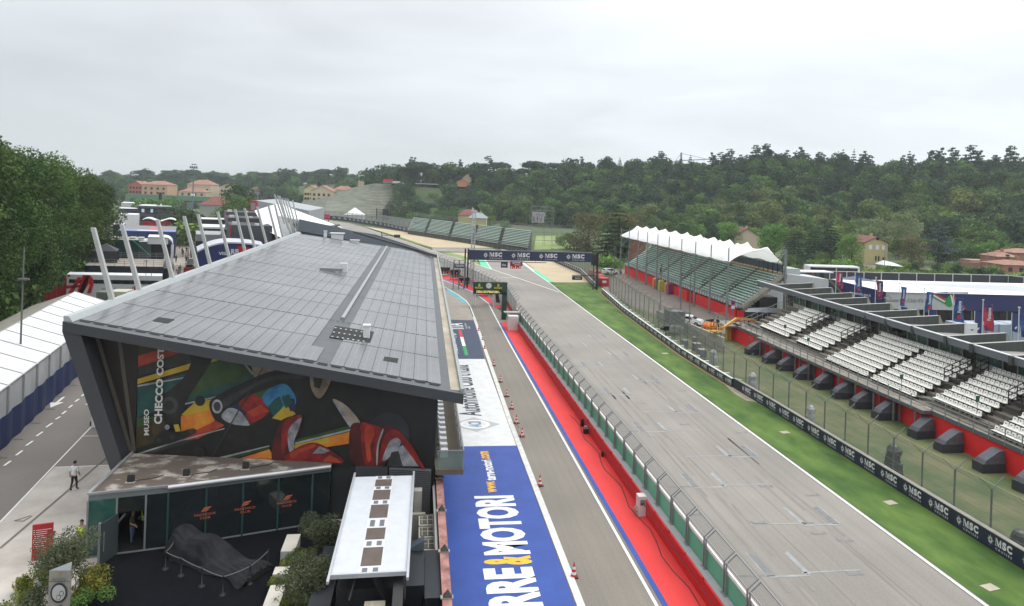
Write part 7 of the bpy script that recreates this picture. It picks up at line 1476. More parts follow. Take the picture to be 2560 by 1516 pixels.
xs_=np.linspace(496,660,15);top=[WD(x,609+(0.0036 if x<560 else .0012)*(x-575)**2-0,D_)for x in xs_];y0_=top[0].y;yb2=0
mb=MB()
for p,q in zip(top,top[1:]):mb.hexa([up(p,2.2),up(q,2.2),(q.x,q.y+9,2.2),(p.x,p.y+9,2.2),p,q,q+Vector((0,9,0)),p+Vector((0,9,0))])
mb.obj("body",flat("royal_blue_wall",38,48,108,.5),vb)
mb=MB()
for p,q in zip(top,top[1:]):mb.hexa([p+Vector((-.02,-.25,0)),q+Vector((.02,-.25,0)),q+Vector((.02,9,0)),p+Vector((-.02,9,0)),p+Vector((-.02,-.25,.28)),q+Vector((.02,-.25,.28)),q+Vector((.02,9,.28)),p+Vector((-.02,9,.28))])
mb.obj("roof_edge",flat("lilac_white_edge",206,208,220,.5),vb)
dirv=(top[-1]-top[0]);nv=Vector((0,-.1,0))
def vp_(x,y):q=WD(x,y,D_);return q+(-ray(x,y).normalized())*.12
mb=MB();text(mb,"VISA",[vp_(547,638),vp_(573,638),vp_(574,630),vp_(546,630)],0,.04);text(mb,"RB",[vp_(577,637),vp_(598,637),vp_(598,623),vp_(578,623)],0,.04);mb.poly([vp_(592,616),vp_(610,617),vp_(640,624),(vp_(612,634)),vp_(598,636)],1);mb.obj("lettering",[flat("pale_letter",214,216,226,.5),MATS["team_red"]],vb)
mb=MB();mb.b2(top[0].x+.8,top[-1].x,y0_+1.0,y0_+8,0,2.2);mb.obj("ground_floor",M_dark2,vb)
mb=MB()
for z in(1.0,1.6,2.2):mb.beam((top[0].x+.3,y0_-1.6,z),(top[-1].x,y0_-1.6,z),.12,.12)
for k_ in range(12):x=top[0].x+.3+k_*1.1;mb.beam((x,y0_-1.6,0),(x,y0_-1.6,2.2),.12,.12)
mb.obj("white_rail",M_white,vb)
p=DX(483,235);t_=WD(484,420,235);mb=MB();mb.tube((p.x,p.y,0),(p.x,p.y,t_.z),.3,.16,n=8);mb.box((p.x,p.y,t_.z-.2),(2.6,.5,.3));mb.box((p.x,p.y,t_.z+1),(1.6,.4,.3));mb.box((p.x,p.y,t_.z-3.8),(1.8,.5,.8))
for k_ in range(4):mb.box((p.x-1+k_*.66,p.y-.3,t_.z+.1),(.4,.3,.5))
mb.box((p.x,p.y,WD(484,490,235).z),(1.2,.8,.7),1)
mb.obj("floodlight_mast",[flat("mast_blue_grey",108,122,134,.5),M_white],None,"tall floodlight mast rising above the paddock","floodlight mast")
surf("far_loop_asphalt",[G(280,505),G(760,512),G(760,507),G(280,497)],.05,A_conc2)
surf("far_loop_earth",[G(310,497),G(700,505),G(700,498),G(310,489.5)],.08,mat("pinkish_gravel",C(186,166,150),.9));surf("far_loop_grass",[G(295,509),G(600,516),G(600,513),G(295,503)],.1,G_far)
mb=MB();a,b=WD(316,484,520),WD(560,490,500);pane(mb,a,b,0,WD(400,489,510).z if False else 9.0,th_=1.0);mb.obj("green_screen_fence",flat("faded_green_net",96,140,112,.8),None,"long faded green netting fence before the far houses","fence")
a,b=WD(460,502,330),WD(556,510.5,330);mb=MB();mb.b2(a.x,b.x,a.y,a.y+.5,b.z+.3,a.z,0);text(mb,"QATAR AIRWAYS",[(a.x+1.2,a.y-.05,b.z+.65),(a.x+10.8,a.y-.05,b.z+.65),(a.x+10.8,a.y-.05,a.z-.3),(a.x+1.2,a.y-.05,a.z-.3)],1,.03);text(mb,"QATAR A",[(a.x+13.6,a.y-.05,b.z+.65),(a.x+18.2,a.y-.05,b.z+.65),(a.x+18.2,a.y-.05,a.z-.3),(a.x+13.6,a.y-.05,a.z-.3)],1,.03)
for x in(a.x+1,(a.x+b.x)/2,b.x-1):mb.beam((x,a.y+.3,0),(x,a.y+.3,b.z+.3),.3,.3)
mb.obj("airline_banner",[flat("plum_banner",84,34,62,.5),M_white],None,"plum airline banner across the far loop of track","banner")
mb=MB();a=WD(522,496,335);mb.b2(a.x,a.x+3.2,a.y,a.y+2,0,a.z);a=WD(400,484,300);mb.b2(a.x-.5,a.x+.5,a.y,a.y+1,0,a.z+.4);mb.obj("dark_tower_pair",M_dark2,None,"two dark screen towers near the plum banner","tower")
mb=MB();a=WD(300,520,300);
for k_ in range(20):x=a.x+22+k_*2.4;mb.box((x,a.y+70,0),(1.4,.6,1.2),k_%2)
mb.obj("far_tyre_wall",[M_white,M_dark2],None,"black and white tyre wall along the far loop","tyre wall")
house("shed_house",500,512,548,300,14,flat("grey_green_render",158,166,156,.8),M_tile2,"low house with a brown hipped roof between masts and banner",gable=False,zr=3.5)
HS=[("far_house",322,462,356,540,14,M_rbk,M_tile,"red orange house partly behind the big trees",True,3),("far_house",355,461,419,530,16,M_pch,M_tile,"long peach apartment house beside the red orange house",False,3),("far_house",468,461,527,540,16,M_crm,M_tile,"tall cream house with a wide terracotta roof behind the floodlight mast",False,4),("far_house",446,479,515,525,10,M_crm,M_tile,"low veranda house with red roof before the tall cream house",False,3),("far_house",550,466,585,540,14,M_crm,M_tile2,"cream apartment house with a dark stair tower",True,2),("far_house",617,478,645,560,12,flat("grey_render",176,178,172,.8),M_tile2,"grey villa left of the white peaked roof",True,3),("far_house",523,478,552,560,12,M_crm,M_tile,"small cream house with a red roof among trees",True,2.5),("far_house",760,473,790,520,14,flat("butter_render",214,206,158,.8),M_tile,"butter coloured house at the left foot of the terraces",True,3),("far_house",778,477,830,505,14,M_crm,M_tile,"long cream farmhouse beside the terraces",True,4),("far_house",832,474,880,540,12,M_crm,M_tile,"low tiled house peeping over the terraces",False,3),("far_house",895,453,915,560,10,M_crm,M_tile2,"small house on the crest of the terraces",True,2.5)]
for nm,x0_,yt,x1_,D,dep,wm,rm,l_,gb_,zr in HS:
 wn=tuple((s,z,1.7,1.9,1)for s in(.15,.38,.62,.85)for z in(2.0,5.5,9,12.5)if z<WD(x0_,yt,D).z-2.2)
 house(nm,x0_,yt,x1_,D,dep,wm,rm,l_,zb=max(0,hgt(*DX((x0_+x1_)/2,D)[:2])-1),gable=gb_,zr=zr,win=wn)
house("hill_house",1156,446,1178,505,10,M_crm,M_tile,"cream and terracotta house on the plateau edge above the slope",zb=24,zr=3,win=((.3,1.5,1,1.2,1),))
house("hill_house",1142,455,1168,495,8,flat("pink_orange_render",216,150,112,.8),M_tile,"low orange house in front of the plateau house",zb=23,zr=2)
house("foot_house",1172,545,1216,330,12,M_ylw,flat("blue_grey_roof",140,152,160,.6),"pale house with a blue grey roof behind the far grandstand",gable=False,zr=2.5)
house("foot_house",1146,538,1200,350,12,M_ylw,M_tile2,"red brown roofed house just behind the blue grey roof",gable=False,zr=3)
house("brown_kiosk",1584,598,1615,200,6,flat("rust_brown",130,84,60,.8),M_tile2,"rust brown kiosk behind the far end of the covered grandstand",gable=False,zr=1)
house("shy_house",1838,590,1900,265,12,M_crm,M_tile2,"brown roofed house almost hidden behind trees above the tent peaks",zr=3)
ft=thing("plateau_tents","row of white tents along the plateau edge","tent",(-70,500,25));D_=508
mb=MB();a,b=WD(958,452,D_),WD(1000,459,D_);mb.b2(a.x,b.x,a.y,a.y+6,b.z,a.z);a,b=WD(1004,454,D_),WD(1096,462,D_);pane(mb,up(a,0),up(b,0),b.z,a.z-1.0,th_=.3)
mb.obj("white_wall",M_white,ft)
mb=MB()
for k_ in range(8):a=WD(1006+k_*12.5,451,D_);mb.beam(a,up(a,a.z-3.5),.25,.25)
mb.obj("post",M_dk,ft)
mb=MB();a=WD(960,448,D_);mb.box((a.x+3,a.y,a.z-2),(7,4,2));mb.obj("red_tent",flat("tent_red",216,60,60,.6),None,"small red tent on the crest beside the white tents","tent")
ps=thing("red_info_totem","red information totem with white list text on the concrete apron","sign",(0,0,0));ORG[ps.name]=(0,0,0)
p=W(105,1398);mb=MB();mb.b2(-.46,.46,-.05,.05,0,1.85);mb.obj("panel",flat("totem_red",178,24,34,.5),ps)
mb=MB()
for k_,(x,w_)in enumerate(((-.3,.7),(-.3,.5),(-.3,.55),(-.25,.4),(-.25,.45),(-.3,.6),(-.3,.5),(-.25,.35),(-.3,.4),(-.3,.6))):z=1.55-k_*.105;mb.poly([(x,-.06,z),(x+w_,-.06,z),(x+w_,-.06,z+.028),(x,-.06,z+.028)]);mb.poly([(x-.1,-.06,z),(x-.05,-.06,z),(x-.05,-.06,z+.04),(x-.1,-.06,z+.04)])
mb.obj("text_lines",M_white,ps);ps.location=(p.x,p.y,0);ps.rotation_euler=(0,0,.25)
rt=thing("clock_totem","triangular grey totem with a watch dial among the plants","sign",(0,0,0));ORG[rt.name]=(0,0,0);p=W(146,1575)
mb=MB();pts=[(-.75,0),(.72,-.1),(.25,1.1)];mb.prism(pts,0,3.3,0,1);mb.obj("body",[flat("totem_grey",150,148,140,.5),flat("totem_top",128,132,134,.5)],rt)
mb=MB();yq=-.12;z0_=2.75
glyph(mb,crown,[(-.16,yq-.02,3.02),(.14,yq-.04,3.02),(.14,yq-.04,3.2),(-.16,yq-.02,3.2)],0);text(mb,"ROLEX",[(-.45,yq+.02,2.72),(.48,yq-.05,2.72),(.48,yq-.05,2.92),(-.45,yq+.02,2.92)],1,.02)
def disc(mb,c,r,mi,y_,n=28):mb.poly([(c[0]+r*math.cos(t),y_-.06*c[0],c[1]+r*math.sin(t))for t in np.linspace(0,6.2832,n+1)[:-1]],mi)
disc(mb,(0,2.1),.56,2,yq-.02);disc(mb,(0,2.1),.44,3,yq-.03)
for c in((-.2,2.08),(.2,2.08),(0,1.86)):disc(mb,c,.15,2,yq-.04,18);disc(mb,c,.12,3,yq-.05,18)
mb.poly([(-.3,yq-.03,1.2),(.3,yq-.06,1.38),(.2,yq-.06,1.45),(-.3,yq-.03,1.28)],2);mb.poly([(-.75,-.01,2.68),(.72,-.11,2.68),(.72,-.11,2.7),(-.75,-.01,2.7)],2)
mb.obj("dial",[flat("dull_gold",170,140,60,.5),flat("teal_grey_letter",90,110,110,.5),flat("dial_dark",40,42,44,.5),flat("dial_pale",186,188,188,.4)],rt);rt.location=(p.x,p.y,0);rt.scale=(.62,.62,.8)
cc_=thing("covered_car","racing car hidden under a loose charcoal cover inside a rope barrier","covered car",(0,0,0));ORG[cc_.name]=(0,0,0)
pa,pb=W(468,1385),W(612,1452);pa=W(480,1372);mid=(W(446,1392,0)+W(628,1440,0))/2
prof_c=[(-2.5,.25,.62),(-2.35,1.1,.7),(-1.9,1.22,.75),(-1.5,.85,.85),(-.9,.95,.8),(-.35,1.15,.72),(.2,.78,.9),(.8,.5,.8),(1.4,.42,.62),(1.9,.45,.85),(2.3,.55,.98),(2.5,.3,.95)]
r_=random.Random(5);vs=[];n=26
for k_,(x,h_,w_)in enumerate(prof_c):
 for i in range(n):
  t=i/(n-1);y=(t-.5)*2;s=max(0,1-abs(y)**3.2)
  fold=.06*math.sin(i*2.3+k_*1.9)+.04*r_.uniform(-1,1);z=.04+h_*s*(1 if abs(y)>.45 else 1.06)+fold*(1 if 1<i<n-2 else .2)
  vs.append((x+.04*math.sin(i*1.4+k_),y*w_*1.12+.03*math.sin(i*3.1+k_),max(.03,z)))
mb=MB();mb.add(vs,[(k_*n+i,k_*n+i+1,(k_+1)*n+i+1,(k_+1)*n+i)for k_ in range(len(prof_c)-1)for i in range(n-1)]+[tuple(range(n)),tuple(range(len(vs)-1,len(vs)-n-1,-1))],0,True)
cvr=mb.obj("cover",mat("charcoal_cover_cloth",(.012,.012,.014),.7,c2=(.03,.03,.033),sc=1.2,bump=1.0,bsc=2.2,world=False,spec=.04),cc_)
sm_=cvr.modifiers.new("s",'SUBSURF');sm_.levels=2;sm_.render_levels=2
cc_.scale=(1.22,1.12,1.1);cc_.location=(W(538,1408).x,W(538,1408).y,.02);cc_.rotation_euler=(0,0,math.radians(-33))
bp0=thing("rope_post","x","barrier post",(0,0,0),"rope barrier posts around the covered car");mb=MB();mb.lathe([(.17,0),(.17,.03),(.03,.05),(.03,.92),(.045,.95),(0,.97)],(0,0,0),10);mb.obj("post",M_black,bp0)
RP_=[(413,1424),(452,1441),(504,1467),(557,1489),(624,1461),(669,1421),(432,1400)];RL=["rope post at the left corner of the covered car","second rope post in front of the covered car","third rope post in front of the covered car","rope post at the nearest corner by the cover","rope post on the right side of the covered car","rope post at the far right corner by the white bench","rope post half hidden behind the left of the cover"]
for k_,(x,y)in enumerate(RP_):
 p=W(x,y)
 if k_==0:bp0.location=(p.x,p.y,.02);bp0['label']=RL[0]
 else:copy_tree(bp0,(p.x,p.y,.02),0,RL[k_])
mb=MB();seq=[W(*q)for q in[RP_[6],RP_[0],RP_[1],RP_[2],RP_[3],RP_[4],RP_[5]]]
for a,b in zip(seq,seq[1:]):
 pts=[Vector((a.x+(b.x-a.x)*t,a.y+(b.y-a.y)*t,.9-.16*t*(1-t)))for t in np.linspace(0,1,7)];mb.path(pts,.028,5)
mb.obj("barrier_rope",flat("grey_rope",96,98,100,.6),None,"grey rope strung between the posts around the covered car","rope")
for k_,(x0_,y0_,l_,L2)in enumerate(((718,1402,"long white bench block behind the rope barrier",1.45),(699,1461,"small white bench block beside the olive tree",.55),(675,1545,"white bench block at the bottom edge by the plants",1.4))):
 p=W(x0_,y0_+6);mb=MB();mb.b2(p.x-.36,p.x+.36,p.y,p.y+L2*1.25,0.015,.62,0,1);mb.obj("bench_block",[flat("bench_side",196,196,192,.5),flat("bench_top",226,220,208,.5)],None,l_,"bench","white bench blocks on the charcoal carpet")
for k_,(x,y,m_,rz,l_)in enumerate(((268,1110,flat("beige_plastic",168,148,120,.5),.3,"beige plastic chair under the leaning museum frame"),(289,1108,flat("grey_plastic",84,86,94,.5),-.2,"dark grey plastic chair behind the red table"))):
 p=W(x,y);t=thing("plastic_chair",l_,"chair",(0,0,0),"plastic chairs by the museum corner");ORG[t.name]=(0,0,0)
 for sx_ in(-.24,.24):
  for sy in(-.24,.24):mb=MB();mb.beam((sx_*1.1,sy*1.1,0),(sx_,sy,.44),.06,.06);mb.obj("leg",m_,t)
 mb=MB();mb.box((0,0,.42),(.54,.54,.05));mb.obj("seat",m_,t);mb=MB();mb.hexa([(-.27,.22,.46),(.27,.22,.46),(.27,.27,.46),(-.27,.27,.46),(-.24,.32,.95),(.24,.32,.95),(.24,.36,.95),(-.24,.36,.95)]);mb.obj("backrest",m_,t)
 mb=MB();mb.box((-.28,0,.64),(.06,.5,.04));mb.box((.28,0,.64),(.06,.5,.04));mb.obj("armrest",m_,t);t.location=(p.x,p.y,0);t.rotation_euler=(0,0,rz+math.pi)
p=W(298,1127);t=thing("small_table","small red plastic table beside the museum corner","table",(0,0,0));ORG[t.name]=(0,0,0);mb=MB();mb.box((0,0,.5),(.75,.6,.05));mb.obj("tabletop",M_red,t)
for sx_ in(-.32,.32):
 for sy in(-.24,.24):mb=MB();mb.beam((sx_*1.1,sy*1.1,0),(sx_,sy,.5),.07,.07);mb.obj("leg",M_red,t)
t.location=(p.x,p.y,0)
mb=MB();p=W(262,1064);mb.box((p.x,p.y,0),(1.6,1.0,1.9));mb.obj("white_cabin",M_white,None,"white cabin edge behind the leaning museum frame","cabin")
p=W(238,1062);mb=MB();mb.box((p.x,p.y,0),(.6,.5,.3));mb.box((p.x,p.y,.3),(.5,.4,.2),1);mb.obj("crate_stack",[M_dk,M_steel],None,"grey crates stacked beside the white cabin","crate")
t_=WD(59,650,62);mb=MB();mb.tube((t_.x,t_.y,0),(t_.x,t_.y,t_.z+1.2),.1,.06,n=6);q=WD(59,701,62);mb.box(tuple(q),(.9,.3,.18),0);mb.obj("street_lamp",M_post,None,"grey street lamp post standing before the big trees","street lamp")
def leafmat(name,a,b,sc=.17,tr=.25,ov=.22):
 if name in MATS:return MATS[name]
 m=mat(name,a,.7,c2=b,sc=sc,det=11,objvar=ov,thr=(.36,.64),spec=.2)
 t=m.node_tree;n=t.nodes;l=t.links;bs=n["Principled BSDF"];col=bs.inputs['Base Color'].links[0].from_socket
 tl=n.new("ShaderNodeBsdfTranslucent");l.new(col,tl.inputs[0]);ms=n.new("ShaderNodeMixShader");ms.inputs[0].default_value=tr
 l.new(bs.outputs[0],ms.inputs[1]);l.new(tl.outputs[0],ms.inputs[2]);l.new(ms.outputs[0],n['Material Output'].inputs[0]);return m
L_mid=leafmat("leaves_mid_green",(0.042,0.084,0.020),(0.126,0.210,0.048))
L_dark=leafmat("leaves_dark_green",(0.020,0.050,0.020),(0.063,0.119,0.042))
L_brt=leafmat("leaves_bright_green",(0.077,0.147,0.025),(0.189,0.301,0.063))
L_oliv=leafmat("leaves_grey_olive",(0.055,0.070,0.036),(0.125,0.145,0.080),1.2)
L_wil=leafmat("leaves_pale_willow",(0.119,0.161,0.063),(0.238,0.287,0.133))
L_brn=leafmat("leaves_brownish",(0.098,0.098,0.036),(0.175,0.168,0.070))
L_pine=leafmat("needles_dark",(0.017,0.042,0.021),(0.053,0.091,0.048))
L_blue=leafmat("needles_blue_grey",(0.042,0.077,0.063),(0.105,0.147,0.119))
L_big=leafmat("leaves_poplar_row",(0.026,0.056,0.011),(0.090,0.145,0.032),.2)
L_yel=leafmat("leaves_yellow_green",(0.06,0.09,0.015),(0.24,0.25,0.04),2.0)
Bark=mat("bark",C(84,74,60),.9,var=.3,sc=2,world=False);BarkP=mat("pale_bark",C(120,112,96),.9,var=.3,sc=2,world=False)
def leaf_quads(P,Nn,size,rg,jit=.9,asp=.62):
 n=len(P);d=Nn+rg.normal(0,jit,(n,3));d/=np.linalg.norm(d,axis=1)[:,None]+1e-9
 r=rg.normal(0,1,(n,3));u=np.cross(d,r);u/=np.linalg.norm(u,axis=1)[:,None]+1e-9;v=np.cross(d,u)
 s=(size*rg.uniform(.6,1.35,n))[:,None]
 V=np.stack([P-u*s*.5,P-v*s*asp*.5,P+u*s*.5,P+v*s*asp*.5],1).reshape(-1,3)
 return V,np.arange(4*n).reshape(n,4)
def sample_blobs(blobs,n,rg,inner=.62):
 w_=np.array([(b[3]*b[4]+b[3]*b[5]+b[4]*b[5])for b in blobs]);k=rg.choice(len(blobs),n,p=w_/w_.sum());B=np.array(blobs)[k]
 d=rg.normal(0,1,(n,3));d/=np.linalg.norm(d,axis=1)[:,None];r=rg.uniform(inner**3,1.0,n)**(1/3)
 r=r*rg.uniform(.9,1.06,n)
 P=B[:,:3]+d*B[:,3:6]*r[:,None];Nn=d/B[:,3:6];Nn/=np.linalg.norm(Nn,axis=1)[:,None];return P,Nn
def trunk_mb(h,r,lean=.0,limbs=5,rg=None,crown_r=3.0,crown_z=None,mat_i=0):
 mb=MB();rg=rg or nrg;crown_z=crown_z or h*.75
 top=Vector((lean,lean*.5,h));mid=Vector((lean*.3,.1,h*.45));mb.tube((0,0,-.3),mid,r,r*.75,8);mb.tube(mid,top,r*.75,r*.35,7)
 for i in range(limbs):
  a=6.283*i/limbs+rg.uniform(-.4,.4);s=mid.lerp(top,rg.uniform(.1,.8));e_=Vector((math.cos(a)*crown_r*.7,math.sin(a)*crown_r*.7,crown_z+rg.uniform(-.1,.2)*h));m_=s.lerp(e_,.5)+Vector((0,0,.3));mb.tube(s,m_,r*.35,r*.25,5);mb.tube(m_,e_,r*.25,r*.1,5)
 return mb
def broad_blobs(h,R,rg,n=16,low=.25):
 bl=[]
 for i in range(n):
  t=rg.uniform(low,.93);a=rg.uniform(0,6.283);prof=math.sin(math.pi*min(1,max(0,(t-low*.6)/(1.02-low*.6))))**.6;rr=R*prof*rg.uniform(.35,.72)
  s=R*rg.uniform(.3,.52);bl.append((rr*math.cos(a),rr*math.sin(a),h*t,s,s,s*rg.uniform(.65,.9)))
 bl.append((0,0,h*.6,R*.6,R*.6,h*.26));bl.append((0,0,h*.86,R*.34,R*.34,h*.13));return bl
PRO={}
def mk_tree(key,kind,h,R,n,size,lm,seed,bark=None):
 rg=np.random.default_rng(seed);bark=bark or Bark
 if kind=='broad':bl=broad_blobs(h,R,rg);P,Nn=sample_blobs(bl,n,rg)
 elif kind=='low':bl=broad_blobs(h,R,rg,14,.02);P,Nn=sample_blobs(bl,n,rg)
 elif kind=='tall':bl=broad_blobs(h,R,rg,30,.08);bl.append((0,0,h*.5,R*.75,R*.75,h*.4));P,Nn=sample_blobs(bl,n,rg,.7)
 elif kind=='umbrella':
  bl=[(rg.uniform(-.6,.6)*R,rg.uniform(-.6,.6)*R,h*.86+rg.uniform(-.05,.04)*h,R*.45,R*.45,h*.1)for _ in range(12)]+[(0,0,h*.87,R*.8,R*.8,h*.1)];P,Nn=sample_blobs(bl,n,rg)
 elif kind=='cone':
  t=1-np.sqrt(rg.uniform(0,1,n));t=np.clip(t,0,.99);lay=np.round(t*13)/13;z=h*(.1+.9*(lay*.75+t*.25));a=rg.uniform(0,6.283,n);rr=R*(1-t)**.85*rg.uniform(.25,1,n)**.6*(1+.22*np.sin(a*5+lay*40))
  P=np.stack([rr*np.cos(a),rr*np.sin(a),z-rr*.22],1);Nn=np.stack([np.cos(a)*.3,np.sin(a)*.3,np.ones(n)],1)
 elif kind=='cedar':
  bl=[]
  for i in range(12):
   t=i/11;z=h*(.32+.66*t);rad=R*(1-t*.72)*rg.uniform(.75,1.1)
   for j in range(4):a=rg.uniform(0,6.283);bl.append((rad*.55*math.cos(a),rad*.55*math.sin(a),z+rg.uniform(-.02,.02)*h,rad*.45,rad*.45,h*.022))
  P,Nn=sample_blobs(bl,n,rg,.3);Nn[:,2]+=1.0
 V_,Q_=leaf_quads(P,Nn,size,rg)
 me_c=np_mesh(key+"_crown",V_,Q_,lm)
 tb=trunk_mb(h*(.8 if kind!='umbrella' else .88),max(.14,h*.018),.1,5 if kind in('broad','tall','umbrella')else 0,rg,R,h*(.62 if kind!='umbrella' else .84))
 me_t=bpy.data.meshes.new(key+"_trunk");me_t.from_pydata(tb.v,[],tb.f);me_t.materials.append(bark)
 tv=np.array(tb.v);tq=[f for f in tb.f if len(f)==4];tq=np.array(tq)
 PRO[key]=dict(crown=me_c,trunk=me_t,V=np.concatenate([V_,tv]),Q=np.concatenate([Q_,tq+len(V_)]),mi=np.concatenate([np.zeros(len(Q_)),np.ones(len(tq))]),mats=[lm,bark],h=h)
 PRO[key]['one']=np_mesh(key,PRO[key]['V'],PRO[key]['Q'],[lm,bark],PRO[key]['mi'])
def put_tree(key,loc,sc,rz,name,label,cat="tree",group=None,parts=True,szz=None):
 p=PRO[key];s3=(sc,sc,sc*(szz or 1))
 if parts:
  t=thing(name,label,cat,loc,group,rz);t.scale=s3
  for nm in("crown","trunk"):o=bpy.data.objects.new(nm,p[nm]);COL.objects.link(o);o.parent=t
  return t
 o=bpy.data.objects.new(name,p['one']);COL.objects.link(o);o.location=loc;o.rotation_euler=(0,0,rz);o.scale=s3;o['label']=label;o['category']=cat
 if group:o['group']=group
 return o
for k_ in range(3):mk_tree("row%d"%k_,'tall',25,7.8,26000,.46,L_big,100+k_)
mk_tree("hillA",'broad',12,5.2,1500,.95,L_mid,1);mk_tree("hillB",'broad',11,5.8,1500,.95,L_mid,2);mk_tree("hillC",'low',10,5.2,1400,.95,L_dark,3);mk_tree("hillD",'low',9,5.4,1400,.9,L_brt,4)
mk_tree("hillE",'broad',13,4.6,1400,.9,L_dark,5);mk_tree("bushA",'low',4.5,4.0,700,.75,L_mid,6);mk_tree("bushB",'low',4,4.2,700,.75,L_brt,7)
mk_tree("pineA",'umbrella',13,6.2,1500,.8,L_pine,8);mk_tree("cedarA",'cedar',16,6.4,2000,.85,L_pine,9);mk_tree("cedarB",'cedar',15,4.4,1500,.8,L_pine,10);mk_tree("spruce",'cone',15,3.0,1600,.7,L_pine,11)
L_lt=leafmat("leaves_light_green",(.06,.09,.024),(.16,.21,.06));mk_tree("hillF","broad",12,5.6,1500,.9,L_lt,31);mk_tree("hillG","cone",14,4.2,1400,.85,L_pine,32)
mk_tree("willow",'low',12,6,3200,.55,L_wil,12);mk_tree("midA",'broad',11,5.0,3600,.5,L_brt,13);mk_tree("midB",'low',9.5,5.2,3600,.5,L_mid,14);mk_tree("bluecedar",'cedar',14,6.5,3600,.6,L_blue,15);mk_tree("brown",'low',12,6.5,4200,.5,L_brn,16);mk_tree("cyp",'cone',13,4.0,3800,.55,L_dark,17)
rowpos=[(-42,54),(-46,66),(-49.5,78),(-52,90),(-54.5,101),(-57,112),(-59.5,122),(-62,133),(-64.5,144),(-66,156),(-56,70),(-60,86),(-65,104),(-69,122),(-73,140)]
RLb=["largest dark tree at the left edge, nearest the camera","second tree of the tall row at the left edge","third tree of the tall row, behind the lamp post","fourth tree of the tall row beside the marquee","fifth tree of the tall row beside the marquee","sixth tree of the tall row above the marquee ridge","seventh tree of the tall row near the team trailer","eighth tree of the tall row beside the green unit","ninth tree of the tall row beside the blue unit","last tree of the tall row beside the white units","tree behind the front row at the left edge","tree behind the third of the tall row","tree behind the fifth of the tall row","tree behind the seventh of the tall row","hindmost tree at the back of the tall row"]
for k_,(x,y)in enumerate(rowpos):
 s=(.92,.97,1.0,.99,.97,.96,.93,.90,.86,.80,.98,1.0,1.0,.98,.9)[k_]*1.0
 put_tree("row%d"%(k_%3),(x-3.2,y,0),s*.99,k_*1.7,"tall_tree",RLb[k_],group="tall dense trees on the left")
for k_ in range(16):
 x,y=-43-k_*1.55,58+k_*6.5
 put_tree(("bushA","hillC")[k_%2],(x-3.5,y,0),(1.0,.55)[k_%2]*1.1,k_*2.1,"undergrowth_bush","dark bush growing between the trunks of the tall left row","bush","bushes under the tall left trees",parts=False)
pos=[];r_=random.Random(21)
for xx in np.arange(900,3000,9):
 d0=np.interp(xx,HX,HD0);d1=np.interp(xx,HX,HD1);D=d0-6+r_.uniform(0,8)
 while D<d1+24:
  if r_.random()<min(1.0,9*D/F/8.2*1.06):
   p=DX(xx+r_.uniform(-5,5),D);pos.append((p.x,p.y,hgt(p.x,p.y),D,xx,(D-d0)/(d1-d0)))
  D+=8.2*r_.uniform(.8,1.2)
def keep(p):
 X,Y,Z,D,xx,t=p
 if xx<1180 and .12<t<.98 and r_.random()<.12:return False
 if xx<985:return False
 return True
pos=[p for p in pos if keep(p)]
vis=[p for p in pos if p[4]<2640];hid=[p for p in pos if p[4]>=2640]
vis.sort(key=lambda p:p[3]);ind=vis[:270];rest=vis[270:]+hid
def hkey(p,r):
 X,Y,Z,D,xx,t=p
 if xx<1180 and t<.9:return r.choice(["bushA","bushB","bushA","hillC"])
 if t>.9 and r.random()<.3 and xx>1600:return r.choice(["cedarB","cedarA"])
 if t>.9 and r.random()<.45 and xx<1450:return "pineA"
 return r.choice(["hillA","hillB","hillC","hillC","hillD","hillE","hillE","hillA"]+(["hillF","hillF","hillD"]if t<.45 else["hillG","cedarB"]))
for p in ind:
 put_tree(hkey(p,r_),(p[0],p[1],p[2]-1),r_.uniform(.85,1.5),r_.uniform(0,6.28),"hill_tree","tree of the dense mixed wood on the hill right of the track","tree","trees of the wooded hill",parts=False)
def merge_wood(name,items,label,cat):
 Vs,Qs,Ms=[],[],[];o=0;mats=[]
 for key,X,Y,Z,s,a,sub_ in items:
  p=PRO[key];nq=len(p['Q']);
  ca,sa=math.cos(a),math.sin(a);V_=p['V']*s;V_=np.stack([V_[:,0]*ca-V_[:,1]*sa+X,V_[:,0]*sa+V_[:,1]*ca+Y,V_[:,2]+Z],1)
  for m_ in p['mats']:
   if m_ not in mats:mats.append(m_)
  idx=np.array([mats.index(m_)for m_ in p['mats']])[p['mi'].astype(int)]
  Vs.append(V_);Qs.append(p['Q']+o);Ms.append(idx);o+=len(V_)
 me=np_mesh(name,np.concatenate(Vs),np.concatenate(Qs),mats,np.concatenate(Ms));ob=link(name,me,kind='stuff');ob['label']=label;ob['category']=cat;return ob
for xx in np.arange(985,2700,8):
 p=DX(xx,float(np.interp(xx,HX,HD1))+r_.uniform(12,30));rest.append((p.x,p.y,hgt(p.x,p.y),0,1100,.5))
merge_wood("hill_wood",[(hkey(p,r_),p[0],p[1],p[2]-1,r_.uniform(.85,1.6),r_.uniform(0,6.28),1)for p in rest],"dense wood covering the upper slope of the hill","wood")
items=[]
for xx in np.arange(180,960,7.5):
 for D in(575,620,660,710,760,830):
  if r_.random()<.5:
   p=DX(xx+r_.uniform(-4,4),D+r_.uniform(-15,15));z=hgt(p.x,p.y)
   if xx>880 and D<700:continue
   items.append((r_.choice(["hillA","hillB","hillC","hillE","hillE","pineA"]),p.x,p.y,z-1,r_.uniform(1.0,1.5),r_.uniform(0,6),1))
merge_wood("distant_wood",items,"hazy wood along the far skyline behind the paddock","wood")
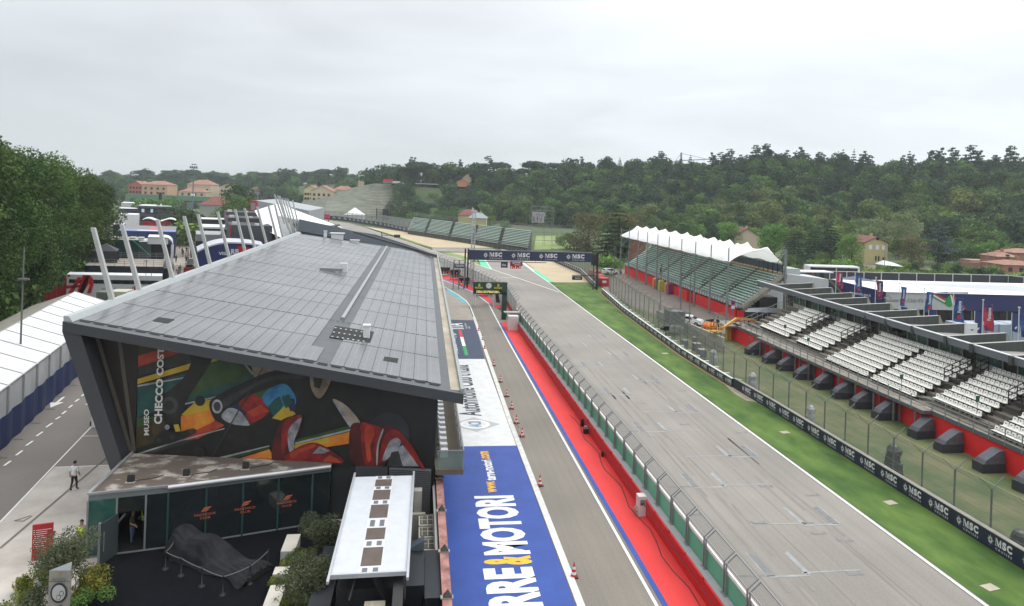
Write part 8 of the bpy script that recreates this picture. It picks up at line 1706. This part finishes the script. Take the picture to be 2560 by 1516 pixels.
def sky_tree(key,x,ytop,D,name,label,sx_=1.0,grp=None):
 p=DX(x,D);z=hgt(p.x,p.y);top=WD(x,ytop,D).z;h=PRO[key]['h'];s=max(.3,(top-z)/h)
 return put_tree(key,(p.x,p.y,z-.3),s*sx_,rnd.uniform(0,6),name,label,parts=True,szz=1/sx_,group=grp)
for a in(("pineA",1048,407,515,"stone_pine","stone pine with a flat round crown standing free on the plateau"),("hillC",935,417,530,"round_tree","round dark tree at the left end of the plateau",.9),("hillC",968,413,540,"round_tree","taller round tree beside the left end of the plateau tents"),("hillC",992,412,545,"round_tree","round tree behind the white plateau tents"),("hillA",1125,403,520,"plane_tree","broad pale topped tree left of the plateau house"),("cedarA",1218,389,510,"cedar_tree","ragged cedar right of the plateau house"),("spruce",1183,405,520,"spruce_tree","slender conifer just above the plateau house"),("spruce",1170,411,525,"spruce_tree","shorter conifer left of the plateau house conifer"),("hillE",1105,412,530,"plane_tree","dark tree between stone pine and pale topped tree"),("pineA",1325,401,500,"stone_pine","stone pine with broad crown, left of a pair on the ridge"),("pineA",1384,405,500,"stone_pine","stone pine right beside the broad one on the ridge"),("cedarB",1450,392,500,"bare_topped_cedar","thin half bare conifer on the ridge"),("cedarA",1515,390,485,"cedar_tree","large dark cedar standing highest on the middle ridge"),("cedarB",1565,407,480,"cedar_tree","cedar just right of the largest cedar"),("spruce",1757,401,420,"cypress_tree","narrow dark cypress in front of the crane jib"),("cedarB",1812,388,430,"cedar_tree","spiky cedar right of the narrow cypress"),("cedarB",1848,387,430,"cedar_tree","second spiky cedar on the right ridge"),("cedarA",1866,386,430,"cedar_tree","wide cedar on the right ridge"),("cedarB",1905,384,425,"cedar_tree","cedar above the white tent peaks on the ridge"),("cedarB",1952,389,420,"cedar_tree","thin conifer leaning on the right ridge"),("cedarB",1984,381,420,"cedar_tree","cedar left of the double crested one"),("cedarA",2012,382,418,"cedar_tree","double crested cedar on the right ridge"),("cedarA",2052,383,415,"cedar_tree","flat topped cedar on the right ridge"),("spruce",2131,372,410,"spruce_tree","tallest pointed spruce on the right ridge"),("cedarB",2156,378,410,"spruce_tree","ragged spruce beside the tallest pointed one"),("cedarB",2112,391,410,"spruce_tree","bushy conifer left of the tallest spruce"),("cedarB",2255,388,405,"cedar_tree","dark cedar of a close pair above the yellow house"),("cedarB",2278,387,405,"cedar_tree","right hand cedar of the close pair above the yellow house"),("spruce",2381,384,400,"spruce_tree","lone pointed spruce on the ridge above the villas"),("cedarA",2485,387,395,"cedar_tree","sprawling cedar near the right end of the ridge"),("cedarB",2512,390,395,"cedar_tree","cedar beside the sprawling one at the right end"),("cedarB",2530,394,395,"cedar_tree","last thin conifer at the right end of the ridge"),("pineA",2340,412,398,"stone_pine","wide stone pine crown left of the lone spruce"),("pineA",2430,412,396,"stone_pine","wide stone pine crown right of the lone spruce"),("cedarA",363,420,700,"cedar_tree","tall round topped tree on the far left skyline"),("hillE",850,418,640,"round_tree","highest tree of the skyline wood left of the terraces"),("hillE",710,421,660,"round_tree","broad tree on the skyline above the white peaked roof")):
 sky_tree(*a)
def mid_tree(key,x,ybase,ytop,name,label,wf=1.0,D=None,parts=True,grp=None):
 if D is None:p=W(x,ybase,0);p.z=0;D=p.x*ST+p.y*CT
 else:p=DX(x,D)
 top=WD(x,ytop,D).z;h=PRO[key]['h'];s=(top-p.z)/h;return put_tree(key,(p.x,p.y,p.z),s*wf,rnd.uniform(0,6),name,label,parts=parts,szz=1/wf,group=grp)
for a in(("brown",1470,628,538,"grey_brown_tree","wide grey brown tree behind the right end of the gantry",1.35),("brown",1560,640,540,"grey_brown_tree","second wide grey brown tree behind the dark fir",1.3),("cyp",1543,650,508,"fir_tree","tall dark fir in front of the grey brown trees",1.5),("midB",1425,622,583,"leafy_tree","small green tree left of the grey brown tree",1.3),("midB",1400,614,590,"leafy_tree","low green tree beside the scaffold tower",1.2),("bushB",1530,668,640,"yellowish_bush","rounded yellowish bush behind the catch fence",1.3),("bushB",1505,664,640,"yellowish_bush","rounded bush just left of the yellowish one",1.2),("midA",1820,628,560,"leafy_tree","bright round tree rising over the tent peaks, left one",1.3),("midA",1870,626,575,"leafy_tree","bright tree beside the left one over the tent peaks",1.2),("midA",1935,645,566,"leafy_tree","bright tree behind the right end of the tent peaks",1.3),("cyp",1985,655,578,"fir_tree","dark fir right of the bright trees",1.5),("cyp",2035,650,560,"fir_tree","second dark fir left of the yellow house",1.5),("cyp",2075,655,555,"fir_tree","largest fir left of the yellow house",1.6),("midA",2128,665,590,"leafy_tree","bright green tree directly left of the yellow house",1.1),("willow",2178,640,548,"willow_tree","pale willow behind the yellow house",1.1),("willow",2245,640,555,"willow_tree","pale willow right of the yellow house",.9),("willow",2262,640,535,"willow_tree","pale willow higher up behind the right hand willow",.9),("brown",2278,668,594,"bronze_tree","bronze tinted tree right of the white tarpaulin",1.1),("bluecedar",2345,662,560,"blue_cedar","blue grey cedar with wide layers left of the round tree",1.25),("midB",2405,662,608,"leafy_tree","dense round dark tree before the villa",1.4),("midB",1975,668,638,"leafy_tree","low grey green tree at the rear of the grandstand",1.4),("midB",2055,668,632,"leafy_tree","low bright tree before the firs",1.2),("midB",2100,668,640,"leafy_tree","low leafy tree beside the bright one",1.2),("bushB",2270,672,657,"garden_bush","bright garden bush behind the black fence",1.3),("bushB",2370,674,658,"garden_bush","bright garden bush right of the lamp post",1.2),("bushB",2392,675,663,"garden_bush","lower bright garden bush beside it",1.2),("midB",2400,672,655,"leafy_tree","small loose tree before the pink shed",1.1),("cyp",2530,683,648,"fir_tree","small dark fir before the villa",1.2),("bushB",2552,684,650,"garden_bush","bright bush at the right edge before the villa",1.0),("cyp",975,545,496,"fir_tree","tall dark fir at the foot of the terraces, left one",1.6),("cyp",998,546,492,"fir_tree","tall dark fir at the foot of the terraces, right one",1.6),("pineA",1068,558,507,"stone_pine","stone pine at the slope foot, left of three",1.0),("pineA",1120,558,502,"stone_pine","broad stone pine at the slope foot, middle of three",1.1),("pineA",1170,556,490,"stone_pine","stone pine at the slope foot, right of three",1.1),("midB",1110,560,526,"leafy_tree","dark leafy tree below the middle stone pine",1.6),("midB",1145,562,530,"leafy_tree","dark leafy tree left of the slope foot houses",1.4),("midB",1225,565,540,"leafy_tree","dark leafy tree right of the slope foot houses",1.4),("midB",1262,575,552,"leafy_tree","low leafy tree behind the far grandstand end",1.4),("midB",395,530,497,"leafy_tree","round leafy tree behind the dark glazed unit",1.5,260),("hillE",592,520,462,"leafy_tree","dark tree among the far houses",1.2,330),("midB",600,545,490,"leafy_tree","wide grey green tree right of the low brown roofed house",1.15,270),("midB",575,560,515,"leafy_tree","bright leafy tree before the low brown roofed house",.9,250),("hillC",460,560,517,"leafy_tree","dark leafy tree behind the crowd",1.2,235),("hillC",478,565,525,"leafy_tree","dark bush like tree right behind the crowd",1.1,225),("bushA",470,575,557,"garden_bush","green hedge bush at the end of the paddock lane",1.8,215)):
 mid_tree(*a)
for k_ in range(26):
 x=1640+k_*36;D=float(np.interp(x,HX,HD0))-22-10*(k_%3);
 if 2140<x<2240:continue
 mid_tree(("hillC","hillB","hillA","hillD")[k_%4],x,0,WD and 0 or 0,"hill_tree","tree of the dense mixed wood on the hill right of the track",D=D,parts=False,grp="trees of the wooded hill")if False else put_tree(("hillC","hillB","hillA","hillD")[k_%4],tuple(DX(x,D)),rnd.uniform(.7,.95),rnd.uniform(0,6),"hill_tree","tree of the dense mixed wood on the hill right of the track","tree","trees of the wooded hill",parts=False)
for k_ in range(44):
 x=1980+k_*14+rnd.uniform(-5,5);D=rnd.uniform(182,214)
 if 2150<x<2250 and D>195:continue
 put_tree(("bushA","bushB","hillC","bushB")[k_%4],tuple(DX(x,D)),rnd.uniform(.45,.8)*(.5 if k_%4==2 else 1),rnd.uniform(0,6),"garden_bush","garden bush in the belt of planting behind the black screen fence","bush","garden bushes behind the black screen fence",parts=False)
for k_ in range(34):
 x=300+k_*11+rnd.uniform(-4,4);D=500 if k_%2 else 512
 put_tree(("bushA","hillC","bushB","hillA")[k_%4],tuple(DX(x,D)),rnd.uniform(.35,.6)if k_%2 else rnd.uniform(.5,.8),rnd.uniform(0,6),"garden_tree","small garden tree in front of the far houses","tree","garden trees by the far houses",parts=False)
def olive(px,py,h,R,lab,seed,zb=.35):
 rg=np.random.default_rng(seed);p=W(px,py);t=thing("olive_tree",lab,"olive tree",(p.x,p.y,0))
 bl=[(rg.uniform(-.6,.6)*R,rg.uniform(-.6,.6)*R,h*rg.uniform(.62,.92),R*rg.uniform(.35,.5),R*rg.uniform(.35,.5),R*rg.uniform(.3,.42))for _ in range(18)]
 P,Nn=sample_blobs(bl,9000,rg,.45);V_,Q_=leaf_quads(P,Nn,.13,rg,1.2,.34);o=bpy.data.objects.new("crown",np_mesh("olive_crown",V_,Q_,L_oliv));COL.objects.link(o);o.parent=t
 mb=MB();base=Vector((0,0,0))
 mb.tube((0,0,0),(.03,0,h*.28),.16,.13,8)
 for a in np.linspace(0,6.283,5)[:-1]:m_=Vector((math.cos(a)*R*.3,math.sin(a)*R*.3,h*.5));mb.tube((.03,0,h*.26),m_,.1,.07,6);mb.tube(m_,Vector((math.cos(a+.4)*R*.6,math.sin(a+.4)*R*.6,h*.72)),.07,.03,5)
 mb.obj("trunk",mat("olive_bark",C(70,58,46),.9,var=.3,sc=5,world=False),t);return t
olive(794,1416,2.45,1.3,"olive tree beside the long white bench, farther of two",41);olive(770,1548,2.6,1.5,"olive tree between the benches and the truck, nearer of two",42);olive(150,1500,3.0,1.55,"olive tree behind the triangular grey totem",43)
def shrub(px,py,h,R,n,lm,lab,seed,flowers=0,size=.12,grp="shrubs in the planting beds"):
 rg=np.random.default_rng(seed);p=W(px,py);bl=[(rg.uniform(-.7,.7)*R,rg.uniform(-.7,.7)*R,h*rg.uniform(.3,.75),R*.4,R*.4,h*.3)for _ in range(9)]
 P,Nn=sample_blobs(bl,n,rg,.3);V_,Q_=leaf_quads(P,Nn,size,rg,.9,.5);mi=np.zeros(len(Q_));
 if flowers:mi[rg.choice(len(Q_),flowers,replace=False)]=1
 o=link("shrub",np_mesh("shrub",V_,Q_,[lm,M_white],mi),None,lab,"shrub",grp,None,(p.x,p.y,0));return o
for k_,a in enumerate(((720,1428,.9,.8,1700,L_yel,"yellow green shrub under the farther olive tree"),(752,1415,.9,.7,1500,L_mid,"dark shrub behind the farther olive trunk"),(800,1440,.8,.8,1700,L_dark,"dark leaved shrub between the two olive trees"),(700,1470,.8,.7,1500,L_yel,"yellow shrub spilling over the small white bench"),(830,1470,1.2,.9,1800,L_brt,"bright leafy shrub with white flowers beside the truck screen"),(820,1530,1.2,1.0,2000,L_brt,"flowering shrub at the bottom edge by the truck"),(720,1530,.9,.9,1700,L_yel,"yellow shrub at the bottom edge by the nearer olive"),(770,1420,1.0,.6,1200,L_wil,"silvery shrub beside the farther olive trunk"),(95,1480,1.0,1.0,2200,L_yel,"yellow green shrub left of the triangular totem"),(200,1490,1.3,1.2,2600,L_yel,"large yellow green shrub right of the triangular totem"),(215,1530,1.2,1.1,2400,L_mid,"dark green shrub below the yellow one by the carpet"),(100,1540,1.2,1.1,2600,L_oliv,"grey green bush at the bottom left corner"),(125,1455,1.0,.8,1500,L_mid,"dark shrub behind the grey totem"),(60,1520,1.0,.9,1800,L_yel,"small yellow shrub at the bottom left edge"))):
 shrub(*a,60+k_,30 if 'flower' in a[6]else 0)
SK=flat("skin",196,150,122,.6);HR=flat("dark_hair",40,30,24,.8)
def person_mesh(key,pose,shirt,trousers,shoe=None,r=1.0):
 """one continuous skin-grown body; joints as a connected skeleton"""
 shoe=shoe or M_black
 P=pose;names=list(P)
 edges=[('pel','spn'),('spn','chs'),('chs','nck'),('nck','hd0'),('hd0','hd1'),('chs','shL'),('shL','elL'),('elL','wrL'),('wrL','haL'),('chs','shR'),('shR','elR'),('elR','wrR'),('wrR','haR'),('pel','hiL'),('hiL','knL'),('knL','anL'),('anL','toL'),('pel','hiR'),('hiR','knR'),('knR','anR'),('anR','toR')]
 for s in 'LR':
  w_,h_=Vector(P['wr'+s]),Vector(P['ha'+s]);d=(h_-w_).normalized();side=Vector((1,0,0))if abs(d.x)<.7 else Vector((0,1,0));nn=d.cross(side).normalized()
  for i in range(4):
   k_='f%d%s'%(i,s);b=h_+nn*(.027-.018*i);P[k_]=tuple(b+d*(.075,.085,.08,.06)[i]+side*.012);edges.append(('ha'+s,k_))
  k_='th'+s;P[k_]=tuple(w_+d*.05+nn*.05);edges.append(('wr'+s,k_))
 names=list(P);R=dict(pel=.135,spn=.13,chs=.155,nck=.058,hd0=.085,hd1=.078,sh=.07,el=.048,wr=.034,ha=.04,hi=.098,kn=.066,an=.045,to=.045)
 me=bpy.data.meshes.new(key);me.from_pydata([P[n_]for n_ in names],[(names.index(a),names.index(b))for a,b in edges],[])
 ob=bpy.data.objects.new(key,me);COL.objects.link(ob)
 md=ob.modifiers.new("s",'SKIN');sub_=ob.modifiers.new("u",'SUBSURF');sub_.levels=1;sub_.render_levels=1
 for i,n_ in enumerate(names):
  rr=R.get(n_)or R.get(n_[:2])or .011
  if n_[0]=='f' or n_[:2]=='th' and len(n_)==3 and n_!='thx':rr=.010
  me.skin_vertices[0].data[i].radius=(rr*r,rr*r*(.8 if n_ in('chs','pel','spn')else 1));me.skin_vertices[0].data[i].use_root=(n_=='pel')
 dg=bpy.context.evaluated_depsgraph_get();m2=bpy.data.meshes.new_from_object(ob.evaluated_get(dg));m2.name=key
 bpy.data.objects.remove(ob);m2.materials.clear()
 for m_ in(SK,shirt,trousers,shoe,HR):m2.materials.append(m_)
 hd0,hd1,pel=Vector(P['hd0']),Vector(P['hd1']),P['pel'][2]
 arms=[(Vector(P['el'+s]).lerp(Vector(P['wr'+s]),.2),Vector(P['ha'+s]))for s in 'LR']
 for p in m2.polygons:
  c=p.center;mi=1 if c.z>pel-.02 else 2
  if c.z<.1:mi=3
  if c.z>P['nck'][2]-.02:mi=0
  for s in 'LR':
   e_,h_=Vector(P['el'+s]),Vector(P['ha'+s])
   d=h_-e_;t=(c-e_).dot(d)/d.length_squared
   if-.15<t<2 and(c-(e_+d*min(1.6,max(0,t)))).length<.085 and abs(c.x)>.12:mi=0
  p.material_index=mi;p.use_smooth=True
 return m2,P
def hair_face(P,key,cap=None,facing=-1):
 hd=Vector(P['hd0']).lerp(Vector(P['hd1']),.6);mb=MB();n=10
 for k_ in range(5):
  a0,a1=math.pi*k_/8,math.pi*(k_+1)/8
  for i in range(n):
   b0,b1=6.283*i/n,6.283*(i+1)/n
   if k_>=3 and math.sin((b0+b1)/2)*facing>.25:continue
   mb.add([hd+Vector((math.sin(a)*math.cos(b)*.098,math.sin(a)*math.sin(b)*.104,math.cos(a)*.118+.02))for a,b in((a0,b0),(a0,b1),(a1,b1),(a1,b0))],[(0,3,2,1)],0,True)
 f=Vector((0,facing,0))
 for s in(-1,1):mb.box(tuple(hd+f*.088+Vector((s*.034,0,-.01))),(.022,.012,.014),1);mb.box(tuple(hd+Vector((s*.09,0,-.03))),(.02,.035,.05),2)
 mb.add([hd+f*.085+Vector((-.012,0,-.05)),hd+f*.085+Vector((.012,0,-.05)),hd+f*.112+Vector((0,0,-.045)),hd+f*.085+Vector((0,0,0))],[(0,1,2),(0,2,3),(1,3,2),(0,3,1)],2)
 mb.box(tuple(hd+f*.086+Vector((0,0,-.078))),(.045,.008,.01),3)
 me=bpy.data.meshes.new(key);me.from_pydata([tuple(v)for v in mb.v],[],mb.f)
 for m_ in(cap or HR,M_black,SK,flat("lip",150,80,72,.6)):me.materials.append(m_)
 me.polygons.foreach_set('material_index',mb.m);me.polygons.foreach_set('use_smooth',mb.sm);return me
def pose_stand(arm=.0,step=.0,bend=0.0,look=0):
 h=1.0
 return dict(pel=(0,0,.95),spn=(0,.0,1.12),chs=(0,-.02-bend,1.36),nck=(0,-.02-bend,1.51),hd0=(0,-.035-bend*1.2,1.60),hd1=(0,-.04-bend*1.3,1.71),shL=(-.185,-.02-bend,1.41),elL=(-.25,.03-arm*.3-bend,1.13),wrL=(-.24,-.06-arm-bend,.9+arm*.6),haL=(-.235,-.09-arm-bend,.82+arm*.6),shR=(.185,-.02-bend,1.41),elR=(.25,.04+step*.3-bend,1.13),wrR=(.25,-.02+step*.4-bend,.89),haR=(.245,-.03+step*.4-bend,.81),hiL=(-.095,0,.88),knL=(-.11,-.03-step*.5,.49),anL=(-.11,-step,.09),toL=(-.12,-.14-step,.04),hiR=(.095,0,.88),knR=(.11,-.03+step*.2,.49),anR=(.11,.03+step,.09+step*.05),toR=(.12,-.11+step,.04))
VAR={}
def variant(key,pose,shirt,trousers,cap=None,facing=-1):
 m,P=person_mesh("person_"+key,pose,shirt,trousers);VAR[key]=(m,hair_face(P,"hair_"+key,cap,facing),P)
W_SH=flat("white_shirt",230,232,234,.7);BK=flat("black_trousers",26,27,30,.7);JN=flat("blue_jeans",90,112,146,.7);NV=flat("navy_shirt",34,42,70,.7);GY=flat("grey_shirt",120,118,116,.7);TQ=flat("teal_shirt",40,90,100,.7);RD=flat("red_shirt",170,40,44,.7);KH=flat("khaki_trousers",150,136,110,.7);BS=flat("beige_shirt",176,160,146,.7)
HV=flat("hi_vis_lime",214,246,60,.6)
variant("a",pose_stand(.1,.12),W_SH,BK);variant("b",pose_stand(.25,.0),NV,BK);variant("c",pose_stand(.0,.16),GY,JN);variant("d",pose_stand(.3,.1),BK,BK);variant("e",pose_stand(.1,.2),TQ,JN);variant("f",pose_stand(.2,.0),BS,KH,flat("cap_navy",30,34,52,.7));variant("g",pose_stand(.05,.1),RD,BK);variant("h",pose_stand(.3,.05),flat("olive_shirt",70,80,62,.7),JN)
def person(key,loc,rz,label,group=None,z=0.0,sc=1.02,vest=False):
 m,hm,P=VAR[key];o=bpy.data.objects.new("person",m);COL.objects.link(o);o.location=(loc[0],loc[1],z);o.rotation_euler=(0,0,rz);o.scale=(sc,)*3;o['label']=label;o['category']="person"
 if group:o['group']=group
 h_=bpy.data.objects.new("hair",hm);COL.objects.link(h_);h_.parent=o
 if vest:
  mb=MB();n=12;cx_,cy_=P['chs'][0],P['chs'][1]*.6;rings=[(.90,.20,.165),(1.1,.195,.16),(1.3,.225,.17),(1.45,.17,.13)]
  vs=[(cx_+rx*math.cos(6.283*i/n),cy_+ry*math.sin(6.283*i/n),z_)for z_,rx,ry in rings for i in range(n)]
  fs=[(k*n+i,k*n+(i+1)%n,(k+1)*n+(i+1)%n,(k+1)*n+i)for k in range(3)for i in range(n)]
  mb.add(vs,fs,0,True);vs2=[(x*1.02,y*1.02,z_)for x,y,z_ in vs[:n]];mb.add([(x*1.03,y*1.03,.98)for x,y,_ in vs[:n]]+[(x*1.03,y*1.03,1.03)for x,y,_ in vs[:n]],[(i,(i+1)%n,n+(i+1)%n,n+i)for i in range(n)],1)
  me=bpy.data.meshes.new("vest");me.from_pydata(mb.v,[],mb.f);me.materials.append(HV);me.materials.append(M_steel);me.polygons.foreach_set('material_index',mb.m);v_=bpy.data.objects.new("vest",me);COL.objects.link(v_);v_.parent=o
 return o
p=W(184,1226);person("a",(p.x,p.y),math.radians(165),"person in white shirt and black trousers walking away on the concrete",sc=1.05)
p=W(203,1385);person("f",(p.x,p.y),math.radians(-20),"person in a dark cap and lime safety vest at the left pavilion corner",vest=True,sc=1.03)
p=W(345,1362);person("d",(p.x-.1,p.y+1.0),math.radians(100),"person in black with a lime safety vest inside the pavilion doorway",vest=True,z=.02)
person("h",(-15.1,39.9),math.radians(80),"person in olive shirt and blue jeans inside the open pavilion door",z=.02);person("b",(-14.6,40.6),math.radians(-60),"person in a navy shirt leaning forward deep inside the pavilion doorway",z=.02)
grp="crowd walking down the paddock lane"
cr=[(440,604,'e'),(446,607,'b'),(452,600,'e'),(458,609,'d'),(463,603,'c'),(468,612,'b'),(473,606,'d'),(486,600,'g'),(482,612,'d'),(449,622,'d'),(455,634,'b'),(457,640,'d'),(466,632,'b'),(470,637,'c'),(476,630,'a'),(440,655,'d'),(433,646,'d'),(437,641,'b'),(464,650,'c'),(470,656,'e'),(478,648,'g'),(477,640,'d'),(432,676,'d'),(442,683,'a'),(447,684,'h'),(451,682,'d'),(445,690,'c'),(466,658,'d'),(430,665,'b'),(488,622,'d')]
col_=dict(a="a white shirt",b="a navy shirt",c="a grey shirt",d="black",e="a teal shirt",g="a red shirt",h="an olive shirt")
seen_={}
for k_,(x,y,v_)in enumerate(cr):
 p=W(x,y+2);seen_[v_]=seen_.get(v_,0)+1
 person(v_,(p.x,p.y),rnd.uniform(0,6.28),"person in %s among the crowd on the paddock lane"%col_[v_],grp,sc=1.05)
bg_=thing("paddock_buggy","small red and black buggy driving down the paddock lane","buggy",(0,0,0));ORG[bg_.name]=(0,0,0);mb=MB();mb.box((0,0,.3),(1.5,2.2,.9));mb.obj("body",flat("buggy_red",150,30,34,.4),bg_);mb=MB();mb.box((0,.2,1.9),(1.4,1.6,.08));mb.box((0,.3,1.2),(1.2,.9,.5))
for x in(-.6,.6):
 for y in(-.5,.9):mb.beam((x,y,1.1),(x,y,1.9),.06,.06)
mb.obj("canopy",M_dk,bg_)
for x in(-.65,.65):
 for y in(-.8,.8):mb=MB();mb.tube((x-.1,y,.3),(x+.1,y,.3),.3,n=10);mb.obj("wheel",M_black,bg_)
p=W(472,682);bg_.location=(p.x,p.y,0)
mb=MB();p=W(482,657);mb.box((p.x,p.y,0),(2.0,1.2,1.0));mb.obj("lane_counter",flat("glass_grey_counter",140,150,150,.4),None,"grey glass counter beside the masts on the paddock lane","counter")
p=W(1567,688);person("g",(p.x-1.5,p.y),.5,"person in a lime safety vest at the far foot of the covered grandstand",vest=True)
for(x,y,z_,v_,l_)in((1652,674,4.3,'d',"person in black with a camera seated on the green benches"),(1790,800,0,'d',"x")):
 if z_:p=WD(x,y,150);person(v_,(p.x,p.y),2.2,l_,z=p.z-1.2,sc=.95)
c=bpy.data.objects["boom_lift"];q=P1+Vector((-.2,.1,-.28));person('d',(q.x,q.y),2.0,"person in black operating the camera in the yellow lift basket",z=q.z)
p=W(1672,848);mb=MB();mb.tube((p.x-.6,p.y-.3,0),(p.x-.6,p.y-.3,1.3),.06,n=5);mb.box((p.x-.6,p.y-.3,1.3),(.7,.5,.6),0,.3);mb.tube((p.x-.9,p.y-.4,1.6),(p.x-1.4,p.y-.7,1.6),.2,n=8);mb.obj("tripod_camera",M_black,None,"black television camera on a stand beside the mesh draped hide","camera")
p=W(1850,830);person('c',(p.x-1,p.y-3),1.0,"person in a grey shirt standing below the yellow boom",sc=1.0)
mb=MB();mb.b2(-1400,1600,-60,2000,-1.5,72)
m=bpy.data.materials.new("thin_haze");m.use_nodes=True;t=m.node_tree
t.nodes.remove(t.nodes["Principled BSDF"]);pv=t.nodes.new("ShaderNodeVolumePrincipled");pv.inputs['Color'].default_value=(.82,.88,.92,1);pv.inputs['Density'].default_value=.00021;pv.inputs['Anisotropy'].default_value=.3
t.links.new(pv.outputs[0],t.nodes['Material Output'].inputs['Volume'])
hz=mb.obj("haze",m,kind='stuff')
